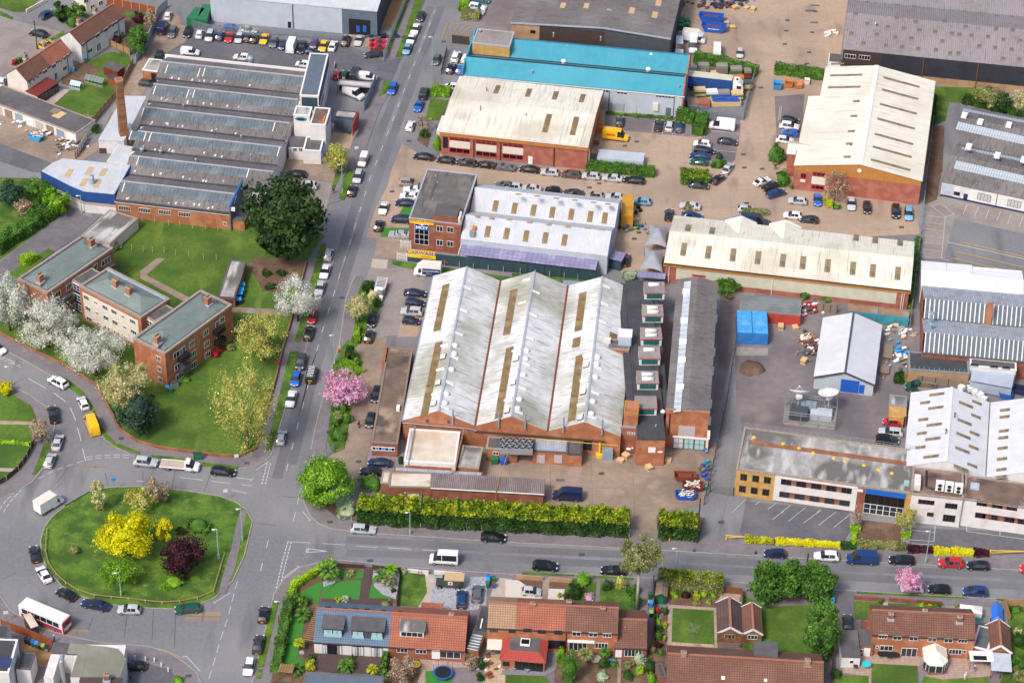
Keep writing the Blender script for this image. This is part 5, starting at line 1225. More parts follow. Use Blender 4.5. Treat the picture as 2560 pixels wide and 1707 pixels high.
b0=PT(11,1128,1225,3.4);hh=14.
r=emp('factory_chimney',(b0.x,b0.y,0),.35,'tall square tapering brown brick factory chimney','chimney')
MB().raw([(-1.,-1.,0),(1.,-1.,0),(1.,1.,0),(-1.,1.,0),(-.72,-.72,3.4+hh),(.72,-.72,3.4+hh),(.72,.72,3.4+hh),(-.72,.72,3.4+hh)],[(4,5,6,7),(0,1,5,4),(1,2,6,5),(2,3,7,6),(3,0,4,7)]).bd('shaft','bri_b',r)
mb=MB()
for k in range(1,9):
 z=3.4+hh*k/8.6;w=1.-.28*z/(3.4+hh)+.03;mb.box(-w,w,-w,w,z-.05,z+.05)
mb.bd('iron_band','fr_b',r)
MB().box(-.82,.82,-.82,-.6,17.1,17.5).box(-.82,.82,.6,.82,17.1,17.5).box(-.82,-.6,-.6,.6,17.1,17.5).box(.6,.82,-.6,.6,17.1,17.5).bd('rim','bri_t',r)
MB().tube((1.5,-.6,3),(1.5,-.6,6.),.4,.4,12).bd('steel_flue','pipe_b',r)
s=B('slate_office','long dark slate-roofed upper office with white frame and black window band','office',t(12,398,872),t(12,570,880),t(12,562,492),8.8)
s.wl('stucco',8.7);s.flat('clad_s',8.8,edge='fasc',par=.12);s.box('dark_front','clad_t',.4,s.L-.3,-.1,-.01,5.2,8.4)
s.box('window_band','c_navy',s.L+.01,s.L+.12,.3,s.D-.3,6.3,8.5)
for q in((12,715,600),(12,667,712),(12,618,828)):s.wn('E',0,0,2.2,1.2,'upvc','curtain',2,1,.12,px=t(*q))
s.box('letter_band','c_red',s.L+.01,s.L+.1,s.D*.15,s.D*.5,4.2,4.9);s.pipe([(s.L+.2,.3,0),(s.L+.2,.3,6)],.1,'c_red','red_post')
for lab,A_,B_,C_,z,rf in(('tall white stair block with an oval emblem by the slate office',(342,1052),(487,1062),(362,972),8.2,'roof_c'),('white office block with brown flat roof and side lettering',(490,1137),(632,1147),(560,985),7.4,'roof_r'),('low white entrance block with brown felt roof on the forecourt',(428,1375),(590,1384),(460,1250),3.4,'felt')):
 s=B('white_block',lab,'office',t(12,*A_),t(12,*B_),t(12,*C_),z)
 s.wl('stucco',z-.05);s.flat(rf,z,edge='fasc',par=.2)
 if z>8:
  a,zz=s.wp('S',t(12,410,1087));mt,f=s.face_m('S')
  for rx,m,o_ in((1.3,'c_navy',.03),(1.1,'c_cyan',.06),(.95,'c_navy',.09)):
   q=MB().raw([(a+rx*math.cos(k*.3927),-o_,zz+rx*.38*math.sin(k*.3927))for k in range(16)],[tuple(range(16))]).bd('emblem',M[m],s.root)
 elif z>7:
  s.box('orange_plank','c_orange',s.L*.75,s.L*.85,1.,3.6,z+.05,z+.25);s.pn('E',s.D*.5,z-.9,3.4,.9,'c_sky','lettering_band')
 else:
  s.box('side_wing','stucco',-3.4,-.02,1.4,s.D,0,z-.1);s.box('side_roof','felt',-3.4,-.02,1.4,s.D,z-.1,z+.05)
  for x in(355,408):s.wn('S',0,0,.9,.9,px=t(12,x,1365),off=1.38,cols=2)
  s.box('blue_band','c_sky',s.L+.01,s.L+.14,0,s.D,z-.9,z+.1)
s=B('yard_store','grey sheet-roofed store beside the red hoarding near the vans','store',t(12,710,1065),t(12,900,1085),t(12,712,1003),3.4)
s.wl('clad_s',3.3);s.flat('roof_c',3.4,par=.1,edge='steel');s.box('red_hoarding','c_red',s.L+.2,s.L+.35,-3.5,s.D,1.,4.)
mb=MB()
for k in range(10):mb.box(-.5+k*.45,-.05+k*.45,-1.6,-.5,3.-k*.3,3.08-k*.3)
s.put('stair',mb,'steel')
s=B('van_shelter','open white-topped shelter behind the vans by the grey office','shelter',t(12,738,772),t(12,1042,800),t(12,742,728),2.8)
s.flat('roof_white',2.8,par=.1,edge='stone');s.box('back_wall','clad_d',0,s.L,s.D-.1,s.D,0,2.7)
for x in(0,s.L/2,s.L-.12):s.box('post','steel',x,x+.12,0,.12,0,2.7)
s=B('loading_cabin','small flat-roofed brick cabin in the lane by the factory','cabin',t(11,1298,640),t(11,1465,660),t(11,1345,535),2.7)
s.wl('bri_o',2.6);s.flat('roof_c',2.7,edge='fasc',par=.1);s.pn('S',s.L*.68,1.1,1.9,2.1,'dark','doorway_shade')  # flat dark panel, its colour stands in for shade in the cabin opening
# FLATS
def flats(label,A_,B_,C_,z,chim,name='flats_block'):
 s=B(name,label,'flats',A_,B_,C_,z)
 s.wl('bri_o',z-.05)
 s.box('roof_deck','felt',.3,s.L-.3,.3,s.D-.3,z-.1,z+.05)
 e=.08;w=.45;h=z+.28
 mb=MB();mb.box(-e,s.L+e,-e,w,z-.15,h);mb.box(-e,s.L+e,s.D-w,s.D+e,z-.15,h);mb.box(-e,w,w,s.D-w,z-.15,h);mb.box(s.L-w,s.L+e,w,s.D-w,z-.15,h)
 s.put('parapet',mb,'stone')
 s.gable('roof_lead',z+.05,1.3,'x',.9,s.L-.9,.9,s.D-.9,over=.05,th=.08,hipped=(s.D-1.8)/2)
 for q in chim:s.chm(t(*q),z+1.,1.2,1.,1.7,'bri_o',4)
 return s
def fw_(s,face,c,x,y,w=1.6,h=1.25,cols=3,**k):return s.wn(face,0,0,w,h,px=t(c,x,y),cols=cols,**k)
s=flats('brick flats block with grey-green hipped roof beside the garage drive',t(21,432,1110),t(21,1030,702),t(21,168,975),8.3,((21,835,672),(21,368,997)))
for q in((228,1070),(245,1165),(262,1258)):fw_(s,'W',21,*q,w=1.2)
for q,w in(((515,1120),2.4),((628,1045),1.6),((640,1140),1.6),((655,1235),1.6),((965,815),2.6),((868,868),1.3)):fw_(s,'S',21,*q,w=w,h=1.4)
for q in((985,870),(590,1140),(520,1190)):
 a,z=s.wp('S',t(21,*q));s.box('balcony','steel',a-1.2,a+1.2,-1.,-.02,z-.5,z+.5)
s=flats('middle flats block faced in cream render with small windows',t(21,725,1045),t(21,1285,1335),t(21,978,872),8.3,((21,1058,1042),(21,1180,1112)))
a0,_=s.wp('S',t(21,755,1200));s.box('render_panel','cream',a0+.3,s.L-.9,-.06,-.01,1.,7.4)
for row in(((788,1145,1),(873,1190,0),(958,1235,1),(1040,1275,1),(1122,1318,0),(1210,1363,1)),((803,1245,1),(886,1287,0),(968,1330,1),(1050,1372,1),(1138,1415,0),(1220,1460,1)),((815,1340,1),(898,1382,0),(978,1425,1),(1062,1467,1),(1147,1510,0))):
 for x,y,big in row:s.wn('S',0,0,1.5 if big else .9,1.05 if big else .6,px=t(21,x,y),cols=3 if big else 2,off=-.06)
s.box('blue_gutter','lead',.5,s.L-.5,s.D-.9,s.D-.5,8.4,8.62)
s=flats('brick flats block with balconies and drainpipes beside the mown lawn',t(31,1505,130),t(21,2115,1215),t(21,1225,1515),8.3,((21,1898,1202),(21,1437,1556)))
for q in((31,1445,170),(31,1455,265),(31,1465,362)):fw_(s,'W',*q,w=1.2)
for q,w in(((31,1750,35),1.6),((31,1885,35),1.6),((21,1875,1465),1.6),((21,2022,1350),1.5),((31,1620,125),2.5),((31,1762,125),1.6),((31,1893,130),1.6),((31,1628,235),2.3),((31,1770,222),1.6),((31,1640,325),2.2)):fw_(s,'S',*q,w=w,h=1.4)
for k,q in enumerate(((31,1675,150),(31,1685,245),(21,1995,1440),(21,2005,1535),(31,2015,95))):
 a,z=s.wp('S',t(*q),-.5);o=s.box('balcony',('black','steel','black','black','wood_red')[k],a-1.3,a+1.3,-1.15,-.02,z-.65,z+.45)
 s.wn('S',a+.4,z+.9,1.4,1.8,cols=2)
for lab,A_,B_,C_ in(('glazed stair link between drive block and rendered block',(655,985),(760,1045),(820,868)),('glazed stair link between rendered block and balcony block',(1332,1322),(1410,1368),(1500,1203))):
 s=B('stair_link',lab,'stair tower',t(21,*A_),t(21,*B_),t(21,*C_),7.6);s.wl('stucco',7.5);s.flat('felt',7.6,par=.15,edge='stone')
 for z in(6.4,3.9,1.5):s.wn('S',s.L/2,z,s.L*.85,1.5,cols=3,rows=2);s.pn('S',s.L/2,z-1.2,s.L*.9,.7,'c_navy','blue_spandrel')
s=B('garage_row','flat gravel-roofed row of lock-up garages at the end of the drive','garages',t(21,742,578),t(21,1000,660),t(21,938,327),2.7)
s.wl('cream',2.6);s.flat('roof_c',2.7,par=.12,edge='stone');s.box('loose_board','c_white',s.L*.76,s.L*.79,s.D*.3,s.D*.5,2.75,2.85)
s=B('bin_store','long low bin store with flat grey roof on the lawn','store',t(21,1990,1142),t(21,2138,1153),t(21,2090,805),2.5)
s.wl('bri_b',2.4);s.flat('roof_c',2.5,par=.1,edge='felt');s.pn('S',s.L/2,1.1,s.L*.8,2.,'fr_b','door')
# TERRACES upper left
def ter(name,lab,A_,B_,C_,z,rise,wm,rm,split=None,**k):
 s=B(name,lab,'house',A_,B_,C_,z,**k)
 s.wl(wm,z)
 if split:
  xs_=[0]+[s.L*f for f in split[0]]+[s.L]
  pl=[]
  for i,m_ in enumerate(split[1]):pl.append(s.gable(m_,z,rise,'x',xs_[i],xs_[i+1],over=.0,th=.14,wall=wm,ridge='ridge_tile'))
  mb=MB().box(-.1,s.L+.1,-.14,-.02,z-.14,z-.02);s.put('gutter',mb,'fr_d')
  return s,pl
 pl=s.gable(rm,z,rise,'x',over=.06,th=.14,wall=wm,ridge='ridge_tile');s.put('gutter',MB().box(-.1,s.L+.1,-.2,-.08,z-.16,z-.04),'fr_d')
 return s,[pl]
s,pl=ter('terraced_house','white rendered terrace with brown tiled roof beside the lane of parked vans',t(11,738,415),t(11,1130,157),t(11,540,350),4.9,2.4,'stucco','tile_b')
for x,y,w in((760,412,.8),(890,325,1.5),(965,275,1.5),(1030,228,.9),(1062,210,.7),(820,465,1.6),(1055,297,1.5)):s.wn('S',0,0,w,1.,px=t(11,x,y),cols=2)
s.wn('S',0,0,1.5,2.,px=t(11,900,430),cols=3,name='patio_door');s.wn('W',s.D*.55,1.4,1.,1.,cols=2)
for x,y in((790,440),(1080,240)):
 a,_=s.wp('S',t(11,x,y));s.pipe([(a,-.1,.1),(a,-.1,4.6)],.07,'black','down_pipe')
for q in((11,720,215),(11,870,110)):s.chm(t(*q),6.9,.9,.7,1.1,'bri_t',2)
s,pl=ter('terraced_house','cream terrace with half brown half red tiled roof and lean-to',t(11,248,750),t(11,655,478),t(11,62,680),4.9,2.4,'cream',None,split=((.52,),('tile_b','tile_r')))
for x,y,w in((272,758,.7),(308,728,.7),(345,702,.7),(410,655,1.5),(490,605,1.5),(557,560,.6),(590,535,.8),(625,510,.7),(590,625,1.4)):s.wn('S',0,0,w,1.,px=t(11,x,y),cols=2)
s.wn('S',0,0,1.,2.,px=t(11,510,698),cols=2,name='patio_door')
for q in((11,405,430),(11,232,530)):s.chm(t(*q),6.9,.9,.7,1.1,'bri_t',2)
a,_=s.wp('S',t(11,615,570));s.pipe([(a,-.1,.1),(a,-.1,4.6)],.07,'black','down_pipe')
s=B('lean_to_extension','lean-to garden room with ribbed red-brown roof on the cream terrace','extension',t(11,340,880),t(11,528,752),t(11,252,825),2.6)
s.wl('stucco',2.4,x0=0,x1=.3);s.ppo('roof','wood_red',((0,0,2.6),(0,-.08,1)),[(-.1,-.1),(s.L+.1,-.1),(s.L+.1,s.D),(-.1,s.D)],.08)
for k in range(7):s.put('roof_rib',MB().box(s.L*k/6-.04,s.L*k/6+.04,0,s.D,2.68,2.74),'fr_b')
for k in range(6):s.wn('S',s.L*(k+.5)/6,1.2,s.L/6,2.3,'fr_d','glasd',1)
s=B('detached_house','beige house cut by the picture edge behind the evergreen shrubs','house',t(11,775,-60),t(11,965,-120),t(11,560,-110),4.9,D=9);s.wl('cream',4.9);s.gable('tile_b',4.9,2.2,'x',over=.2,wall='cream')
for q in((11,845,65),(11,918,30),(11,785,10)):s.wn('S',0,0,1.2,1.2,px=t(*q),cols=2)
s=B('lockup_row','long flat felt-roofed row of lock-up garages with rubbish outside','garages',t(11,-160,898),t(11,690,1222),t(11,-40,755),2.6)
s.wl('cream',2.5);s.flat('felt',2.6,par=.1,edge='stone')
for k in range(9):s.pn('S',s.L*(k+.5)/9,1.1,2.2,2.,('upvc','door_grey','wood_g','pipe_b')[k%4],'garage_door')
s.box('roof_board','wood_p',s.L*.66,s.L*.74,s.D*.4,s.D*.8,2.66,2.72);s.box('roof_board','wood_g',s.L*.6,s.L*.68,s.D*.55,s.D*.85,2.66,2.74)
for nm,lab,A_,B_,C_,z,wm,rm in(('garden_shed','red timber shed with grey felt roof in the terrace garden',(942,605),(1068,652),(968,548),2.4,'wood_red','felt'),('garden_shed','smaller orange-brown shed with dark roof next to the red shed',(980,705),(1062,730),(1000,678),2.,'wood_o','feltb')):
 s=B(nm,lab,'shed',t(11,*A_),t(11,*B_),t(11,*C_),z);s.wl(wm,z-.1);s.ppo('roof',rm,((0,0,z),(0,-.05,1)),[(-.1,-.15),(s.L+.15,-.15),(s.L+.15,s.D+.1),(-.1,s.D+.1)],.08);s.pn('S',s.L*.5,.95,.8,1.8,wm,'door',0,.05)
for lab,A_,B_,C_ in(('small greenhouse with white base in the terrace garden',(635,770),(725,790),(650,735)),('larger green-framed greenhouse in the terrace garden',(770,720),(930,760),(800,680))):
 s=B('greenhouse',lab,'greenhouse',t(11,*A_),t(11,*B_),t(11,*C_),1.4)
 mb=MB()
 for x in np.linspace(0,s.L,6):
  for y in(0,s.D):mb.box(x-.03,x+.03,y-.03,y+.03,0,1.4)
  mb.bar((x,0,1.4),(x,s.D/2,2.1),.05,.05);mb.bar((x,s.D,1.4),(x,s.D/2,2.1),.05,.05)
 for y,z in((0,1.4),(s.D,1.4),(s.D/2,2.1),(0,.7)):mb.box(0,s.L,y-.03,y+.03,z-.03,z+.03)
 s.put('frame',mb,'upvc' if 'small' in lab else 'lampg')
 s.ppo('pane','glasp' if 'small' in lab else 'glazing',((0,0,1.42),(0,-.7/(s.D/2),1)),[(0,0),(s.L,0),(s.L,s.D/2),(0,s.D/2)],.02);s.box('base','pipe_b' if 'small' in lab else 'wood_g',0,s.L,-.01,.03,0,.6)
# HOUSES south of the cross street
sl('garden','soil',T(42,300,745,340,690,600,500,720,490,985,505,1070,510,1310,530,1290,880,1210,1240,1150,1480,450,1460,400,1700,100,1700,200,1280),.12)
sl('turf_lawn','turf',T(42,355,770,600,630,605,690,570,840,530,835),.18)
sl('turf_lawn','turf',T(42,755,545,985,550,975,610,770,600,740,640,960,628,940,808,600,790,608,690,700,660,760,620),.18)
sl('turf_lawn','turf',T(42,1050,660,1110,730,1240,795,1030,790),.18)
sl('gravel_bed','gravel',T(42,608,640,750,605,770,620,700,660,615,690),.20)
sl('gravel_bed','gravel',T(42,1070,540,1315,560,1275,800,1160,760,1080,690,1060,620),.20)
sl('deck','deck',T(42,990,510,1065,515,1030,790,1250,800,1240,880,940,870,580,850,600,795,940,805),.19)
sl('turf_lawn','turf',T(42,320,940,450,960,380,1330,460,1380,440,1420,225,1390),.18)
sl('deck','deck',T(42,450,1180,1200,1270,1130,1480,700,1470,540,1440,560,1350,430,1330),.17)
for q in(T(42,620,1270,776,1280,776,1298,620,1290),T(42,885,1292,975,1298,975,1312,885,1306),T(42,1050,1302,1145,1308,1145,1324,1050,1318)):sl('turf_mat','turf',q,.21)
sl('gravel_bed','gravel',T(42,395,1270,430,1270,440,1300,395,1300),.22)
sl('garden','rough_g',T(42,1320,555,1540,560,1560,730,1490,870,1300,860),.14)
sl('garden','conc_p',T(42,1540,570,1630,580,1600,870,1480,870,1560,740),.15)
sl('gravel_drive','gravel',T(42,1630,590,2110,600,2100,880,1980,900,1590,900,1600,760),.16)
sl('driveway','conc_p',T(42,2190,600,2334,620,2334,810,2130,800),.15)
sl('driveway','gravel_white',T(43,-60,625,60,630,270,780,270,810,-60,815),.17)
sl('garden','soil',T(43,40,610,280,620,270,720,60,650),.16);sl('footpath','conc_b',T(43,285,600,345,600,330,810,265,810),.17)
sl('gravel_bed','gravel_white',T(43,335,705,480,710,470,815,325,812),.18);sl('garden','soil',T(43,345,620,545,630,480,710,335,700),.16)
sl('garden','grass',T(43,550,610,775,640,760,830,480,820,480,700),.15);sl('footpath','pavement',T(43,775,620,805,625,800,835,760,835),.17)
sl('garden','rough_g',T(43,805,640,1170,690,1160,910,985,890,800,830),.15);sl('footpath','pavement',T(43,1200,690,1290,700,1240,900,1160,910),.16)
sl('patio','patio_pink',T(42,1490,1330,1960,1340,1960,1420,1800,1420,1780,1568,1470,1568,1510,1460),.16);sl('lawn','turf',T(42,1545,1455,1790,1440,1780,1580,1545,1580),.18)
sl('garden','soil',T(42,1200,1290,1500,1320,1480,1600,1150,1600),.14)
sl('patio','patio_tan',T(42,2090,1320,2240,1300,2334,1330,2334,1568,2070,1568),.16)
sl('patio','patio_grey',T(43,-30,1270,420,1250,400,1440,310,1500,-100,1490),.17);sl('lawn','grass',T(43,-60,1488,310,1500,360,1600,-60,1600),.17)
sl('garden','soil',T(43,400,1250,950,1280,1240,1260,1290,1100,1420,870,1400,1340,1340,1600,380,1600),.14)
sl('footpath','conc_b',T(43,965,1330,995,1330,990,1600,960,1600),.17)
sl('patio','patio_pink',T(43,1425,850,1870,880,1880,1260,1415,1240),.16);sl('lawn','grass',T(43,1465,882,1840,905,1845,1215,1455,1190),.2);sl('garden','soil',T(43,1415,720,1920,770,1870,880,1430,850),.17)
sl('patio','patio_tan',T(43,1455,1192,1845,1215,1845,1262,1450,1245),.21);sl('driveway','conc_t',T(43,1920,740,2090,760,2060,850,1860,840),.17)
sl('lawn','grass',T(43,2100,760)+T(44,-10,870,540,850,640,960,600,1280,500,1330,0,1300)+T(43,2110,1280),.15)
sl('driveway','asphalt_drive',T(44,640,760,780,740,790,990,770,1080,680,1080,640,880),.15)
sl('lawn','grass',T(44,785,815,1050,830,1040,860,935,870,930,985,790,980),.17);sl('lawn','grass',T(44,1095,840,1350,845,1345,880,1095,870),.17);sl('footpath','conc_p',T(44,1050,830,1095,832,1090,860,1045,860),.18)
sl('garden','rough_g',T(44,1360,850,1580,860,1580,890,1360,880),.17);sl('driveway','pav_l',T(44,1620,860,2140,880,2150,1000,1890,1030,1880,900,1620,885),.16)
sl('patio','patio_pink',T(44,840,1300,1410,1310,1410,1400,1360,1410,945,1385,940,1568,920,1568,915,1500,680,1470,680,1420),.17);sl('lawn','grass',T(44,950,1388,1360,1408,1370,1600,945,1600),.19);sl('lawn','grass',T(44,600,1490,920,1500,915,1600,590,1600),.19)
sl('patio','patio_pink',T(44,1640,1290,1850,1310,2050,1440,2040,1500,1600,1530,1420,1500,1640,1480),.17);sl('lawn','grass',T(44,1420,1500,1600,1535,2000,1510,2030,1600,1400,1600),.18)
sl('garden','rough_g',T(44,2170,830,2600,850,2600,1700,2060,1700,2220,1300),.14)
mat('tile_scarlet','#b04a40','#9f4138',2,grid=(TG,.36,.04,'#8a352d'))
def wins(s,face,lst,**k):
 for c,x,y,w,h,n in lst:s.wn(face,0,0,w,h,px=t(c,x,y),cols=n,**k)
s,pl=ter('bungalow','pair of chalet bungalows, one blue slate with dark dormers, one red tiled',t(42,522,1197),t(42,1905,1283),t(42,590,830),2.6,3.2,'bri_r',None,split=((.497,),('tile_slate','tile_r')),D=10.)
s.box('white_front','stucco',.15,s.L*.495,-.06,-.01,.1,2.4)
for k,(x,w)in enumerate(((632,.9),(700,2.),(760,.9),(905,1.2),(950,1.2),(1080,1.2),(1122,1.2))):
 a,_=s.wp('S',t(42,x,1245));s.wn('S',a,1.3,w,2.2,'fr_d','glasd' if k==1 else 'curtain',2,off=-.06)
wins(s,'S',((42,1333,1268,1.9,1.,3),(42,1505,1278,1.9,1.,3),(42,1770,1310,3.6,1.5,3)));s.pn('S',0,0,1.4,2.,'upvc','door',px=t(42,1640,1305))
def dormer(s,x0,x1,yf,zt,depth,fm,rm,wl,wh=1.35,frame='fr_d',pane='glasp',rim='fr_d'):
 d=s.box('dormer',fm,x0,x1,yf,yf+depth,2.8,zt);s.put('dormer_roof',MB().box(x0-.25,x1+.25,yf-.3,yf+depth+.3,zt,zt+.12),rm,d)
 for a,w,n in wl:
  o=s.wn('S',a,zt-.25-wh/2-.1,w,wh,frame,pane,n,off=yf)
for xa,xb,wl in((612,790,((.27,.5),(.73,.5))),(872,1160,((.2,.36),(.8,.36)))):
 a0=s.wp('S',t(42,xa,1160),1.)[0];a1=s.wp('S',t(42,xb,1180),1.)[0]
 dormer(s,a0,a1,1.,5.3,3.9,'clad_d','felt',[(a0+(a1-a0)*f,(a1-a0)*g,2)for f,g in wl],1.7)
 s.put('glass_balustrade',MB().box(a0+.1,a1-.1,.92,.96,3.,4.),'glasp',s.root)if xa<700 else[s.put('glass_balustrade',MB().box(a0+(a1-a0)*f-1.,a0+(a1-a0)*f+1.,.92,.96,3.,4.),'glasp')for f,g in wl]
a0=s.wp('S',t(42,1312,1100),1.6)[0];a1=s.wp('S',t(42,1530,1110),1.6)[0];dormer(s,a0,a1,1.6,5.3,3.2,'stucco','roof_c',[((a0+a1)/2,(a1-a0)*.92,4)],1.1,'upvc','glass')
s.ons(pl[0][1],[t(42,657,875),t(42,810,885),t(42,910,888),t(42,1012,895),t(42,1165,905)],.9,.9,'glasd','roof_window');s.ons(pl[1][1],[t(42,1320,918)],.7,.7,'glasd','roof_window');s.chm(t(42,1780,985),4.9,.8,.7,1.2,'bri_b',1)
s.box('porch_roof','tile_r',s.L*.67,s.L*.82,s.D+.3,s.D+1.6,2.3,2.6)
s=B('glass_passage','glazed lean-to passage beside the red bungalow roof','lean-to',t(42,1920,1250),t(42,2030,1270),t(42,1935,965),2.4);s.wl('bri_b',2.)
s.ppo('glass_roof','glazing',((0,0,2.4),(.1,0,1)),[(0,0),(s.L,0),(s.L*.8,s.D),(0,s.D)],.05)
mb=MB()
for y in np.arange(0,s.D,.7):mb.box(0,s.L*.9,y,y+.06,2.3,2.46)
o=s.put('glazing_bar',mb,'upvc');o['kind']='stuff'
s=B('side_garage','flat grey felt-roofed garage between bungalow and hipped house','garage',t(42,1990,1105),t(42,2112,1118),t(42,1988,855),2.6);s.wl('bri_b',2.5);s.flat('feltb',2.6,par=.1,edge='felt')
s.box('white_frame','c_white',s.L*.35,s.L*.45,s.D*.15,s.D*.5,2.7,2.85)
s,pl=ter('terrace_row','long brick terrace with tan, red and brown tiled roof and three chimneys',t(42,2108,1067),t(43,965,1122),t(42,2120,812),5.1,2.3,'bri_o',None,split=((.215,.595),('tile_tan','tile_r','tile_b')),D=7.8)
wins(s,'S',((42,2168,1085,1.4,.8,2),(43,0,1092,1.2,.8,2),(43,140,1085,1.4,.8,2),(43,272,1098,1.4,.8,2),(43,422,1105,1.4,.9,2)),frame='fr_d');wins(s,'S',((43,588,1117,1.5,1.,2),(43,740,1125,1.5,1.,2),(43,867,1130,1.5,.9,3),(43,815,1225,2.2,1.3,4),(43,600,1230,3.1,2.1,4)))
for q in((43,192,885),(43,518,865),(43,828,925)):s.chm(t(*q),6.7,.85,.65,1.2,'bri_b',2)
s.pn('S',0,0,4.6,.25,'upvc','awning_box',0,.5,px=t(43,630,1180));a,_=s.wp('S',t(43,492,1180));s.pipe([(a,-.1,.1),(a,-.1,4.9)],.07,'black','down_pipe')
s.pn('S',0,0,3.,1.9,'glasd','folding_door',px=t(43,405,1215));s.box('cream_awning','c_offwhite',.1,2.6,-2.6,-.05,2.6,2.7);s.box('ridge_end','ridge_tile',0,s.L,s.D/2-.15,s.D/2+.15,7.45,7.58)
s=B('red_roof_extension','kitchen extension with red tiled skirt roof and folding glass doors','extension',t(42,2232,1335),t(43,300,1368),t(42,2240,1120),2.7);s.wl('bri_o',2.6);s.box('roof','felt',1.2,s.L-1.2,1.4,s.D-.3,3.2,3.35)
for pln,pol in((((0,1.4,3.3),(0,-.45,1)),[(-.2,-.3),(s.L+.2,-.3),(s.L-1.2,1.4),(1.2,1.4)]),(((1.2,0,3.3),(-.45,0,1)),[(-.2,-.3),(1.2,1.4),(1.2,s.D),(-.2,s.D)]),(((s.L-1.2,0,3.3),(.45,0,1)),[(s.L+.2,-.3),(s.L+.2,s.D),(s.L-1.2,s.D),(s.L-1.2,1.4)])):s.ppo('skirt_roof','tile_scarlet',pln,pol,.1)
s.box('lantern','upvc',s.L*.4,s.L*.62,s.D*.45,s.D*.75,3.35,3.6);s.box('lantern_pane','glasd',s.L*.42,s.L*.6,s.D*.5,s.D*.7,3.6,3.63)
for k in range(4):s.wn('S',s.L*(.4+.16*k),1.2,s.L*.16,2.2,'fr_d','glasd',1)
s.wn('S',s.L*.12,1.4,1.2,1.,'fr_d','glasd',2)
s,pl=ter('side_wing','lower brown-tiled wing at the end of the terrace by the footpath',t(43,937,1247),t(43,1228,1256),t(43,977,900),2.7,2.2,'bri_r','tile_b',D=9.4)
s.wn('S',0,0,3.,1.6,px=t(43,1105,1292),cols=5);s.pn('S',0,0,1.1,2.,'upvc','door',px=t(43,972,1290));s.vent(t(43,1032,1075),4.3,.08,.5)
s,pl=ter('long_bungalow','long bungalow with brown tiled roof, one chimney and flat dormer',t(43,1405,1606),t(44,500,1690),t(43,1420,1245),3.,2.9,'bri_r','tile_b',D=10.)
s.chm(t(43,1563,1330),5.5,.9,.7,1.2,'bri_t',2);s.chm(t(44,358,1400),5.5,.9,.7,1.2,'bri_t',2);a=s.loc(t(43,2205,1340),5.2)[0];b_=s.loc(t(44,92,1350),5.2)[0];s.box('dormer','felt',a,b_,s.D*.55,s.D*1.,3.6,5.3)
s.ons(pl[0][0],[t(43,1925,1518)],.6,.6,'c_white','roof_vent');s.ons(pl[0][0],[t(43,2312,1540)],.5,.5,'c_white','roof_vent')
s=B('side_store','small slate-roofed side store against the long bungalow','store',t(43,1350,1520),t(43,1412,1512),t(43,1352,1385),2.4);s.wl('bri_r',2.3);s.flat('tile_dark',2.4,par=.05,edge='felt')
for lab,A_,B_,C_,rm in(('brick garage with brown tiled gable roof behind the timber pergola',(1880,1105),(2098,1113),(1872,840),'tile_dark'),('narrow brick garage with mossy tiled roof and white window',(2112,1113),(2280,1119),(2108,880),'tile_tan')):
 s=B('garage',lab,'garage',t(43,*A_),t(43,*B_),t(43,*C_),2.4);s.wl('bri_b',2.3);s.gable(rm if rm!='tile_tan' else 'tile_b',2.4,1.4 if rm!='tile_tan' else 1.1,'y',over=.15,th=.1,wall='bri_b',verge='fasc',ridge='ridge_tile');s.wn('S',s.L/2,1.6,1.9 if rm!='tile_tan' else 1.7,1.,cols=3)
s=B('pergola','brown timber pergola over a patio in front of the garage','pergola',t(43,1882,1262),t(43,2110,1272),t(43,1885,1112),2.4)
for x in np.linspace(0,s.L,4):s.put('beam',MB().box(x-.05,x+.05,0,s.D,2.3,2.45),'wood_b')
for y in np.linspace(.1,s.D-.1,8):s.put('slat',MB().box(-.2,s.L+.2,y-.03,y+.03,2.46,2.55),'wood_b')
for x in(0,s.L):
 for y in(.1,s.D-.1):s.put('post',MB().box(x-.06,x+.06,y-.06,y+.06,0,2.3),'wood_b')
s=B('pergola','tall timber trellis pergola beside the slate bungalow','pergola',t(42,432,1175),t(42,522,1190),t(42,490,838),2.5)
q=s.loc(t(42,560,850),2.5)
for k in range(6):s.put('beam',MB().bar((k*s.L/5,0,2.42),(k*s.L/5+.3,s.D,2.42),.08,.12),'wood_b')
for k in range(18):s.put('slat',MB().bar((-.1,s.D*(k+.5)/18,2.54),(s.L+.4,s.D*(k+.5)/18,2.54),.07,.1),'wood')
for x in(0,s.L):
 for y in(.1,s.D-.1):s.put('post',MB().box(x-.06,x+.06,y-.06,y+.06,0,2.36),'wood_b')
s=B('pergola','small square timber pergola at the hedge end of the side garden','pergola',t(42,205,1455),t(42,325,1470),t(42,215,1388),2.3)
for k in range(7):s.put('slat',MB().box(-.1,s.L+.1,s.D*k/6-.04,s.D*k/6+.04,2.2,2.3),'wood')
for k in range(6):s.put('beam',MB().box(s.L*k/5-.04,s.L*k/5+.04,0,s.D,2.1,2.2),'wood')
for x in(0,s.L):
 for y in(.1,s.D-.1):s.put('post',MB().box(x-.06,x+.06,y-.06,y+.06,0,2.1),'wood_b')
s=B('garden_shed','long green shed with silver and rust sheet roof by the trimmed hedge','shed',t(43,1308,765),t(43,1412,775),t(43,1305,645),2.1);s.wl('c_dark_green',2.);s.gable('rust_top',2.,.6,'y',over=.1,th=.06,wall='c_dark_green');s.pn('S',s.L/2,.95,.9,1.8,'c_green','door')
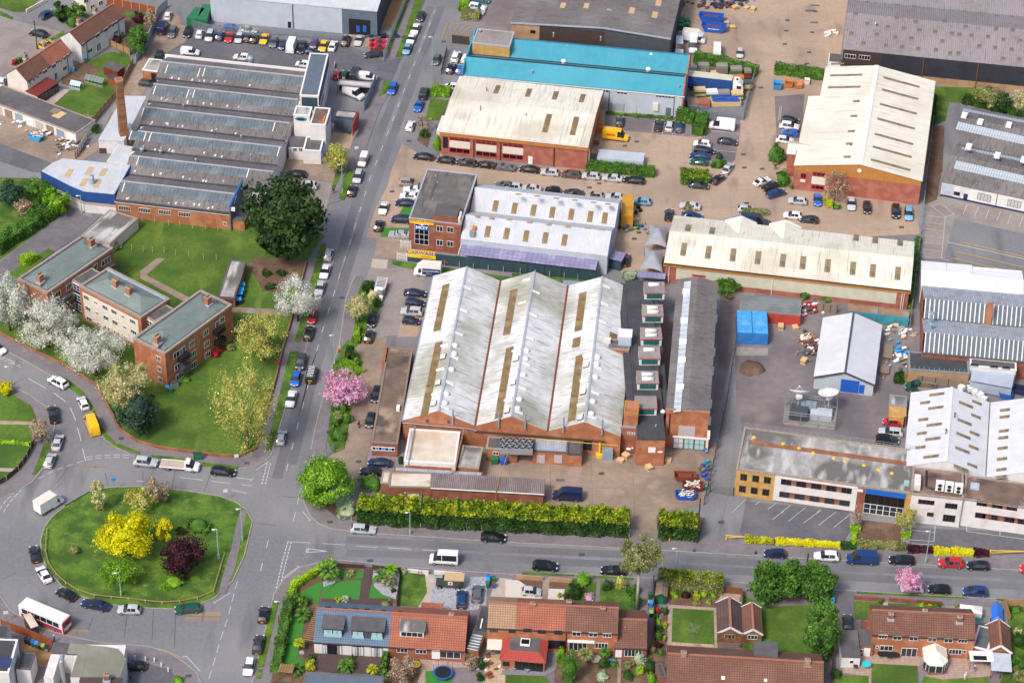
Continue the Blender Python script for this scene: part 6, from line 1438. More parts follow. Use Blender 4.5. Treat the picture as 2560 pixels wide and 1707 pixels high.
s=B('summer_house','long dark slate-roofed garden building cut by the picture edge','garden building',t(42,425,1660),t(42,1140,1700),t(42,460,1465),2.8);s.wl('wood_d',2.7);s.flat('clad_s',2.8,par=.06,edge='felt')
s,pl=ter('brick_semi','red brick semi-detached pair with brown roof, six upper windows, three chimneys',t(44,950,1127),t(44,1887,1170),t(44,942,862),4.8,2.2,'bri_o','tile_b',D=7.4)
wins(s,'S',((44,1047,1143,1.5,.9,3),(44,1178,1155,1.5,.9,2),(44,1328,1160,1.5,1.,2),(44,1497,1170,1.5,1.,2),(44,1645,1178,1.5,1.,2),(44,1775,1182,1.6,.9,3),(44,1078,1247,2.2,1.2,3),(44,1707,1280,2.2,1.2,4),(44,1285,1285,2.7,2.,3),(44,995,1237,.5,.6,1),(44,1793,1278,.6,.7,1)))
for q in((44,1117,975),(44,1425,945),(44,1743,1005)):s.chm(t(*q),6.4,.85,.65,1.1,'bri_b',1)
s=B('conservatory','white octagonal conservatory with cream hipped roof on the brick semi','conservatory',t(44,1425,1400),t(44,1645,1412),t(44,1425,1245),2.3)
oc=[(0,s.D),(0,1.2),(.9,0),(s.L-.9,0),(s.L,1.2),(s.L,s.D)]
s.put('dwarf_wall',MB().prism(oc,0,.6),'bri_r');s.put('frame',MB().prism(oc,2.05,2.3),'upvc')
for(x0,y0),(x1,y1)in zip(oc,oc[1:]):
 s.put('pane',MB().bar((x0,y0,1.35),(x1,y1,1.35),.04,1.45),'glass')
 n=max(2,int(math.hypot(x1-x0,y1-y0)/.8))
 for k in range(n+1):s.put('mullion',MB().tube((x0+(x1-x0)*k/n,y0+(y1-y0)*k/n,.6),(x0+(x1-x0)*k/n,y0+(y1-y0)*k/n,2.1),.06,.06,6),'upvc')
ap,ap2=(s.L/2,2.4,3.5),(s.L/2,s.D,3.5)
mb=MB()
for(x0,y0),(x1,y1)in zip(oc,oc[1:]):
 ta,tb=(ap2 if y0>=s.D else ap),(ap2 if y1>=s.D else ap)
 mb.face([(x0,y0,2.32),(x1,y1,2.32),tb]+([ta]if ta!=tb else[]))
s.put('roof',mb,'c_offwhite')
for x,y in oc:s.put('roof_bar',MB().tube((x,y,2.36),ap if y<s.D else ap2,.05,.05,6),'upvc')
s=B('side_extension','grey flat-roofed white extension left of the brick semi patio','extension',t(44,675,1327),t(44,843,1332),t(44,700,1085),2.7);s.wl('stucco',2.6);s.flat('felt',2.7,par=.06,edge='felt');s.wn('S',s.L*.55,1.6,.7,.8,cols=1)
s=B('back_extension','narrow grey-roofed brick kitchen extension with white door','extension',t(44,843,1218),t(44,965,1222),t(44,835,1078),2.8);s.wl('bri_r',2.7);s.flat('felt',2.8,par=.06,edge='felt');s.pn('S',s.L*.55,1.1,1.1,2.,'upvc','door');s.wn('S',s.L*.2,1.4,.9,.9,cols=2)
s=B('porch','small brown-tiled porch at the side of the brick semi','porch',t(44,858,1062),t(44,945,1066),t(44,860,985),2.5);s.wl('bri_r',2.3);s.ppo('roof','tile_b',((0,0,2.4),(.12,0,1)),[(-.1,-.1),(s.L,-.1),(s.L,s.D),(-.1,s.D)],.1)
s=B('flat_garage','long flat grey roof between brick semi and tiled garage','garage',t(44,1862,1235),t(44,2008,1272),t(44,1892,1032),2.6);s.wl('bri_r',2.5);s.flat('asph_d',2.6,par=.06,edge='fasc')
s=B('garage','brown-tiled garage with white gable edge and glass lean-to','garage',t(44,2010,1270),t(44,2218,1286),t(44,2003,1045),2.4);s.wl('bri_b',2.3);s.gable('tile_b',2.4,1.5,'y',over=.15,th=.1,wall='bri_b',verge='fasc',ridge='ridge_tile')
s.ppo('glass_lean_to','glazing_pale',((0,0,2.3),(0,-.06,1)),[(.3,-4.4),(s.L-.1,-4.4),(s.L-.1,-.25),(.3,-.25)],.05)
for x in(.35,s.L/2,s.L-.15):s.put('lean_to_post',MB().box(x-.05,x+.05,-4.3,-4.2,0,2.),'fr_d')
s=B('garden_canopy','white scalloped garden canopy over black seating on the patio','canopy',t(44,1845,1365),t(44,2065,1372),t(44,1845,1272),2.3);s.box('roof','c_cloth_white',0,s.L,0,s.D,2.25,2.35);s.box('skylight','glasd',s.L*.15,s.L*.7,s.D*.1,s.D*.5,2.36,2.4)
for x in(.1,s.L-.1):
 for y in(.1,s.D-.1):s.put('post',MB().tube((x,y,0),(x,y,2.25),.05),'fr_d')
s=B('white_house','white house with dark flat roof and solar panel near the bus stop','house',t(41,-260,1462),t(41,80,1474),t(41,-180,1160),6.2);s.wl('stucco',6.1);s.flat('feltb',6.2,par=.1,edge='fasc')
pq=s.loc(t(41,35,1388),6.4);s.put('solar_panel',MB().raw([(pq[0]-1.3,pq[1]-.9,6.35),(pq[0]+1.1,pq[1]-.9,6.35),(pq[0]+1.3,pq[1]+.9,6.9),(pq[0]-1.1,pq[1]+.9,6.9)],[(0,1,2,3)]),'c_navy');s.pipe([(s.loc(t(41,120,1205),6.6)[0],s.loc(t(41,120,1205),6.6)[1],6.2),(s.loc(t(41,120,1205),6.6)[0],s.loc(t(41,120,1205),6.6)[1],7.6)],.04,'metal','aerial')
s=B('white_house','lower white annex with dark flat roof beside the gravel yard','house',t(41,145,1432),t(41,275,1442),t(41,185,1283),4.);s.wl('stucco',3.9);s.flat('feltb',4.,par=.08,edge='felt')
s=B('white_house','white gable end of the house behind the orange fence','house',t(41,-200,1165),t(41,70,1160),t(41,-120,1045),5.);s.wl('stucco',4.9);s.flat('feltb',5.,par=.08,edge='felt')
s=B('corner_cafe','corner building with khaki felt roof, white wall and silver extract duct','shop',t(41,640,1508),t(41,1095,1514),t(41,712,1210),4.6);s.wl('stucco',4.5)
mat('roof_khaki','#7f8072','#757667',.7,c3='#8b8c7e',s3=.2,grid=(2.,0,.03,'#6b6c5f'));q=[s.loc(t(41,*k),4.6)for k in((640,1508),(1095,1514),(1152,1352),(1075,1257),(950,1236),(640,1205),(610,1300),(710,1305))]
s.put('roof',MB().prism(q,4.5,4.7),'roof_khaki');s.put('front_wall',MB().prism([q[1],q[2],q[3],(q[3][0]-1,q[3][1]-1),(q[1][0]-1,q[1][1])],0,4.5),'stucco')
x,y=s.loc(t(41,575,1500),3.);s.put('extract_duct',MB().path([(x,y,1.),(x,y,6.),(x,y+.3,6.3),(x,y+1.4,6.3)],.38,12),'metal');s.chm(t(41,975,1535),4.9,.9,.7,1.2,'bri_b',2)
s.box('slate_roof','tile_dark',s.L*.2,s.L*1.05,-6,-.1,4.2,4.6)
s=B('cafe_back','white rear block with grey felt roof behind the corner building','shop',t(41,462,1293),t(41,703,1308),t(41,478,1197),4.6);s.wl('stucco',4.5);s.flat('felt',4.6,par=.08,edge='felt');s.box('side_wall','stucco',0,1.6,-5.5,-.02,0,4.3);s.wn('S',1.2,1.5,.8,.7,cols=2,off=-5.5)
# VEHICLES
for n_,c_ in dict(black='#16171b',dark_grey='#33373d',grey='#5b6067',silver='#b9bcc1',white='#e6e6ea',navy='#1b2547',dark_blue='#173a6b',blue='#1f5fc0',light_blue='#6fa3c4',red='#bd1f2a',green='#12503c',yellow='#efb912',beige='#9d9484',gold='#a39a8c',brown='#5a4a44',teal='#2a6a73',purple='#54407a',olive='#3d4136',orange='#d8691f').items():
 mat('paint_'+n_,c_,rough=.28,coat=.7)
mat('tyre','#17171a',rough=.9);mat('rim','#9a9da2',rough=.35,metal=.6);mat('lamp_clear','#c9d0d6',rough=.1);mat('lamp_red','#a01018',rough=.2);mat('plate_yellow','#eac21e',rough=.5);mat('plate_white','#dddddd',rough=.5);mat('car_glass','#20272d',rough=.05,spec=.9);mat('trim','#202126',rough=.6)
def ST(L,W,H,cowl,roof0,pil,roof1,rear,tail,zb=.22,belt=.92,hood=.86,boot=None,rw=.68):
 w=W/2;f=L/2;g=H-.02
 q=[(f,zb+.14,.52,.60,w*.80,w*.62),(f-.14,zb+.02,hood*.78,hood*.84,w*.95,w*.80),(cowl+.55,zb,hood*.95,hood*1.02,w,w*.82),(cowl,zb,belt-.02,belt+.06,w,w*.84),(roof0,zb,belt,g-.05,w,w*rw),(pil+.04,zb,belt,H,w,w*rw*1.02),(pil-.04,zb,belt,H,w,w*rw*1.02),(roof1+.28,zb,belt+.02,H-.02,w,w*rw),(roof1,zb,belt+.03,H-.08,w*.99,w*rw*.97),(rear,zb+.02,belt if not boot else boot-.05,(belt+.08)if not boot else boot,w*.97,w*.80)]
 if boot:q.append((-f+.12,zb+.05,boot-.06,boot-.01,w*.93,w*.78));q.append((-f,zb+.16,boot-.25,boot-.18,w*.82,w*.66))
 else:q.append((-f,zb+.14,belt-.22,belt-.12,w*.88,w*.72))
 return q
def loft(q,side=None,ws=3,rwn=8,extra_side=(),no_rear=False):
 rings=[]
 for x,zb,zs,zt,wb,wt in q:
  h=zs-zb
  half=[(wb*.90,zb),(wb,zb+.22*h),(wb*1.,zb+.7*h),(wb*.965,zs),(wt,zt-.035),(wt*.6,zt)]
  rings.append([(x,-y,z)for y,z in half]+[(x,y,z)for y,z in half[::-1]])
 V=[p for r in rings for p in r];n=12
 G={'body':[],'windscreen':[],'rear_window':[],'fr':[],'rr':[],'fl':[],'rl':[]}
 for i in range(len(q)-1):
  for j in range(n-1):
   f=(i*n+j,(i+1)*n+j,(i+1)*n+j+1,i*n+j+1);k='body'
   if i==ws and j in(4,5,6):k='windscreen'
   elif i==rwn and j in(4,5,6)and not no_rear:k='rear_window'
   elif j==3 and i in(ws,ws+1):k='fr'
   elif j==7 and i in(ws,ws+1):k='fl'
   elif j==3 and i in extra_side:k='rr'
   elif j==7 and i in extra_side:k='rl'
   G[k].append(f)
  G['body'].append((i*n,i*n+11,(i+1)*n+11,(i+1)*n))
 G['body'].append(tuple(range(n)));G['body'].append(tuple(range((len(q)-1)*n+n-1,(len(q)-1)*n-1,-1)))
 out={}
 for k,fs in G.items():
  if not fs:continue
  used=sorted({a for f in fs for a in f});mp={a:b for b,a in enumerate(used)}
  m=bpy.data.meshes.new(k);m.from_pydata([V[a]for a in used],[],[tuple(mp[a]for a in f)for f in fs]);m.update()
  bm=bmesh.new();bm.from_mesh(m);
  if k=='body':bmesh.ops.recalc_face_normals(bm,faces=bm.faces)
  for fc in bm.faces:fc.smooth=True
  for e in bm.edges:
   if len(e.link_faces)==2 and e.calc_face_angle(0)>.7:e.smooth=False
  bm.to_mesh(m);bm.free()
  out[k]=m
 return out
def wheel_mesh(r,w=.2):return cch(('wh',r,w),lambda:MB().lathe([(r*.75,-w/2),(r,-w/2+.03),(r,w/2-.03),(r*.75,w/2)],14).mesh('tyre'))
def rim_mesh(r,w=.2):return cch(('rm',r,w),lambda:MB().lathe([(r*.72,-w/2-.01),(r*.72,w/2-.01),(r*.62,w/2+.01),(r*.2,w/2+.02),(.02,w/2+.03)],12).mesh('rim'))
def bxm(key,*d):return cch(('bx',)+tuple(key),lambda:MB().box(*d).mesh(key[0]))
PROTO={}
def proto(kind):
 if kind in PROTO:return PROTO[kind]
 I4=Matrix.Identity(4);tr=Matrix.Translation
 spec={'hatchback':(4.05,1.75,1.47,.95,.2,-.4,-1.5,-1.88,0),'saloon':(4.55,1.8,1.44,1.02,.2,-.45,-1.15,-1.72,1),'estate car':(4.65,1.8,1.47,1.1,.3,-.4,-1.85,-2.18,0),'SUV':(4.55,1.88,1.68,1.05,.35,-.45,-1.75,-2.1,0),'people carrier':(4.4,1.82,1.66,1.35,.45,-.35,-1.75,-2.02,0),'coupe':(4.35,1.8,1.32,.75,-.05,-.5,-1.,-1.75,1),'small car':(3.55,1.65,1.5,.95,.3,-.3,-1.3,-1.62,0),'classic saloon':(5.1,1.85,1.46,.75,.15,-.5,-1.3,-1.6,1),'convertible':(4.1,1.75,1.34,.7,0,-.5,-1.,-1.35,1)}
 pts_=[]
 if kind in spec:
  L,W,H,cowl,r0,pil,r1,rear,boot=spec[kind];suv=kind=='SUV'
  q=ST(L,W,H,cowl,r0,pil,r1,rear,0,zb=.32 if suv else .22,belt=1.05 if suv or kind=='people carrier' else(.86 if kind=='coupe' else .92),hood=.98 if suv else(.76 if kind=='coupe' else .86),boot=(.98 if kind!='coupe' else .88)if boot else None)
  ms=loft(q,extra_side=(6,)if kind not in('estate car','SUV','people carrier')else(6,))
  wr=.36 if suv else .31;wx=L*.31
 else:
  big=kind in('panel van','minibus','high van')
  L,W,H={'panel van':(5.5,2.,2.35),'high van':(5.9,2.05,2.65),'minibus':(5.2,1.98,2.45),'small van':(4.4,1.8,1.85),'black cab van':(4.9,1.9,1.9),'pickup':(5.,1.85,1.75),'lorry cab':(2.6,2.05,2.1)}[kind]
  f=L/2;w=W/2;hood=1.15 if big or kind=='lorry cab' else .98;belt=hood+.05;zb=.3
  c=f-.95 if kind!='minibus' else f-.75;ro=c-.75;rw=.84 if kind!='pickup' else .7
  q=[(f,zb+.1,.62,.7,w*.86,w*.7),(f-.12,zb,hood*.82,hood*.88,w*.97,w*.82),(c+.4,zb,hood*.97,hood*1.02,w,w*.85),(c,zb,belt-.02,belt+.05,w,w*.87),(ro,zb,belt,H-.12,w,w*rw)]
  if kind=='pickup':q+=[(-.1,zb,belt,H,w,w*rw),(-.25,zb,belt,H-.05,w,w*rw),(-.75,zb,belt-.02,belt+.02,w,w*.8),(-f,zb+.05,belt-.05,belt-.02,w*.97,w*.8)]
  else:
   e=-f
   q+=[(ro-.75,zb,belt,H,w,w*rw),(ro-.85,zb,belt,H,w,w*rw),(e+.25,zb,belt,H,w,w*rw),(e+.05,zb,belt,H-.06,w*.98,w*rw*.97),(e,zb+.05,belt,H-.12,w*.95,w*rw*.94)]
  if kind=='lorry cab':q=q[:5]+[(-f+.3,zb,belt,H,w,w*rw),(-f,zb,belt,H-.05,w,w*rw)]
  ms=loft(q,ws=3,rwn=8 if kind!='pickup' else 6,no_rear=kind not in('minibus','small van','black cab van','pickup'),extra_side=(6,)if kind in('minibus','black cab van')else())
  wr=.36;wx=L*.31
 zt=0
 for k,m in ms.items():
  nm={'fr':'side_window','fl':'side_window','rr':'side_window','rl':'side_window'}.get(k,k)
  pts_.append((nm,m,'PAINT' if k=='body' else 'car_glass',I4,[]))
 w=W/2;f=L/2
 for sx in((1,-1)if kind!='lorry cab' else(1,)):
  for sy in(1,-1):
   mt=tr((sx*wx if kind!='lorry cab' else .25,sy*(w-.09),wr))@Matrix.Rotation(R(-90*sy),4,'X')
   pts_.append(('wheel',wheel_mesh(wr,.22),'tyre',mt,[('rim',rim_mesh(wr,.22),'rim')]))
 hz=.66 if kind not in('SUV','panel van','high van','minibus','pickup','lorry cab')else .85
 for sy in(1,-1):
  pts_.append(('headlight',bxm(('headlight',),-.12,.12,-.16,.16,-.08,.08),'lamp_clear',tr((f-.16,sy*w*.66,hz))@Matrix.Rotation(-.35*sy*-1,4,'Z'),[]))
  if kind!='lorry cab':pts_.append(('tail_light',bxm(('tail_light',),-.06,.06,-.12,.12,-.11,.11),'lamp_red',tr((-f+.04,sy*w*.72,hz+.08)),[]))
  pts_.append(('mirror',bxm(('mirror',),-.06,.1,-.1,.1,-.06,.08),'trim',tr((q[3][0]-.35,sy*(w+.08),q[3][2]+.06)),[]))
 if kind!='lorry cab':pts_.append(('number_plate',bxm(('number_plate',),-.02,.02,-.26,.26,-.06,.06),'plate_yellow',tr((-f-.01,0,.62 if kind not in('saloon','coupe')else .55)),[]))
 pts_.append(('number_plate',bxm(('number_plate',),-.02,.02,-.26,.26,-.06,.06),'plate_white',tr((f+.01,0,.45)),[]))
 pts_.append(('bumper',bxm(('bumper',kind),f-.12,f+.03,-w*.7,w*.7,.25,.38),'trim',I4,[]))
 if kind in('panel van','high van','minibus','small van','black cab van'):pts_.append(('sill_trim',bxm(('sill_trim',kind),-f*.5,f*.5,-w-.015,w+.015,.42,.52),'trim',I4,[]))
 PROTO[kind]=(pts_,L,W,H)
 return PROTO[kind]
CARS=[]
NDIR={12:(.387,-1),22:(.314,-1),32:(.256,-1),42:(.22,-1),41:(.22,-1),11:(.35,-1),13:(.17,-1),23:(.1,-1),14:(0,-1),24:(-.03,-1),31:(.3,-1),33:(.06,-1),34:(-.04,-1),43:(.05,-1),44:(-.05,-1)}
EDIR={11:(1,.1),12:(1,.13),13:(1,.12),14:(1,.12),22:(1,.08),23:(1,.11),24:(1,.1),31:(1,.09),32:(1,.07),33:(1,.07),34:(1,.1),41:(1,.06),42:(1,.06),43:(1,.06),44:(1,.05)}
def dirv(cd,d):
 if isinstance(d,tuple):return d
 n=NDIR[cd]if d in 'NS' else EDIR[cd]
 return n if d in 'NE' else(-n[0],-n[1])
def veh(kind,col,cd,x,y,d,label,cat=None,group=None,z=0.,name=None,k=1.):
 pts_,L,W,H=proto(kind)
 p=t(cd,x,y);c=P(p,H*.45+z)
 h=hdg(p,dirv(cd,d))
 r=emp(name or('parked_'+kind.lower().replace(' ','_')if kind not in('lorry cab',)else 'lorry'),(c.x,c.y,z),h,label,cat or('van' if 'van' in kind else('car' if kind not in('minibus','pickup')else kind)),group)
 for nm,m,mt_,mx,ch in pts_:
  o=link(nm,m,r,M['paint_'+col]if mt_=='PAINT' else M[mt_]);o.matrix_local=mx
  for cn,cm,cmt in ch:link(cn,cm,o,M[cmt])
 return r
def clu(context,lst,group=None):
 nm=lambda e:e[1].replace('_',' ')+' '+e[0]
 labs=[]
 for i,e in enumerate(lst):
  l=nm(e)+' '+context
  if sum(nm(k)==nm(e)for k in lst)>1:
   pv,nx=(nm(lst[i-1])if i else None),(nm(lst[i+1])if i+1<len(lst)else None)
   cand=[nm(e)+' next to '+n+' '+context for n in(pv,nx)if n and n!=nm(e)]
   if pv and nx:cand.append(nm(e)+' between '+pv+' and '+nx+' '+' '.join(context.split()[-4:]))
   for c in cand:
    if c not in labs:l=c;break
  labs.append(l)
 for e,l in zip(lst,labs):
  veh(e[0],e[1],e[2],e[3],e[4],e[5],l,None,group if labs.count(l)>1 else None)
H_,S_,E_,U_,C_,M_,SM,V_,PV='hatchback','saloon','estate car','SUV','coupe','people carrier','small car','small van','panel van'
clu('in the lane behind the white terrace',[(PV,'navy',11,1482,245,'N'),(SM,'white',11,1530,145,'N'),(E_,'grey',11,1572,292,'S'),(H_,'black',11,1447,508,'S'),(H_,'dark_grey',11,1345,760,'E')])
clu('in the workshop yard row',[(S_,'black',11,1712,292,'S'),(SM,'white',11,1820,310,'N'),(M_,'silver',11,1912,325,'S'),(H_,'dark_blue',11,2005,325,'N'),(C_,'red',11,2090,340,'S'),(H_,'silver',11,2180,345,'S'),(SM,'navy',11,2255,345,'N'),(H_,'black',11,2318,350,'N'),(C_,'yellow',12,75,357,'S'),(H_,'grey',12,163,385,'S'),(SM,'navy',12,238,410,'S'),('high van','white',12,328,402,'N'),('classic saloon','black',12,420,430,'S'),(SM,'purple',12,530,400,'S'),(S_,'yellow',12,613,420,'S'),(S_,'white',12,700,418,'N')])
clu('by the open workshop door',[(U_,'black',12,818,370,'N'),(C_,'silver',12,937,370,'S'),(E_,'dark_grey',12,1075,495,(-1,.12))])
clu('parked nose to tail by the steel fence',[(C_,'red',12,1120,380,(1,-.08)),(C_,'red',12,1117,425,(1,-.12))],'two red coupes by the fence')
clu('against the pale warehouse wall',[(H_,'blue',11,2112,253,'E'),(S_,'silver',11,2265,275,'E')])
clu('along the far edge of the ridge factory',[(V_,'white',11,1735,472,(1,.05)),(H_,'white',11,2205,520,'W'),(SM,'white',12,430,585,'W'),(C_,'navy',12,510,475,(1,.12))])
clu('on the terraces road',[(U_,'black',11,350,305,(-1,-.25)),(U_,'dark_blue',11,430,130,(1,-.6)),(H_,'yellow',11,420,402,(1,-.5)),(H_,'white',11,15,745,(.3,-1))])
clu('in the fenced van compound',[(E_,'green',12,805,690,'N'),(PV,'dark_grey',12,905,668,'N'),(V_,'white',12,1018,700,(1,.1)),(PV,'white',12,890,845,(1,.42)),(H_,'red',12,742,680,'N')])
clu('at the kerb of the upper main road',[(H_,'dark_grey',12,1502,150,'S'),(S_,'white',12,1453,268,'S'),(C_,'white',12,1413,360,'S'),(H_,'light_blue',12,1378,448,'S'),(E_,'blue',12,1245,805,'S'),(V_,'white',12,978,1455,'S'),(M_,'silver',22,930,38,'S'),(H_,'black',22,875,168,'N')])
clu('beside the turquoise-roofed unit',[(H_,'grey',12,1645,545,'S'),(U_,'white',12,1820,515,'N'),(E_,'black',12,1778,620,'N'),(H_,'white',12,1910,530,'N'),(H_,'blue',12,1862,632,'N'),(SM,'white',12,1785,790,'W')])
clu('outside the hedge of the brick unit',[('black cab van','dark_grey',12,1533,845,'N'),(C_,'blue',12,1483,965,'S'),(H_,'white',12,1408,1145,'N')])
clu('by the rounded hedge of the upper car park',[(U_,'white',12,2015,65,(1,.15)),(H_,'silver',12,2010,105,(1,.15)),(H_,'teal',12,2060,0,(1,.15))])
clu('in the upper row of the tan lane',[(S_,'black',12,1528,1428,'W'),(H_,'black',12,1733,1460,'W'),(E_,'dark_grey',12,1920,1483,'W'),(S_,'black',12,2103,1503,'W'),(S_,'grey',12,2275,1525,'W'),(S_,'black',13,160,1543,'W'),(H_,'silver',23,345,2,'W'),(M_,'brown',23,540,20,'W'),(H_,'silver',23,720,36,'W'),(S_,'silver',23,915,55,'W'),(E_,'black',23,1115,75,'W')])
clu('in the lower row behind the white garage',[(S_,'grey',22,2270,120,'W'),(H_,'silver',23,10,132,'W'),(S_,'silver',23,175,148,'W'),(SM,'black',23,370,165,'W'),(S_,'dark_grey',23,560,190,'W'),(H_,'gold',23,755,212,'W'),(S_,'silver',23,945,227,'W'),(H_,'light_blue',23,1185,268,'W')])
clu('on the car wash forecourt',[(M_,'beige',22,1388,95,'E'),(C_,'white',22,1432,160,'W'),(S_,'white',22,1405,220,'W'),(S_,'navy',22,1365,282,'W'),(M_,'navy',22,1325,430,'W'),(C_,'white',22,1163,330,'S'),(H_,'black',22,1120,485,'N')])
clu('on the forecourt behind the dark pine',[(E_,'black',22,365,18,'W'),(U_,'silver',22,465,122,'W')])
clu('at the kerb beside the flats lawn',[(H_,'silver',22,662,750,'N'),(S_,'white',22,630,905,'S'),(S_,'silver',22,583,1055,'S'),(H_,'red',22,515,1318,'S'),(E_,'black',22,482,1465,'N'),(U_,'dark_grey',32,410,195,'S'),(H_,'blue',32,362,352,'S'),(S_,'white',32,320,535,'S'),(H_,'silver',32,232,885,'N')])
clu('parked against the white hall',[(S_,'navy',22,1450,1103,'E'),(H_,'navy',22,1450,1188,'E'),(U_,'silver',22,1420,1270,'W'),(SM,'navy',22,1413,1355,'E')])
clu('on the works drive',[(S_,'black',22,1063,1340,'S'),(H_,'black',22,1033,1495,'N'),(E_,'black',32,1098,490,'S'),(H_,'black',32,1043,725,'S'),(S_,'navy',32,1128,1115,'W'),(H_,'black',32,1045,1195,'W')])
clu('on the bend by the flats',[(U_,'white',31,530,380,(-1,-.55)),(H_,'white',31,757,572,(-.45,-1)),(S_,'silver',31,525,930,(.3,-1)),(H_,'silver',31,455,1095,(.4,-1)),(H_,'white',31,-25,75,(1,.55))])
clu('parked opposite the grass island',[(U_,'silver',31,1328,1108,'E'),(E_,'black',31,2035,1195,'E')])
clu('at the edge of the grass island',[(C_,'black',41,318,390,(-.22,-1)),(S_,'white',41,400,575,(-.6,-1)),(H_,'black',41,605,755,(-1,-.5)),('classic saloon','navy',41,870,850,(-1,-.22)),(H_,'silver',41,1178,895,(-1,-.04)),(E_,'green',41,1712,888,(-1,.08))])
clu('by the corner building',[(SM,'black',41,1240,1410,(-1,-.05))])
clu('on the lower main road',[(H_,'black',42,70,940,'N'),(S_,'dark_grey',42,22,1212,'N'),(H_,'white',42,-62,1412,'S')])
clu('at the kerb below the conifer hedge',[(E_,'silver',42,978,163,'E'),(U_,'black',42,2165,237,'E')])
clu('on the gravel drive of the bungalow',[(U_,'dark_blue',42,1875,800,(.05,-1)),(U_,'grey',42,2018,750,(.12,-1)),(H_,'green',42,280,1610,'E')])
clu('at the kerb in front of the houses',[(U_,'black',43,303,497,'E'),(S_,'black',43,925,540,'W'),(H_,'silver',44,1315,700,'W'),(H_,'black',44,1560,710,'W'),(M_,'dark_blue',44,1890,730,'W')])
clu('on a house drive',[(SM,'silver',43,175,732,'E'),(H_,'dark_grey',44,727,1012,'N')])
clu('at the kerb in front of the office',[(H_,'navy',44,65,385,'W'),(U_,'white',44,533,410,'W'),(E_,'black',44,1220,445,'W'),(U_,'red',44,1668,470,'W'),(H_,'black',44,1915,495,'W'),(H_,'red',44,2400,525,'W')])
clu('backed up to the white warehouse',[(SM,'red',34,1130,745,'W'),(E_,'silver',34,1120,835,'W'),(U_,'black',34,1090,905,'E')])
clu('between the awnings and the estate lane',[(C_,'black',23,1430,388,'N'),(S_,'silver',23,1625,310,'W'),(S_,'dark_blue',23,1640,398,'E'),(C_,'black',23,1038,800,'N'),(H_,'silver',23,2140,340,'E'),(H_,'dark_grey',23,2310,480,'N')])
clu('around the planted island of the estate',[(S_,'dark_grey',23,1703,120,'E'),(H_,'black',23,1880,65,(.75,-.55)),(S_,'silver',13,1965,1535,(.5,-.75)),(S_,'dark_grey',13,1965,1290,'E'),(H_,'white',13,1735,1310,'W'),(E_,'black',13,1755,1370,'E'),(S_,'dark_blue',13,1710,1420,'W'),('convertible','green',13,1705,1478,'W')])
clu('outside the ochre-gabled warehouse',[(C_,'white',24,-55,85,(1,-.4)),(S_,'black',24,30,130,(1,-.4)),(E_,'dark_blue',24,75,195,(1,-.3)),(H_,'silver',24,270,262,'W'),(H_,'blue',24,452,252,'S'),(S_,'silver',24,760,287,'S'),(H_,'black',24,903,322,'S'),(U_,'black',24,1165,355,'S'),(M_,'light_blue',24,1282,375,'S'),(H_,'white',24,225,395,'W'),(H_,'dark_grey',24,375,432,'W')])
clu('in the bays of the delivery yard',[(H_,'dark_grey',13,985,1105,'N'),(S_,'black',13,1337,1140,'N'),(M_,'silver',13,1435,1145,'N'),(H_,'dark_blue',13,1532,1160,'N')])
clu('beside the cream-roofed warehouse',[(H_,'black',14,203,1095,'E'),(U_,'white',14,195,1148,'E'),(H_,'blue',14,205,1210,'W'),(H_,'white',14,155,1275,'E')])
clu('parked beyond the lorry yard',[(SM,'silver',13,2078,485,(0,1))])
veh('high van','white',13,1915,1135,'W','long white panel van in the bay by the clipped hedge')
v=veh('high van','yellow',13,945,1230,'E','yellow delivery van with red lettering on its side')
flat_text('lettering','DHL',.62,(-.9,-1.035,1.75),(R(90),0,0),'c_red',v,bold=.02,xs=1.7);MB().box(-2.6,-.2,-1.04,-1.03,1.38,1.43).bd('red_stripe','c_red',v)
v=veh('high van','yellow',31,835,755,(-.4,-1),'plain yellow panel van parked on the bend by the flats')
veh('panel van','navy',33,505,1405,'W','navy panel van standing behind the tall conifer hedge')
veh('panel van','dark_blue',44,855,425,'W','dark blue panel van at the kerb between white and black cars')
veh('minibus','white',42,1712,425,'W','white minibus with cream roof parked on the cross street','minibus')
v=veh('black cab van','black',32,505,310,'N','black and lime people carrier driving with striped roof bars','car')
for k in range(7):link('roof_bar',cch('rbar',lambda:MB().box(-.06,.06,-.62,.62,0,.08).mesh('roof_bar')),v,'upvc').location=(1.-k*.5,0,1.9)
MB().box(-2.5,-2.44,-.5,.3,1.,1.25).bd('lime_panel','c_lime',v)
veh('pickup','black',31,485,672,(-.2,-1),'black pickup truck half hidden by the bare tree on the bend','pickup')
veh('high van','white',13,1868,450,(-.02,-1),'white van parked end on beyond the turquoise roof');veh('panel van','white',13,1525,420,(0,1),'white van tucked beside the large box van');veh('panel van','white',13,1650,408,(0,1),'white van in front of the large box van cab')
veh('high van','dark_grey',23,2210,440,'E','dark van with cream roof beside the blue-edged gable')
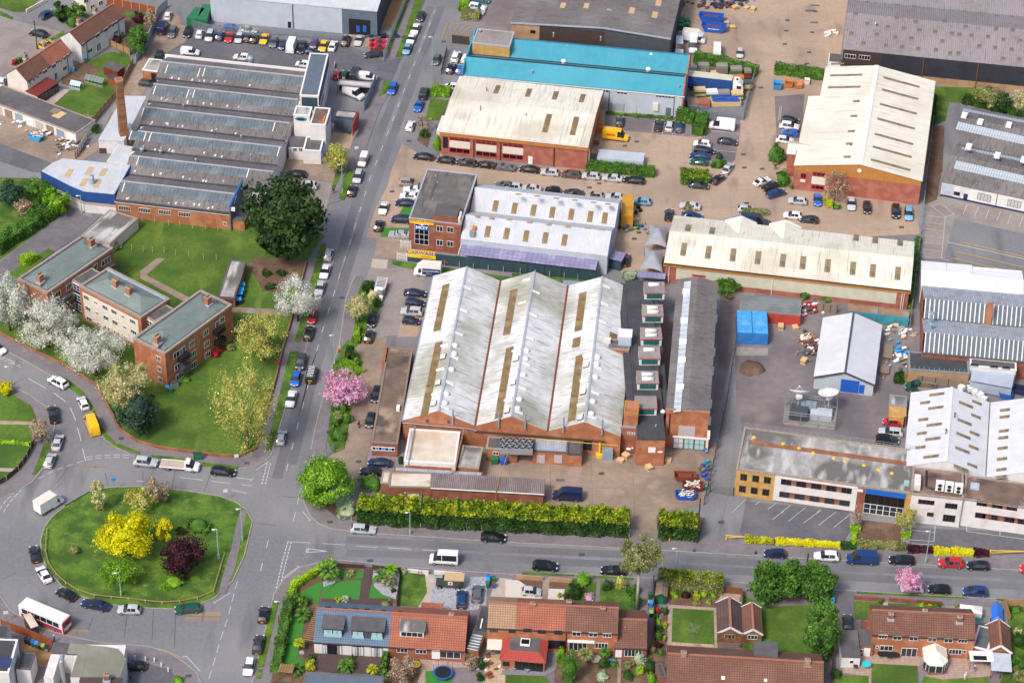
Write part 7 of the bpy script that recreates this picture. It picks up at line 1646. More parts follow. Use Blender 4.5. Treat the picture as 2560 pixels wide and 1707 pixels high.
def box_van(lab,cd,x,y,d,boxm,boxl=3.6,w=2.1,h=3.,cabcol='white',top='c_offwhite',name='box_van'):
 v=veh('lorry cab',cabcol,cd,x,y,d,lab,'van',name=name)
 for o in list(v.children):o.location.x+=boxl/2-.2
 link('cargo_box',MB().box(-boxl/2-.6,boxl/2-.6,-w/2,w/2,.75,h).mesh('cargo_box'),v,M[boxm])
 link('box_roof',MB().box(-boxl/2-.58,boxl/2-.58,-w/2+.02,w/2-.02,h,h+.05).mesh('box_roof'),v,M[top]);link('wind_deflector',MB().raw([(boxl/2-.6,-.95,2.1),(boxl/2-.6,.95,2.1),(boxl/2+.5,.8,2.15),(boxl/2+.5,-.8,2.15),(boxl/2-.6,-.9,h),(boxl/2-.6,.9,h)],[(0,1,2,3),(2,5,4,3),(1,5,2),(0,3,4)]).mesh('wind_deflector'),v,M['paint_'+cabcol])
 MB().box(-boxl/2-.6,boxl/2,-.5,.5,.5,.75).bd('chassis','trim',v)
 for sy in(1,-1):
  o=link('wheel',wheel_mesh(.36,.22),v,'tyre');o.matrix_local=Matrix.Translation((-boxl*.3-.6,sy*(w/2-.12),.36))@Matrix.Rotation(R(-90*sy),4,'X');link('rim',rim_mesh(.36,.22),o,'rim')
 return v
v=box_van('white and blue removals van with signwritten box beside the hall',22,1575,905,'W','c_white',4.)
link('blue_panel',MB().box(-2.55,1.2,1.06,1.07,.8,2.3).mesh('blue_panel'),v,'c_navy')
flat_text('lettering','Frederick R Miller',.46,(-.7,1.08,1.75),(R(90),0,R(180)),'c_white',v,bold=.012);MB().box(-.1,1.,1.075,1.085,1.42,1.46).bd('green_rule','c_lime',v);flat_text('lettering','REMOVALS',.24,(-.2,1.08,1.15),(R(90),0,R(180)),'c_white',v)
box_van('white box van pulling round the grass island',31,440,1500,(1,-.62),'c_white',3.9)
box_van('white box van beyond the turquoise roof facing the blue skip',13,1650,350,'E','c_white',3.8)
v=veh('lorry cab','white',31,1655,1135,'E','white flatbed recovery truck with pale empty deck','lorry',name='flatbed_truck')
for o in list(v.children):o.location.x+=2.1
MB().box(-4.,1.,-1.05,1.05,.85,1.).bd('deck','conc_p',v);MB().box(-4.,1.,-1.1,-1.05,.75,1.08).bd('side_rail','c_white',v);MB().box(-4.,1.,1.05,1.1,.75,1.08).bd('side_rail','c_white',v);MB().box(.9,1.05,-1.,1.,1.,2.).bd('headboard','c_white',v);MB().box(-3.8,1.5,-.45,.45,.5,.85).bd('chassis','trim',v)
for sx in(-2.4,):
 for sy in(1,-1):
  o=link('wheel',wheel_mesh(.36,.22),v,'tyre');o.matrix_local=Matrix.Translation((sx,sy*.95,.36))@Matrix.Rotation(R(-90*sy),4,'X');link('rim',rim_mesh(.36,.22),o,'rim')
v=veh('lorry cab','white',22,1130,1080,'S','white caged tipper truck parked against the blossom hedge','lorry',name='caged_truck')
for o in list(v.children):o.location.x+=1.6
MB().box(-3.2,.7,-1.,1.,.8,.95).bd('deck','wood_g',v)
mb=MB()
for k in range(9):mb.box(-3.2+k*.48,-3.14+k*.48,-1.,1.,1.95,2.).box(-3.2+k*.48,-3.14+k*.48,-1.,-.95,.9,2.).box(-3.2+k*.48,-3.14+k*.48,.95,1.,.9,2.)
mb.box(-3.2,.7,-1.02,-.95,1.9,2.02).box(-3.2,.7,.95,1.02,1.9,2.02).box(-3.2,.7,-1.02,-.97,.9,1.3).box(-3.2,.7,.97,1.02,.9,1.3);o=link('cage',mb.mesh('cage'),v,'c_white')
for sy in(1,-1):
 o=link('wheel',wheel_mesh(.36,.22),v,'tyre');o.matrix_local=Matrix.Translation((-2.,sy*.9,.36))@Matrix.Rotation(R(-90*sy),4,'X');link('rim',rim_mesh(.36,.22),o,'rim')
p=PT(13,1835,760,2.);r=emp('articulated_lorry',(p.x,p.y,0),hdg(t(13,1835,760),(1,.11)),'articulated lorry with blue curtain-sided cream-topped trailer and white cab','lorry')
MB().box(-6.2,4.3,-1.25,1.25,1.15,3.9).bd('trailer',M['clad_blue'],r);MB().box(-6.22,4.32,-1.22,1.22,3.9,3.98).bd('trailer_roof','clad_cream',r);MB().box(-6,4,-.5,.5,.7,1.15).bd('chassis','trim',r)
cb=MB().raw([(4.6,-1.2,.5),(7.,-1.2,.5),(7.05,-1.2,1.8),(6.8,-1.2,2.8),(5.9,-1.2,3.7),(4.6,-1.2,3.6),(4.6,1.2,.5),(7.,1.2,.5),(7.05,1.2,1.8),(6.8,1.2,2.8),(5.9,1.2,3.7),(4.6,1.2,3.6)],[(0,1,2,3,4,5),(11,10,9,8,7,6),(1,7,8,2),(3,9,10,4),(4,10,11,5),(5,11,6,0)]).bd('cab','paint_white',r)
MB().raw([(7.05,-1.1,1.8),(7.05,1.1,1.8),(6.8,1.1,2.8),(6.8,-1.1,2.8)],[(0,1,2,3)]).bd('windscreen','car_glass',r);MB().box(5.5,6.6,-1.22,-1.2,1.9,2.7).bd('side_window','car_glass',r);MB().box(5.2,5.7,-.4,.4,3.68,3.72).bd('roof_hatch','trim',r)
for x in(5.9,3.2,-3.2,-4.4,-5.5):
 for sy in(1,-1):
  o=link('wheel',wheel_mesh(.5,.3),r,'tyre');o.matrix_local=Matrix.Translation((x,sy*1.08,.5))@Matrix.Rotation(R(-90*sy),4,'X');link('rim',rim_mesh(.5,.3),o,'rim')
p=PT(41,412,960,1.3);r=emp('bus',(p.x,p.y,0),hdg(t(41,412,960),(-1,-.42)),'white-roofed single-deck bus with red skirt and red back standing at the bus stop','bus')
LB=9.4;q=LB/2
MB().box(-q+.1,q,-1.2,1.2,.35,2.75).bd('body','paint_white',r);MB().raw([(-q,-1.2,2.75),(q,-1.2,2.75),(q,1.2,2.75),(-q,1.2,2.75),(-q+.15,-1.,3.),(q-.2,-1.,3.),(q-.2,1.,3.),(-q+.15,1.,3.)],[(4,5,6,7),(0,1,5,4),(1,2,6,5),(2,3,7,6),(3,0,4,7)]).bd('roof','paint_white',r)
for sy in(1,-1):
 MB().box(-q+.3,q-.4,min(sy*1.2,sy*1.215),max(sy*1.2,sy*1.215),.35,1.).bd('red_skirt','paint_red',r);MB().box(-q+.3,q-.4,min(sy*1.2,sy*1.216),max(sy*1.2,sy*1.216),1.01,1.12).bd('purple_line','c_navy',r)
 for k in range(6):MB().box(-q+.9+k*1.32,-q+2.1+k*1.32,min(sy*1.2,sy*1.22),max(sy*1.2,sy*1.22),1.35,2.35).bd('side_window','car_glass',r)
MB().box(-q-.06,-q+.12,-1.22,1.22,.35,2.85).bd('red_back','paint_red',r);MB().box(-q-.09,-q-.05,-1.,1.,1.6,2.5).bd('rear_window','car_glass',r);MB().box(-q-.1,-q-.05,-.95,.95,.8,1.4).bd('advert_panel','c_white',r);MB().box(-q-.12,-q-.06,-.26,.26,.5,.62).bd('number_plate','plate_yellow',r);MB().box(q,q+.04,-1.1,1.1,1.,2.5).bd('windscreen','car_glass',r)
for x in(q-2.2,-q+2.2):
 for sy in(1,-1):
  o=link('wheel',wheel_mesh(.46,.28),r,'tyre');o.matrix_local=Matrix.Translation((x,sy*1.1,.46))@Matrix.Rotation(R(-90*sy),4,'X');link('rim',rim_mesh(.46,.28),o,'rim')
p=PT(42,1765,640,1.2);r=emp('field_ambulance',(p.x,p.y,0),hdg(t(42,1765,640),(-1,-.05)),'old dark green field ambulance with tan roof and red cross panel','ambulance')
MB().box(-2.5,.7,-1.,1.,.7,2.3).bd('body','paint_olive',r);MB().box(-2.6,.9,-1.08,1.08,2.3,2.42).bd('roof','c_tan',r);MB().box(.7,1.3,-.9,.9,.7,1.9).bd('cab','paint_olive',r);MB().box(1.3,2.4,-.8,.8,.6,1.2).bd('bonnet','paint_olive',r);MB().box(1.3,1.33,-.8,.8,1.25,1.85).bd('windscreen','car_glass',r)
c=MB().box(-.6,.2,1.,1.03,1.3,2.).bd('cross_panel','c_white',r);MB().box(-.28,-.12,1.03,1.045,1.4,1.9).bd('cross','c_red',c);MB().box(-.45,-.281,1.03,1.045,1.57,1.73).bd('cross','c_red',c);MB().box(-.119,.05,1.03,1.045,1.57,1.73).bd('cross','c_red',c)
for x in(1.7,-1.5):
 for sy in(1,-1):
  o=link('wheel',wheel_mesh(.42,.26),r,'tyre');o.matrix_local=Matrix.Translation((x,sy*.95,.42))@Matrix.Rotation(R(-90*sy),4,'X');link('rim',rim_mesh(.42,.26),o,'rim')
ms=loft(ST(4.5,1.85,1.42,1.,.2,-.4,-1.1,-1.7,0,zb=.05,boot=.98));bm=bmesh.new()
for k in ms.values():bm.from_mesh(k)
bmesh.ops.remove_doubles(bm,verts=bm.verts,dist=.01);bmesh.ops.subdivide_edges(bm,edges=bm.edges[:],cuts=1,use_grid_fill=True)
random.seed(3)
for v_ in bm.verts:v_.co+=Vector((random.uniform(-.04,.04),random.uniform(-.05,.05),random.uniform(-.03,.03)))
me=bpy.data.meshes.new('covered_car');bm.to_mesh(me);bm.free();me.polygons.foreach_set('use_smooth',[True]*len(me.polygons))
mat('cover_silver','#a9abb2','#989aa1',2,rough=.45);o=link('covered_car',me,None,'cover_silver');p=PT(22,1305,570,.6);o.location=(p.x,p.y,.06);o.rotation_euler=(0,0,hdg(t(22,1305,570),(-1,-.05)));prp(o,'car under a silver fitted cover on the green carpet','car')
p=PT(44,2085,935,.9);r=emp('boat',(p.x,p.y,0),hdg(t(44,2085,935),(-.02,-1)),'small blue-covered boat on its trailer beside the tent','boat')
MB().raw([(-2.2,-.8,.5),(-2.2,.8,.5),(1.,.8,.5),(2.4,0,.9),(1.,-.8,.5),(-2.2,-1.,1.2),(-2.2,1.,1.2),(1.,1.,1.25),(2.7,0,1.45),(1.,-1.,1.25)],[(0,5,6,1),(1,6,7,2),(2,7,8,3),(3,8,9,4),(4,9,5,0),(4,3,2,1,0)]).bd('hull','c_tarp_blue',r);MB().raw([(-2.2,-1.,1.2),(-2.2,1.,1.2),(1.,1.,1.25),(2.7,0,1.45),(1.,-1.,1.25),(-1.4,0,1.9),(.6,0,1.75)],[(0,5,1),(1,5,6,2),(2,6,3),(3,6,4),(4,6,5,0)]).bd('cover','c_tarp_blue',r);MB().tube((2.2,-.6,1.4),(2.2,-.6,2.),.03).tube((2.2,.6,1.4),(2.2,.6,2.),.03).tube((2.2,-.6,2.),(2.2,.6,2.),.03).bd('pulpit_rail','metal',r);MB().box(-2.3,3.2,-.06,.06,.35,.45).box(-1.2,-1.1,-1,1,.35,.45).bd('trailer','galv',r)
for sy in(1,-1):
 o=link('wheel',wheel_mesh(.31,.22),r,'tyre');o.matrix_local=Matrix.Translation((-1.1,sy*.95,.31))@Matrix.Rotation(R(-90*sy),4,'X')
v=veh('lorry cab','green',34,1400,425,'W','green tipper truck loaded with rubble behind the white warehouse','lorry',name='tipper_truck')
for o in list(v.children):o.location.x+=1.8
MB().box(-2.6,.8,-1.,1.,.8,.9).box(-2.6,.8,-1.,-.94,.9,1.5).box(-2.6,.8,.94,1.,.9,1.5).box(-2.6,-2.54,-.94,.94,.9,1.5).box(.74,.8,-.94,.94,.9,1.5).bd('tipper_body','conc_g',v);MB().raw([(-2.5,-.9,1.2),(.7,-.9,1.2),(.7,.9,1.2),(-2.5,.9,1.2),(-1.6,.1,1.75),(-.1,-.1,1.7)],[(0,1,5,4),(1,2,5),(2,3,4,5),(3,0,4)]).bd('load','soil',v)
for cd,x,y,l,lab in((34,1095,100,4.4,'long flat timber-decked trailer beside the white shed'),(34,1062,262,2.6,'short flat trailer with yellow hitch below the longer trailer')):
 p=PT(cd,x,y,.6);r=emp('trailer',(p.x,p.y,0),hdg(t(cd,x,y),(-.12,1)),lab,'trailer');MB().box(-l/2,l/2,-.95,.95,.5,.62).bd('deck','wood_g',r);MB().bar((l/2,-.6,.55),(l/2+1.3,0,.5),.1,.1).bar((l/2,.6,.55),(l/2+1.3,0,.5),.1,.1).bd('drawbar','steel',r);MB().box(l/2+1.2,l/2+1.45,-.1,.1,.4,.6).bd('hitch','c_yellow',r)
 for sy in(1,-1):
  o=link('wheel',wheel_mesh(.31,.22),r,'tyre');o.matrix_local=Matrix.Translation((-.3,sy*.9,.31))@Matrix.Rotation(R(-90*sy),4,'X')
# PLANTS
G1=['#1f3413','#2f4a1a','#41602a','#5c7a38']
lfm('leaf_pine',['#142412','#1e3519','#2b4720','#4a5c2c'],.1);lfm('leaf_bluepine',['#17281f','#22382b','#304a3a','#455c4a'],.1)
lfm('leafd',['#16280f','#223a16','#30501f','#466a2c'],.15);lfm('leafm',['#28451a','#3a5c22','#4f762c','#6e9440'],.2)
lfm('leafb',['#3c5e18','#587f1f','#739c2a','#94b83c'],.25);lfm('leafl',['#4a6a16','#6a8f1c','#8aae28','#a9c43e'],.25);lfm('leafg',['#4d5f14','#78861a','#a3a61e','#c2bd34'],.2)
lfm('leafk',['#33480f','#546c16','#7c8a1c','#a8a42a'],.15);lfm('leafy',['#6f7a16','#b8ae10','#e2d010','#f2e220'],.25);lfm('leafv',['#7f8418','#c4b414','#e6d41a','#f0e338'],.2)
lfm('leafp',['#1d0f14','#2c141c','#3d1c26','#52293a'],.1);lfm('leafpk',['#8f4a68','#c4789a','#dba0ba','#eac4d4'],.2,nscale=1.);lfm('leaf_white',['#6f7a48','#b3b596','#dad7c8','#ebe7dc','#f2efe8'],.3,nscale=1.2)
lfm('leafc',['#5d6330','#8c8a54','#b8b183','#d3cca6'],.2,nscale=1.);lfm('leafw',['#646b2a','#8b8c3e','#aca95c','#c6c184'],.2,nscale=1.);lfm('leafs',['#54664a','#76866a','#98a68c','#b8c2ae'],.15);lfm('leafo',['#4a4f2a','#63673a','#7f8150','#9c9c6c'],.15);lfm('leaf_red',['#5a1418','#7e1c22','#a02a2e','#b84440'],.2);lfm('twiggy',['#5b4a3c','#7a6754','#988672','#ad9c86'],.0)
mat('bark','#5b4b3f','#4a3c32',4,(1,1,.3));mat('bark_pale','#b8aea2','#9d9388',4,(1,1,.3));mat('palm_trunk','#6a5140','#54402f',6)
RNG=np.random.default_rng(11)
def unit(n):
 v=RNG.normal(size=(n,3));return v/np.linalg.norm(v,axis=1)[:,None]
def quads(c,size,asp=1.,out=None,bias=.0):
 n=len(c);nr=unit(n)
 if out is not None:nr=nr*(1-bias)+out*bias;nr/=np.linalg.norm(nr,axis=1)[:,None]
 a=np.cross(nr,unit(n));a/=np.linalg.norm(a,axis=1)[:,None];b=np.cross(nr,a)
 s=(size*RNG.lognormal(-.05,.42,n).clip(.4,2.4))[:,None]
 a=a*s*.5;b=b*s*.5*asp
 v=np.stack([c-a*1.-b*.35,c-b,c+a-b*.2,c+b],1).reshape(-1,3)
 return v,np.arange(4*n).reshape(n,4)
def crown_pts(Rr,Rz,n,shape='round',fill=.55,K=None):
 K=K or int(16+Rr*6)
 d=unit(K);rad=RNG.uniform(.25,1.1,K)**.5
 c=d*rad[:,None]
 if shape=='cone':c[:,2]=RNG.uniform(-1,1,K);w=(1-c[:,2])/2*.9+.08;an=RNG.uniform(0,6.283,K);q=RNG.uniform(.4,1,K)**.5;c[:,0]=np.cos(an)*w*q;c[:,1]=np.sin(an)*w*q
 if shape=='column':an=RNG.uniform(0,6.283,K);c[:,2]=RNG.uniform(-1,1,K);w=np.sqrt(np.clip(1-np.abs(c[:,2])**2.5,.08,1));q=RNG.uniform(.3,1,K)**.5;c[:,0]=np.cos(an)*w*q;c[:,1]=np.sin(an)*w*q
 if shape=='spread':c[:,2]=np.where(c[:,2]<0,c[:,2]*.55,c[:,2])
 rc=RNG.uniform(.14,.4,K)*(1 if shape in('round','spread')else .8)
 k=RNG.integers(0,K,n);u=unit(n);rr=RNG.uniform(fill,1.05,n)[:,None]
 p=c[k]*.88+u*rc[k][:,None]*rr*1.15
 p=p*np.array([Rr,Rr,Rz])*RNG.uniform(.92,1.1,3);out=u*.6+p/np.linalg.norm(p,axis=1)[:,None].clip(.1)*.6
 return p,out,c*.82*np.array([Rr,Rr,Rz])
def px_scale(p):
 a=P(p);b=P((p[0]+10,p[1]));return 10/(b-a).length
def place(cd,x,y,rx,ry,trk=1.):
 k=(2560/2352.)if cd==0 else 640/2334.
 p=t(cd,x,y);s=px_scale(p)
 Rr=rx*k/s;dep=math.asin(-ray(p).z)
 vy=ry*k/s;Rz=math.sqrt(max((vy**2-(Rr*math.sin(dep))**2),(.35*Rr)**2))/math.cos(dep)
 zc=Rz*.92+trk
 c=P(p,zc)
 return c,Rr,Rz,zc
def tree(name,label,cd,x,y,rx,ry,leaf,n=None,size=.3,shape='round',trk=1.2,bark='bark',fill=.5,tr=None,base=None,tw=0,cat='tree',asp=1.,bias=.6,Rz=None):
 c,Rr,Rz_,zc=place(cd,x,y,rx,ry,trk)
 if Rz:Rz_=Rz;zc=Rz*.92+trk;c=P(t(cd,x,y),zc)
 n=n or int(420*Rr*(Rr+Rz_)/2*(.3/size)**1.6)+250
 n=min(n,14000)
 root=emp(name,(c.x,c.y,0),float(RNG.uniform(0,6)),label,cat)
 p,out,cl=crown_pts(Rr,Rz_,n,shape,fill)
 v,f=quads(p,size,asp,out,bias)
 if tw:
  a=cl[RNG.integers(0,len(cl),tw)];d=unit(tw)*.7+a/np.linalg.norm(a,axis=1)[:,None].clip(.1);d[:,2]+=.35;d/=np.linalg.norm(d,axis=1)[:,None]
  l=RNG.uniform(.5,1.3,tw)[:,None]*Rr*.3
  ks=RNG.uniform(0,1,(tw,7));ct=(a[:,None,:]+d[:,None,:]*l[:,None,:]*ks[:,:,None]).reshape(-1,3)
  v2,f2=quads(ct,size*.9,asp);f2=f2+len(v);v=np.vstack([v,v2]);f=np.vstack([f,f2])
 v[:,2]+=zc;v[:,2]=np.maximum(v[:,2],.1)
 link('crown',npmesh('crown',v,f),root,M[leaf])
 mb=MB();r0=tr or max(.1,Rr*.055)
 mb.tube((0,0,-.05),(0,0,zc-Rz_*.35),r0,r0*.7,8)
 for k in RNG.choice(len(cl),min(len(cl),9),replace=False):
  q=cl[k];mb.tube((0,0,max(.5,zc-Rz_*.55)),(q[0]*.8,q[1]*.8,zc+q[2]*.8),r0*.45,r0*.12,5)
 mb.bd('trunk',M[bark],root,True)
 return root
def shb(label,cd,x,y,rx,ry,leaf,size=.16,n=None,shape='round',name='shrub',cat='shrub',tw=0):
 c,Rr,Rz,zc=place(cd,x,y,rx,ry,-.0)
 zc=Rz*.75;c=P(t(cd,x,y),zc);n=n or min(6000,int(520*Rr*(Rr+Rz)/2*(.2/size)**1.6)+160)
 p,out,cl=crown_pts(Rr,Rz,n,shape,.5,K=14)
 v,f=quads(p,size,1.,out,.35);v[:,2]=np.maximum(v[:,2]+zc,.05)
 mb=MB().lathe([(Rr*.45,.02),(Rr*.72,zc*.6),(Rr*.72,zc*1.1),(Rr*.4,zc+Rz*.55),(.05,zc+Rz*.7)],9)
 root=emp(name,(c.x,c.y,.1),0,label,cat)
 link('foliage',npmesh('foliage',v,f),root,M[leaf]);mb.bd('inner_foliage',M[leaf],root,True)
 return root
def hdge(label,pl,w,h,leaf,size=.24,dens=48,base=.1,wob=.2,name='hedge',tips=None,round_=False):
 q=[P(a,base)for a in pl];o=q[0].copy()
 V,OUT,T_=[],[],[]
 mb=MB()
 for a,b in zip(q,q[1:]):
  d=b-a;L=d.length;d.normalize();nrm=Vector((-d.y,d.x,0))
  per=2*h+w;n=int(L*per*dens)
  s=RNG.uniform(-.1,L+.1,n);u=RNG.uniform(0,per,n)
  off=np.where(u<h,-w/2,np.where(u<h+w,u-h-w/2,w/2));zz=np.where(u<h,u,np.where(u<h+w,h,u-h-w))
  nx=np.where(u<h,-1,np.where(u<h+w,0,1));nz=np.where((u>=h)&(u<h+w),1,0)
  jit=wob*(np.sin(s*2.1)+np.sin(s*.9+1)+RNG.normal(size=n)*.6)*.6
  A=np.array(a-o);D=np.array(d);N_=np.array(nrm)
  p=A+s[:,None]*D+(off+nx*jit)[:,None]*N_;p[:,2]=zz+nz*jit
  V.append(p);ot=nx[:,None]*N_+nz[:,None]*np.array([0,0,1.]);OUT.append(ot)
  if tips:
   m=int(L*tips[1]);s2=RNG.uniform(0,L,m);of=RNG.uniform(-w*.55,w*.55,m);p2=A+s2[:,None]*D+of[:,None]*N_;p2[:,2]=h+RNG.uniform(-.1,tips[2],m)*(.6+.4*np.sin(s2*1.7+np.sin(s2*.6)*2));T_.append(p2)
  k=.74
  cs=[(a-o)-nrm*w/2*k,(b-o)-nrm*w/2*k,(b-o)+nrm*w/2*k,(a-o)+nrm*w/2*k];mb.raw([(c.x,c.y,0)for c in cs]+[(c.x,c.y,h*.86)for c in cs],[(4,5,6,7),(0,1,5,4),(1,2,6,5),(2,3,7,6),(3,0,4,7)])
 p=np.vstack(V);v,f=quads(p,size,1,np.vstack(OUT),.5);v[:,2]=np.maximum(v[:,2],.02)
 root=emp(name,o,0,label,'hedge')
 link('foliage',npmesh('foliage',v,f),root,M[leaf]);mb.bd('inner_foliage',M[leaf],root)
 if tips:
  p2=np.vstack(T_);g=p2.copy();v,f=quads(g,tips[3],1.);link('feathery_top',npmesh('feathery_top',v,f),root,M[tips[0]])
 return root
def palm(label,cd,x,y,h,fr,n=26,leaf='leafm',trk=.16,cat='palm'):
 c=PT(cd,x,y,h);root=emp('palm',(c.x,c.y,.1),0,label,cat)
 MB().tube((0,0,0),(0,0,h),trk*1.2,trk,8).bd('trunk','palm_trunk',root)
 def fm():
  mb=MB();k=7;pr=[(fr*i/k,0,.45*fr*math.sin(i/k*2.4)*.8-.5*fr*(i/k)**2*.7)for i in range(k+1)]
  for i in range(k):
   w0=.5*fr*math.sin(max(.15,(i+.3)/k)*3.)*.36;a,b=pr[i],pr[i+1]
   mb.face([(a[0],-w0,a[2]-.12*fr*.3),(b[0]+.1*fr,-w0*.9,b[2]-.05*fr),(b[0],0,b[2])]);mb.face([(a[0],0,a[2]),(a[0]+.02,-w0,a[2]-.04*fr),(b[0],0,b[2])]);mb.face([(a[0],w0,a[2]-.12*fr*.3),(b[0],0,b[2]),(b[0]+.1*fr,w0*.9,b[2]-.05*fr)]);mb.face([(a[0],0,a[2]),(b[0],0,b[2]),(a[0]+.02,w0,a[2]-.04*fr)])
  return mb.mesh('frond')
 me=cch(('frond',fr),fm)
 for i in range(n):
  o=link('frond',me,root,M[leaf]);o.location=(0,0,h);o.rotation_euler=(float(RNG.uniform(-.3,.3)),float(RNG.uniform(-.9,.35)),i*2.4)
 return root
tree('pine_tree','huge dark green pine beside the old ridge factory',22,270,440,345,400,'leaf_pine',14000,.62,'spread',1.,tr=.45,fill=.6)
tree('blossom_tree','sparse white blossom tree leaning over the silver and red cars',22,375,1140,205,225,'leaf_white',6500,.2,'spread',1.2,tw=500,fill=.2)
for i,(c,x,y,rx,ry,lab)in enumerate(((21,60,1190,180,250,'white blossom tree at the picture edge beside the drive flats'),(21,425,1390,275,235,'white blossom tree in front of the drive flats and stair link'),(31,860,120,280,235,'white blossom tree in front of the rendered flats'))):
 tree('blossom_tree',lab,c,x,y,rx,ry,'leaf_white',11000,.21,'spread',1.4,tw=700,fill=.25)
tree('blossom_tree','cream blossom tree between white blossom and blue pine',31,1140,420,245,225,'leafc',9000,.22,'spread',1.2,tw=700,fill=.25)
tree('pine_tree','blue-green pine on the lawn below the balcony flats',31,1255,640,190,195,'leaf_bluepine',6500,.32,'round',.8,fill=.3)
tree('willow_tree','pale yellow-green tree beside the path and flats lawn',0,605,775,58,60,'leafw',5200,.2,'spread',1.,tw=900,fill=.3);tree('willow_tree','large pale yellow-green tree at the lawn edge by the main road',0,562,930,70,106,'leafw',8000,.2,'round',1.2,tw=1200,fill=.3)
tree('willow_tree','cream and yellow weeping tree by the white entrance block',12,735,1430,115,125,'leafw',5000,.22,'round',1.,tw=500)
tree('lime_tree','round bright green tree on the corner of the junction',32,630,1290,255,225,'leafb',14000,.26,'round',1.,tr=.25)
tree('cherry_tree','pink cherry with dark ivy centre beside the works drive',32,805,430,205,150,'leafpk',5200,.24,'round',1.2,tw=500,fill=.5);shb('dark ivy shrub inside the pink cherry',32,790,470,80,95,'leafd')
tree('cherry_tree','small pink cherry over the silver car on the cross street',44,1290,620,125,105,'leafpk',4200,.2,'spread',1.4,tw=300)
tree('blossom_tree','cream blossom tree by the caged truck',22,940,1225,120,135,'leafc',4200,.2,'spread',.8,tw=300);shb('dark green shrub above the cream blossom',22,1010,1035,70,70,'leafd');shb('cream flowering shrub leaning on the caged truck',22,1070,1130,70,70,'leafc');shb('dark shrub under the cream blossom beside the black saloon',22,1095,1190,50,55,'leafd')
hdge('bright green clipped hedge beside the black hatchback',T(22,910,1568,925,1430),1.,1.2,'leafb')
tree('conifer','small dark conifer by the traffic cones',32,858,115,55,75,'leafd',2200,.2,'column',.3);shb('broad pale green shrub above the pink cherry',32,850,235,120,75,'leafb',.18,3800)
shb('rounded green shrub below the pink cherry',32,770,625,85,75,'leafm');shb('rounded green shrub beside the yucca',32,825,710,60,65,'leafm');shb('low green shrub by the small white sign',32,745,860,85,65,'leafm');palm('spiky yucca between shrubs beside the works drive',32,745,690,2.,1.,22,'leafo');palm('second yucca at the pavement fence',32,705,765,1.,1.,18,'leafm')
tree('forsythia','big vivid yellow tree on the grass island',41,1150,235,255,210,'leafy',11000,.25,'spread',1.4,tw=600);tree('forsythia','smaller yellow tree beside the big yellow tree',41,1500,180,90,110,'leafy',2600,.22,'spread',.8,tw=200);tree('forsythia','thin yellow tree behind the big yellow tree',31,1290,1440,150,110,'leafw',2600,.22,'spread',.8,tw=500)
tree('copper_tree','dark purple copper-leaved tree on the grass island',41,1655,405,190,205,'leafp',9500,.24,'round',.6);tree('young_tree','thin light green tree by the lamp post on the island',41,1095,560,175,150,'leafb',3600,.18,'round',.5,tw=300);tree('blossom_tree','narrow white blossom tree at the top of the island',31,900,1415,75,130,'leafc',3800,.18,'column',.6);tree('bare_tree','bare brown tree on the island beside the yellow trees',31,1430,1365,110,115,'twiggy',1500,.16,'round',1.,tw=900)
shb('loose green shrub behind the purple tree',41,1810,130,110,90,'leafm',.2,1800);shb('low bright shrub below the purple tree',41,1580,640,110,60,'leafb');shb('small pale shrub alone on the island grass',41,680,350,60,55,'leafo',.16,700);shb('small dark shrub between yellow and purple trees',41,1655,180,45,45,'leafd')
for c,x,y,rx,ry,m,lab in((21,120,190,130,120,'leaf_bluepine','grey-green tree at the picture edge above the drive'),(21,350,180,120,120,'leafm','green tree behind the curved blue works'),(21,520,270,115,130,'leafb','bright green tree at the turn of the drive'),(21,230,330,110,90,'twiggy','bare brown tree over the back gardens'),(21,300,420,100,80,'leafm','leafy green tree beside the long hedge'),(11,1250,370,112,140,'leafm','full green tree at the corner of the terrace gardens'),(11,560,110,80,90,'leafd','dark evergreen in front of the beige house'),(11,700,110,90,90,'leafm','green tree in front of the beige house'),(11,1370,180,60,90,'twiggy','bare tree by the grey lane fence'),(31,370,810,95,120,'twiggy','bare grey tree beside the black pickup'),(31,50,440,65,60,'leafy','golden shrub-like tree at the picture edge')):
 tree('garden_tree',lab,c,x,y,rx,ry,m,5200 if m!='twiggy' else 1800,.26 if m!='twiggy' else .16,'round',.5,tw=0 if m!='twiggy' else 700)
hdge('long thick green hedge along the drive to the garages',T(21,-60,745,200,575,400,440,560,330),3.,2.6,'leafm',.24,40);hdge('clipped yellow-green hedge block on the flats drive',T(21,200,850,320,790),2.2,1.6,'leafl',.16,60);shb('rust green shrub at the end of the garages',21,1050,680,50,50,'leafo')
shb('round green shrub beside the white terrace',11,655,205,60,60,'leafm');shb('dark red shrub by the lane garden',11,1265,170,60,60,'leafp');shb('rust coloured shrub under the green garden tree',11,1060,370,60,45,'leafp');shb('red ball shrub by the terraces road',11,130,575,30,30,'leaf_red');hdge('low green hedge by the red ball shrub',T(11,150,580,210,545),.8,.8,'leafm');shb('small green shrub by the white terrace wall',11,1110,320,35,35,'leafm');shb('brown bramble heap at the end of the lock-ups',11,790,1090,80,50,'twiggy');shb('dark bramble beside the garden fence',11,860,1170,60,50,'leafd')
hdge('low light hedge between the west gardens',T(31,-40,930,265,955),.5,.5,'leafl')
for x,y,rx,ry,m,lab in((100,920,50,40,'leafd','dark shrub in the bed below the pine'),(235,925,45,40,'leafd','dark rounded shrub beside the grey post below the pine'),(130,1040,55,40,'leafd','low dark shrub nearest the white blossom tree')):shb(lab,22,x,y,rx,ry,m)
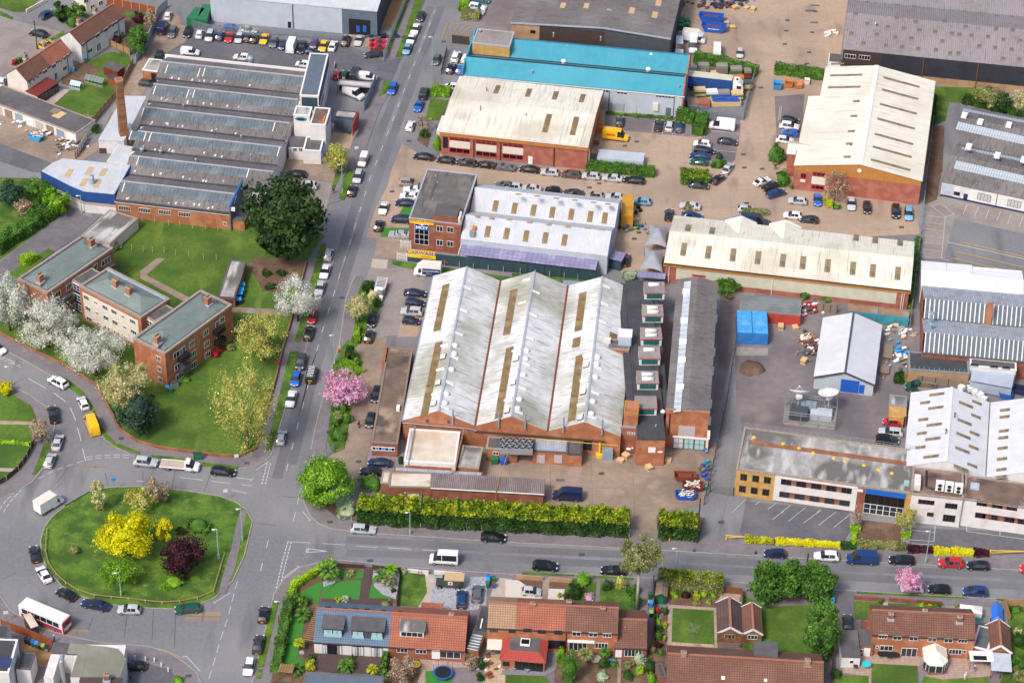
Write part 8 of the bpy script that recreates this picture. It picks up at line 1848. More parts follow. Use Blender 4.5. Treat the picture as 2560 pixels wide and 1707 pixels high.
shb('ivy green shrub on the balcony flats corner',31,2095,70,40,40,'leafo');shb('deep red acer against the balcony flats',31,1965,130,45,45,'leaf_red');shb('potted greenery below the flats balconies',31,1700,365,45,30,'leafm')
hdge('tall feathery golden conifer hedge along the cross street',T(42,930,62,1280,85,1800,115)+T(43,0,140,1060,190),3.6,3.6,'leafd',.24,40,tips=('leafk',200,1.1,.42));hdge('short tall golden conifer hedge between the two yard gates',T(43,1335,205,1690,222),3.6,3.4,'leafd',.24,40,tips=('leafk',200,1.1,.42))
shb('pale grey-green shrub at the end of the conifer hedge',42,830,-5,110,50,'leafs');shb('silvery shrub rising behind the conifer hedge',32,1440,1370,130,70,'leafs',.18);shb('leafy shrub beside the black bin store',32,1055,1300,110,75,'leafm');shb('purple-pink shrub by the ribbed store end',33,70,1390,100,55,'leafpk');shb('small evergreen between cream block and navy saloon',32,1320,1095,35,45,'leafd')
for q,m,w,h,lab in((T(44,70,290,330,305),'leafv',1.,.9,'bright yellow clipped hedge nearest the swing barrier'),(T(44,335,305,650,325),'leafv',1.,.85,'bright yellow clipped hedge beside the dark green hedge'),(T(43,2125,270)+T(44,45,290),'leafg',1.,.9,'dull gold hedge by the yellow swing barrier'),(T(44,670,330,800,335),'leafd',1.2,.8,'low dark green clipped hedge below the birch'),(T(44,775,330,790,190),'leafl',.9,.7,'narrow green hedge running to the white birch'),(T(44,805,320,1250,345),'leafo',1.3,1.1,'speckled olive hedge in front of the planting bed'),(T(44,1275,360,1500,372),'leafp',1.2,.9,'dark purple hedge by the green lamp post'),(T(44,1510,378,1650,385),'leafv',1.2,.9,'short yellow hedge beside the lamp post'),(T(44,1670,385,1865,397),'leafv',1.2,1.,'yellow hedge between two purple hedges'),(T(44,1870,395,2010,402),'leafp',1.2,.9,'dark purple hedge by the end barrier'),(T(44,1215,230,1290,235),'leafl',.9,.8,'small green hedge block under the second birch'),(T(44,750,170,840,180),'leafl',.9,.8,'small green hedge block under the first birch')):hdge(lab,q,w,h,m,.2,70)
tree('birch_tree','slim white-stemmed birch beside the entrance, nearer the car park',44,800,40,55,100,'twiggy',700,.14,'column',.6,'bark_pale',tw=500);tree('birch_tree','white-stemmed birch with green buds at the other side of the entrance',44,1265,70,100,120,'leafw',1500,.16,'spread',.6,'bark_pale',tw=700)
hdge('dense green hedge behind the stacked timber packs',T(13,1660,560,1890,600,2230,690),2.4,2.2,'leafm',.2,50);hdge('green hedge beside the coloured skips',T(14,60,660,290,690,500,720),2.2,2.2,'leafm',.2,50);hdge('clipped hedge in front of the silver storage box',T(13,680,1540,1300,1600),2.2,1.8,'leafm',.2,50);hdge('thick clipped hedge beside the delivery bays',T(13,1500,1090,1660,1115),2.8,2.6,'leafm',.2,50);hdge('tall clipped hedge by the long white van',T(13,1700,1240,1735,1100),2.6,2.4,'leafm',.2,50)
hdge('block of clipped green and gold hedge on the estate island',T(23,1535,75,1790,85),3.4,2.,'leafm',.2,50,tips=('leafk',90,.2,.3));shb('wild green shrubs on the estate island',13,1870,1490,70,60,'leafm');shb('dark green topiary on the estate island',13,1890,1430,35,35,'leafd');shb('large round shrub by the porch of the cream warehouse',14,75,1400,95,95,'leafm',.2);shb('round green shrub on the brick corner',24,140,60,80,75,'leafm',.2);shb('small shrub against the brick corner',24,220,130,22,35,'leafm');tree('bare_tree','bare brown tree against the pink brick gable',24,620,130,120,140,'twiggy',1200,.14,'round',.5,tw=900);shb('orange-yellow flowering shrub under the bare tree',24,560,285,55,50,'leafg');shb('low green shrub beside the orange shrub',24,625,320,40,30,'leafm');hdge('low olive hedge behind the cream unit gable',T(23,2100,370,2334,385),1.5,1.,'leafo');shb('olive shrub by the silver saloon',23,1605,330,35,35,'leafo');hdge('rounded dark hedge in the upper car park',T(12,1880,150,2040,165),3.2,1.4,'leafo',.18,60);hdge('bright hedge running up from the rounded hedge',T(12,1890,110,1920,-30),2.,1.4,'leafb');hdge('bright clipped hedge below the yellow-lettered sign',T(12,1600,855,1770,870),2.6,1.8,'leafb',.18,60);tree('bare_tree','small bare tree in the paved bed by the brick unit',12,1520,1120,80,70,'twiggy',500,.14,'round',.8,tw=500);shb('dark shrub in the paved bed',12,1540,1225,50,45,'leafd');shb('bright shrub at the corner of the brick unit',12,1650,1310,50,75,'leafb');shb('dark shrub by the side porch of the brick unit',12,1665,1190,25,50,'leafd')
hdge('low green strip of ivy along the steel fence',T(13,860,1040,1460,1085),.8,.4,'leafm')
tree('garden_tree','olive green tree beyond the white-wall works',14,2000,880,150,105,'leafo',5200,.24,'round',.4);tree('garden_tree','dark green tree beside the olive tree',14,2150,930,85,90,'leafd',3000,.24,'round',.3);tree('blossom_tree','white flowering tree at the picture edge by the big warehouse',14,2290,930,90,110,'leafc',3600,.2,'round',.3);hdge('overgrown green bank above the grey works roof',T(14,1780,930,2000,985,2334,1060),2.,1.6,'leafd',.22,40)
hdge('dark overgrown ivy along the boundary fence',T(14,1500,900,1490,1150),1.4,1.2,'leafd',.2,50);hdge('green weeds along the boundary beside the tents',T(24,1370,620,1340,900,1290,1250),1.,.9,'leafm',.2,50);shb('leafy bush behind the sheet fence',23,1075,945,80,60,'leafs',.2);shb('large leafy bush against the cream cladding',23,1930,1010,180,105,'leafm',.24,4200);shb('small bush beside the grey container roof',24,335,1130,40,50,'leafm');shb('evergreen shrub by the short trailer',34,1185,340,55,75,'leafd');shb('round lime shrub by the short trailer',34,1250,355,25,25,'leafg');shb('trailing weeds below the cream cladding',24,540,1155,60,20,'leafm')
tree('evergreen_tree','wide evergreen beside the cross street, nearer the trimmed hedge',44,90,630,235,205,'leafm',13000,.34,'round',.4,bias=.2);tree('evergreen_tree','wide evergreen beside the house driveway',44,450,650,200,175,'leafm',11000,.34,'round',.4,bias=.2);tree('evergreen_tree','tall egg-shaped evergreen above the long bungalow',44,510,1090,180,250,'leafm',9500,.24,'column',.3)
tree('fir_tree','tall thin grey-green fir leaning over the cross street',43,1168,420,175,185,'leafo',5600,.24,'round',9.5,'bark_pale',tw=500,tr=.32,Rz=3.6)
hdge('trimmed conifer hedge with golden top behind the green shed',T(43,1330,680,1920,735),2.6,3.,'leafo',.2,55,tips=('leafk',120,.3,.3));hdge('low clipped hedge round the corner garden',T(42,320,790,345,700,590,545,700,490),1.1,1.4,'leafl',.18,60);hdge('tall clipped hedge down the main road side garden',T(42,310,850,270,1000,235,1200,185,1480),1.6,1.8,'leafm',.18,60);hdge('hedge return behind the timber trellis',T(42,320,840,470,860),1.4,1.6,'leafm');hdge('narrow hedge between the two bungalow gardens',T(42,1195,1270,1150,1530),.9,1.7,'leafm')
palm('tall date palm on the corner lawn',42,665,560,1.6,2.,34);palm('shaggy palm by the dark timber fence',42,1235,540,1.8,1.3,26,'leafb');palm('cordyline palm on the gravel bed',42,1140,600,1.,1.6,26);palm('second cordyline on the gravel bed',42,1205,640,1.4,1.3,26,'leafo');palm('small spiky palm on the upper turf',42,865,580,.3,.9,18,'leafo');palm('yellow spiky grass at the deck edge',42,748,810,.3,.7,18,'leafg');palm('grey spiky grass at the deck edge',42,815,810,.3,.8,18,'leafs');palm('fan palm by the timber trellis',42,425,950,.8,1.5,24);palm('palm in a stone ring on the side turf',42,395,1210,1.6,1.1,22,'leafg');palm('cluster palm on the deck',42,820,1420,.8,1.6,30);palm('golden palm beside the garden chair',42,1062,1450,.8,1.1,24,'leafg');palm('green palm below the square pergola',42,365,1450,.5,1.5,24)
shb('golden shrub by the long dark garden building',42,490,1410,60,55,'leafg');shb('dark round shrub by the stone table',42,508,1340,38,38,'leafd');shb('column of box on the deck',42,877,1340,24,40,'leafm');shb('grassy tuft at the deck corner',42,1180,850,55,25,'leafo');shb('clipped ball on the gravel bed',42,1252,725,22,25,'leafd');shb('grey shrub by the white wall',42,1350,545,35,45,'leafs');shb('pink shrub by the white wall',42,1495,560,22,25,'leafpk');tree('bare_tree','tangle of bare twigs in the red bungalow garden',42,1330,1440,130,130,'twiggy',2200,.16,'round',.3,tw=1200);tree('bare_tree','reddish bare tree by the glazed passage',42,1960,1370,75,80,'twiggy',600,.14,'round',.4,tw=600)
HS=((43,650,630,85,75,'leafb','bright green shrub behind the tan brick wall'),(43,565,745,85,85,'leafd','dense dark bush in the terrace front garden'),(43,700,790,50,35,'leafpk','pale pink shrub in the terrace front garden'),(43,865,680,60,60,'leafd','dark bush left of the fir trunk'),(43,985,660,55,70,'leafw','airy yellow shrub near the fir trunk'),(43,1110,720,70,70,'leafm','bushy shrub at the foot of the fir'),(43,1120,830,60,70,'leafm','leafy shrub beside the side path'),(43,430,770,20,35,'leafg','small golden bush on white gravel'),(43,1460,750,40,35,'leafl','lime bush first in the border behind the lawn'),(43,1487,780,32,32,'leafl','smaller lime bush below the first lime bush'),(43,1535,750,25,30,'leafm','upright green bush in the border'),(43,1587,770,45,40,'leafp','purple bush in the border'),(43,1690,780,45,42,'leafg','gold bush in the middle of the border'),(43,1750,760,40,38,'leafl','feathery lime bush beside the gold bush'),(43,1802,735,20,45,'leafm','narrow conifer in the border'),(43,1838,780,30,32,'leafb','bright ball at the border end'),(43,1790,830,32,28,'leafl','low lime mound at the border edge'),(43,1670,840,42,28,'leafo','grey-green mound at the border edge'),(43,1640,740,14,28,'leafm','tiny conifer in the border'),(43,1325,905,36,45,'leaf_red','bright red acer by the side path'),(43,1395,915,35,40,'leafd','dark bush beside the red acer'),(43,1328,1012,38,32,'leafl','lime ball bush in the side border'),(43,1395,1045,30,35,'leafg','gold bush in the side border'),(43,1335,1070,45,40,'leafd','dark bush in the middle of the side border'),(43,1340,1140,45,48,'leafm','green bush low in the side border'),(43,1390,1160,20,30,'leafg','small gold bush in the side border'),(43,1335,1225,40,40,'leafp','purple bush in the side border'),(43,1355,1290,32,38,'leafm','green bush at the end of the side border'),(43,1285,1270,25,40,'leafo','olive bush across the side path'),(43,1315,960,28,30,'leafm','mid green bush under the red acer'),(43,450,1330,55,110,'leafb','tall clipped bright green column in the back garden'),(43,530,1430,80,180,'leafm','tall leafy conifer in the back garden'),(43,1160,1345,68,65,'leafs','pale variegated dome bush by the wing'),(43,1165,1450,60,55,'leafl','lime green dome bush in the back garden'),(43,1210,1300,25,28,'leafg','small golden bush by the white doors'),(43,1060,1400,50,50,'leafo','flowering shrub beside the garden path'),(43,830,1380,60,60,'leafd','dark bush by the garden table'),(43,820,1500,70,40,'leafs','grey shrub by the garden bench'),(43,1270,1420,50,90,'leafd','dark hedge-like bush by the turquoise box'),(43,1275,1530,45,60,'leafb','bright bush at the lower picture edge'),(43,920,1390,50,40,'leafm','mixed flowering bush near the pond'),(43,1060,1500,60,50,'leafd','dark bush beside the lower path'),(44,1400,860,35,28,'leafl','lime bush behind the brick front wall'),(44,1482,842,28,22,'leafv','yellow bush behind the brick front wall'),(44,1530,870,45,18,'leafm','low green edging by the yellow bush'),(44,1720,860,22,28,'leafo','olive bush beside the white tent'),(44,1028,830,25,25,'leafm','small bush at the garden gate pier'),(44,620,1480,60,55,'leafd','dark round bush at the patio corner'),(44,2265,1105,50,35,'leafc','white flowering bush by the small shed'),(44,2290,1180,70,80,'leafd','large dark bush at the picture edge'),(44,2300,1370,80,90,'leafm','overgrown green bush below the glass lean-to'),(44,2260,900,60,30,'leafm','weedy bush behind the timber fence'),(44,2290,1500,80,70,'leafo','overgrown olive bush at the lower edge'),(43,2090,1230,20,20,'leafd','potted bush under the pergola'),(41,1625,1545,60,40,'leafb','bright green bush at the lower road edge'),(42,2055,1400,35,60,'leafd','dark bush by the tan patio'),(42,2045,1510,35,50,'leafd','dark bush lower on the tan patio'))
for c,x,y,rx,ry,m,lab in HS:shb(lab,c,x,y,rx,ry,m,.15,name='shrub')
palm('big fan palm behind the terrace',43,670,1310,1.8,1.4,34,'leafo');palm('pale cordyline behind the terrace',43,850,1290,1.2,1.1,30,'leafm')
# STREET FURNITURE, FENCES, YARD THINGS, PEOPLE
def zat(base,top):
 a=P(base);d=ray(top);return CAMH+d.z*a.y/d.y
for lab,bq,tq,m in(('green lamp post by the turquoise-roofed unit',(12,1608,600),(12,1597,338),'lampg'),('lamp post on the verge above the forecourt',(22,788,190),(12,783,1500),'lampg'),('lamp post with litter bin by the traffic cones',(32,718,215),(22,692,1485),'lampg'),('lamp post in front of the long conifer hedge',(42,1405,210),(42,1400,10),'lampg'),('lamp post beside the trimmed hedge on the cross street',(43,1487,565),(43,1503,338),'lampg'),('pale green lamp post between black estate and red SUV',(44,1435,470),(44,1480,180),'lampg'),('slim lamp post by the thin green tree on the island',(41,1105,770),(41,1078,560),'lampg'),('thick lamp post on the island beside the purple tree',(41,1995,430),(41,1975,165),'lampg'),('lamp post between footpath and main road on the island',(41,2212,270),(31,2190,1535),'lampg'),('lamp post at the bend above the golden shrub',(31,105,410),(31,95,240),'lampg'),('lamp post by the curved blue works',(21,748,375),(21,725,215),'lampg'),('lamp post on the verge by the side garden hedge',(42,225,1060),(42,205,820),'wood_g'),('brown telegraph pole by the terraces road',(11,340,450),(11,303,190),'wood_d'),('telegraph pole standing in the conifer hedge',(42,1520,145),(32,1517,1400),'wood_d'),('telegraph pole between conifer hedge and lane',(43,1685,285),(33,1710,1440),'wood_d'),('thin brown pole beside the wide evergreens',(44,350,540),(44,362,385),'wood_d')):
 p=PT(*bq,.1);h=zat(t(*bq),t(*tq));lamp=m!='wood_d';r=emp('lamp_post' if lamp else 'telegraph_pole',p,0,lab,'lamp post' if lamp else 'pole')
 w=.16 if 'thick' in lab else .1;MB().tube((0,0,0),(0,0,h),w if lamp else .15,w*.7 if lamp else .12,8).bd('column',M[m],r);MB().tube((0,0,0),(0,0,1.1),w*1.7).bd('base',M[m],r)
 if lamp:MB().bar((0,0,h),(-.5,-.2,h+.08),.08,.08).box(-.85,-.35,-.35,-.1,h,h+.14).bd('lantern','upvc',r)
for lab,bq,tq in(('blue round keep-left sign on the island edge',(31,1045,1365),(31,1035,1255)),('warning sign at the island junction',(31,2060,1460),(31,2055,1360)),('street sign at the lawn corner',(31,2160,1140),(31,2155,1040)),('red estate agent board by the yellow-green tree',(32,195,260),(32,188,185)),('bus stop flag beside the shelter',(41,65,1010),(41,65,910)),('bus stop pole by the white van',(12,918,1430),(12,908,1335))):
 p=PT(*bq,.1);h=max(1.6,zat(t(*bq),t(*tq)));r=emp('sign_post',p,.3,lab,'sign');MB().tube((0,0,0),(0,0,h),.05).bd('post','galv',r);MB().box(-.4,.4,-.06,-.02,h-.7,h).bd('sign_face',M['c_sky' if 'blue' in lab else 'c_red' if 'red' in lab else 'c_white'],r)
def fnc(lab,pl,h,style,step=2.6,m='wood',pm=None,name='fence',base=.05,cat='fence',th=.06):
 q=[P(a,base)for a in pl];r=emp(name,q[0],0,lab,cat)
 first=True
 for a,b in zip(q,q[1:]):
  d=b-a;n=max(1,round(d.length/step));rz=math.atan2(d.y,d.x);l=d.length/n
  for k in range(n+1):
   o_=a+d*(k/n)-q[0]
   if pm and(k or first):o=link('post',cch(('fp',h,style),lambda:MB().box(-.07,.07,-.07,.07,0,h+.08).mesh('post')),r,M[pm]);o.location=o_;o.rotation_euler=(0,0,rz)
   if k==n:break
   lk=round(l,1)
   def mk():
    mb=MB()
    if style=='solid':mb.box(.02,l-.02,-th/2,th/2,.03,h)
    elif style=='pale':
     for x in np.arange(0,l,.17):mb.box(x,x+.07,-.015,.015,.05,h)
     mb.box(0,l,.015,.05,h*.3,h*.3+.06).box(0,l,.015,.05,h*.8,h*.8+.06)
    elif style=='wire':
     for z in np.arange(.1,h+.01,h/7):mb.box(0,l,-.008,.008,z-.008,z+.008)
     for x in np.arange(0,l,.35):mb.box(x-.006,x+.006,-.006,.006,.05,h)
    elif style=='rail':mb.box(0,l,-.06,.06,h-.14,h)
    return mb.mesh('panel')
   o=link('rail' if style=='rail' else 'panel',cch(('fence',style,h,lk,th),mk),r,M[m]);o.location=o_;o.rotation_euler=(0,0,rz)
   if style in('pale','wire'):o['kind']='stuff'
  first=False
 return r
fnc('low wooden knee rail round the grass island',T(41,430,180,415,370,440,480,510,580,600,665,720,735,860,780,1015,795,1170,810,1325,830,1480,845,1640,835,1800,805,1945,745,2045,410),.55,'rail',3,'wood','post_c',base=.14)
fnc('low red brick wall round the flats lawn',NW_[1:19],.65,'solid',6,'bri_b',None,'garden_wall',.1,'wall',.25)
fnc('steel palisade fence along the main road footway',T(12,1165,560,1240,330,1390,-20),2.2,'pale',3,'galv','galv');fnc('steel palisade fence in front of the pale warehouse',T(11,1650,225,1900,290)+T(12,0,310,400,345,790,375),2.,'pale',3,'galv','galv');fnc('grey sheet fence of the van compound',T(12,1095,740,1062,850,985,1015),2.4,'solid',2.5,'pipe_b','galv');fnc('steel palisade behind the delivery bays',T(13,790,1000,1480,1060),2.,'pale',3,'galv','galv');fnc('tall steel palisade round the timber yard',T(13,1600,1030,2105,1098,2175,820,2215,690),2.4,'pale',3,'galv','galv')
fnc('weathered timber garden fence along the lane',T(11,850,1130,1060,880,1130,760,1215,590),1.7,'solid',2,'wood','wood_d');fnc('orange-brown panel fence behind the terrace gardens',T(11,960,40,1200,80,1420,125),1.8,'solid',2,'wood_o','post_c');fnc('pale concrete panel wall beside the vans lane',T(11,1240,575,1340,420,1400,280,1440,140,1530,60),2.2,'solid',2.6,'roof_silver',None,'panel_wall',cat='wall',th=.12);fnc('white panel fence with brown posts by the rubbish yard',T(11,690,1445,795,1275),1.8,'solid',1.4,'c_offwhite','wood_b');fnc('tan timber fence between terrace gardens',T(11,945,395,1190,505),1.7,'solid',2,'wood','wood_d');fnc('low wall by the blue SUV drive',T(11,240,120,420,20),.9,'solid',4,'cream',None,'garden_wall',cat='wall',th=.25)
fnc('dark timber fence with white posts round the west gardens',T(31,-30,1330,60,1285,170,1190,250,1080,315,940),1.2,'solid',2.4,'wood_d','post_c');fnc('green wire fence along the works lane',T(33,2045,0,1960,560,1850,1080,1750,1500),2.2,'wire',3,'steel','steel');fnc('tall wire boundary fence beside the cream warehouse',T(14,1500,1150,1450,1568)+T(24,1390,560,1330,1100,1290,1420),2.6,'wire',3,'galv','galv')
fnc('green mesh double gate across the lane',T(33,1805,1385,2015,1420),2.,'wire',3.5,'c_dark_green','c_dark_green','gate',cat='gate');fnc('chain-link double gate of the works yard',T(43,1072,240,1322,250),1.9,'wire',3.2,'galv','galv','gate',cat='gate');fnc('white barred gate beside the carwash sign',T(22,1288,800,1375,812),1.9,'pale',3,'upvc','upvc','gate',cat='gate');fnc('white barred gate under the stair window',T(22,1322,690,1412,700),1.9,'pale',3,'upvc','upvc','gate',cat='gate');fnc('wire fence below the conifer hedge',T(42,760,75,980,108,1500,155)+T(43,0,190,1065,238),1.1,'wire',3,'galv','post_c')
fnc('dark slatted fence of the corner garden',T(42,720,510,985,528),1.,'solid',2,'wood_d','wood_d');fnc('dark slatted fence above the gravel bed',T(42,1065,530,1310,555),1.,'solid',2,'wood_d','wood_d');fnc('white rendered garden wall by the lawn',T(42,1380,560,1575,580),.9,'solid',8,'stucco',None,'garden_wall',cat='wall',th=.25);fnc('white rendered garden wall by the ambulance',T(42,1622,575,1880,595),.9,'solid',9,'stucco',None,'garden_wall',cat='wall',th=.25);fnc('tan brick front wall by the white gravel drive',T(43,40,622,280,640),1.1,'solid',3,'bri_t','bri_t','garden_wall',cat='wall',th=.24);fnc('tan brick front wall beside the bright shrub',T(43,345,642,545,662),1.1,'solid',2.6,'bri_t','bri_t','garden_wall',cat='wall',th=.24);fnc('red brick front wall left of the garden gate',T(44,785,805,1050,822),.9,'solid',3,'bri_r','bri_r','garden_wall',cat='wall',th=.24);fnc('red brick front wall right of the garden gate',T(44,1100,822,1350,845),.9,'solid',3,'bri_r','bri_r','garden_wall',cat='wall',th=.24);fnc('brown panel fence behind the yellow bush',T(44,1360,850,1580,868),1.1,'solid',2,'wood_b','wood_b');fnc('timber panel fence beside the boat',T(44,2150,840,2200,1010),1.6,'solid',2,'wood','wood');fnc('timber panel fence along the verge beyond the boat',T(44,2160,860,2500,895),1.6,'solid',2,'wood','wood');fnc('orange-brown panel fence behind the bus shelter',T(41,20,1060,280,1150,480,1245),1.8,'solid',2.4,'wood_o','wood_o',base=.1);fnc('old green timber fence behind the white tanks',T(34,1280,380,1760,440,2190,495),1.8,'solid',2.4,'wood_g','wood_d');fnc('brown fence by the trimmed hedge',T(43,1945,745,2095,765,2100,860),1.6,'solid',2,'wood_b','wood_b');fnc('timber fence between side path and border',T(43,1290,650,1295,860,1290,1250),1.6,'solid',2,'wood_d','wood_d');fnc('timber fence between bungalow and brick semi',T(44,585,1290,580,1560),1.6,'solid',2,'wood_d','wood_d');fnc('dark side fence between corner garden and lawn',T(42,1318,560,1285,880),1.2,'solid',2,'wood_d','wood_d');fnc('stone edging fence by the works drive gate',T(32,640,1065,705,1010),1.6,'wire',2,'galv','galv');fnc('dark slatted gate fence by the yellow brick box',T(12,1790,395,1940,412),2.2,'solid',2,'wood_d','wood_d');fnc('dark railing beside the grey hatchback',T(12,1690,680,1740,470),1.4,'pale',3,'fr_d','fr_d');fnc('stacked timber screens by the teal container',T(24,440,1270,625,1290),2.,'solid',1.4,'wood_g','wood_d')
def pst(lab,cd,lst,h,m,group,w=.1,name='post',base=.14):
 me=MB().box(-w/2,w/2,-w/2,w/2,0,h).mesh(name)
 for x,y in lst:o=link(name,me,None,M[m]);o.location=PT(cd,x,y,base);prp(o,lab,'post',group)
pst('concrete drying-green post along the factory wall side of the flats lawn',21,((1180,440),(1297,460),(1410,470),(1540,490),(1640,500),(1755,515),(1873,525),(1987,540)),1.5,'post_c','posts nearer the factory');pst('concrete drying-green post in the middle of the flats lawn',21,((1202,712),(1307,728),(1392,735),(1497,740),(1602,762),(1722,772),(1855,795),(1973,803)),1.6,'post_c','posts across the lawn');pst('white bollard round the corner building forecourt',41,((1150,1345),(1232,1350),(1327,1362),(1408,1372),(1472,1415),(1535,1460)),.9,'upvc','white bollards',.2,'bollard')
def skip(lab,cd,x,y,d,m,L=3.4,W=1.75,h=1.2,fill=None,name='skip'):
 p=PT(cd,x,y,.7);r=emp(name,(p.x,p.y,.05),hdg(t(cd,x,y),d),lab,'skip');a,b,w,v=L/2,L*.34,W/2,W*.46
 vs=[(-b,-v,.1),(b,-v,.1),(b,v,.1),(-b,v,.1),(-a,-w,h),(a,-w,h),(a,w,h),(-a,w,h)];k=.93;vs+=[(x_*k,y_*k,z_ if z_>.5 else .2)for x_,y_,z_ in vs]
 MB().raw(vs,[(0,1,5,4),(1,2,6,5),(2,3,7,6),(3,0,4,7),(3,2,1,0),(4,5,13,12),(5,6,14,13),(6,7,15,14),(7,4,12,15),(12,13,9,8),(13,14,10,9),(14,15,11,10),(15,12,8,11)]).bd('hull',M[m],r)
 MB().box(-b*.9,b*.9,-v*.9,v*.9,.2,h*.62).bd('contents',M[fill or 'c_rust'],r)
 if fill=='wood_g':
  mb=MB();rn=random.Random(x)
  for k in range(26):cx,cy,s_=rn.uniform(-b,b),rn.uniform(-v,v),rn.uniform(.15,.4);mb.bar((cx-s_,cy,h*rn.uniform(.6,1.15)),(cx+s_,cy+rn.uniform(-.4,.4),h*rn.uniform(.7,1.3)),s_*.8,.06)
  o=mb.bd('rubbish','c_offwhite',r);o['kind']='stuff'
 return r
skip('blue skip heaped with rubbish outside the lock-ups',11,330,1250,(1,.3),'c_sky',fill='wood_g');v=skip('long dark blue roll-off skip with white lettering, nearer the box van',13,1840,262,(1,.1),'door_blue',6.,2.3,1.9);flat_text('lettering','BRUNDON',.55,(0,-1.12,1.15),(R(82),0,0),'c_white',v,bold=.015);skip('long blue and rust roll-off skip behind its twin',13,1815,175,(1,.1),'door_blue',6.,2.3,1.9);skip('empty rusty skip in the works yard',33,1578,1245,(1,.02),'c_rust',4.2,1.9,1.3);skip('red skip holding metal poles',33,1650,1330,(1,.08),'wood_red',4.,1.9,1.2,'wood_g');skip('blue skip overflowing with rubbish by the conifer hedge',33,1580,1412,(1,.05),'door_blue',3.8,1.8,1.2,'wood_g');skip('blue lidded waste bin by the estate hedge',14,85,785,(0,1),'c_sky',2.6,1.9,1.5,'steel');skip('orange open skip full of soil',14,190,765,(0,1),'c_orange',2.4,1.7,1.3,'soil');skip('orange open skip full of rubble',14,280,775,(0,1),'c_orange',2.2,1.6,1.2,'conc_t');skip('small white tank with orange lid by the skips',14,355,745,(0,1),'c_white',1.6,1.2,1.2,'c_orange');skip('rust skip of scrap beside the white shed',24,350,1520,(1,-.3),'pipe_rust',3.2,1.7,1.1,'wood_g');skip('blue open-topped waste skip behind the white warehouse',34,2170,495,(1,.2),'c_blue',2.6,1.8,1.3,'steel');skip('orange and white salt bin beside the delivery van',13,795,1165,(.15,-1),'c_orange',2.8,1.2,1.6,'c_orange');skip('navy skip by the rear fence of the white warehouse',34,2300,455,(1,.2),'c_navy',2.8,1.8,1.3,'dark')
def bins(group,lst,big=False):
 w,d,h=(.68,.5,1.2)if big else(.3,.36,1.05)
 for cd,x,y,m,lab in lst:
  p=PT(cd,x,y,h*.6);r=emp('waste_bin',(p.x,p.y,.12),.1,lab,'bin',group);MB().raw([(-w*.8,-d*.8,.05),(w*.8,-d*.8,.05),(w*.8,d*.8,.05),(-w*.8,d*.8,.05),(-w,-d,h),(w,-d,h),(w,d,h),(-w,d,h)],[(0,1,5,4),(1,2,6,5),(2,3,7,6),(3,0,4,7),(3,2,1,0)]).bd('bin_body',M['c_'+m[0]],r);MB().raw([(-w-.03,-d-.03,h),(w+.03,-d-.03,h),(w+.03,d+.03,h+.1),(-w-.03,d+.03,h+.1),(-w-.03,-d-.03,h+.05),(w+.03,-d-.03,h+.05),(w+.03,d+.03,h+.16),(-w-.03,d+.03,h+.16)],[(4,5,6,7),(0,1,5,4),(1,2,6,5),(2,3,7,6),(3,0,4,7)]).bd('lid',M['c_'+m[1]],r)
bins('large blue bins by the bin store',[(21,2203,1045,('blue','sky'),'large blue bin standing alone at the far end of the bin store'),(21,2195,1090,('plastic_black','sky'),'large blue-lidded bin in the middle of the bin store row'),(21,2183,1125,('plastic_black','sky'),'large blue-lidded bin second from the brick end of the store'),(21,2170,1180,('plastic_black','sky'),'large blue-lidded bin by the brick end of the store')],True);bins('yard bins',[(32,2172,1100,('bin_green','green'),'large green bin under the compressor house window'),(32,2257,1105,('blue','blue'),'large blue bin beside the green bin'),(13,1540,250,('dark_green','bin_green'),'green bin at the near end of the bins by the box van'),(13,1590,235,('dark_green','bin_green'),'green bin beside the blue skip end'),(13,1540,215,('dark_green','bin_green'),'green bin in the middle of the bins by the box van'),(13,1545,190,('dark_green','bin_green'),'green bin at the far end of the bins by the box van'),(13,1595,200,('dark_green','bin_green'),'green bin at the far end beside the blue skip')],True)
bins('wheelie bins',[(31,1527,445,('green','sky'),'blue-lidded wheelie bin by the flats corner'),(31,1556,457,('bin_green','bin_green'),'green wheelie bin by the flats corner'),(41,238,1180,('plastic_black','plastic_black'),'black wheelie bin at the shelter end of the row'),(41,270,1195,('plastic_black','plastic_black'),'black wheelie bin beside the deep blue lid'),(41,300,1210,('bin_green','blue'),'wheelie bin with deep blue lid on the gravel yard'),(41,332,1222,('bin_green','sky'),'wheelie bin with sky blue lid on the gravel yard'),(41,362,1235,('plastic_black','rust'),'wheelie bin with brown lid on the gravel yard'),(41,392,1245,('bin_green','lime'),'wheelie bin with lime lid on the gravel yard'),(41,422,1262,('grey','plastic_black'),'grey wheelie bin at the cafe end of the row'),(42,2120,612,('blue','blue'),'blue recycling bin by the gravel drive fence'),(42,2115,640,('sky','sky'),'sky blue recycling bin by the gravel drive'),(42,2110,675,('green','green'),'green recycling bin by the gravel drive'),(42,2172,625,('bin_green','green'),'green bin on the far side of the drive fence'),(42,2168,680,('blue','rust'),'brown-lidded blue bin behind the drive fence'),(44,590,800,('green','green'),'green bin at the driveway corner'),(44,588,828,('sky','sky'),'blue bin at the driveway corner'),(43,1258,772,('green','bin_green'),'green bin in the side path'),(43,1265,850,('sky','sky'),'bright blue bin in the side path'),(43,1268,940,('plastic_black','lime'),'lime-lidded bin in the side path'),(11,782,545,('green','sky'),'blue-lidded bin against the white terrace'),(11,668,640,('sky','sky'),'blue barrel bin by the cream terrace')])
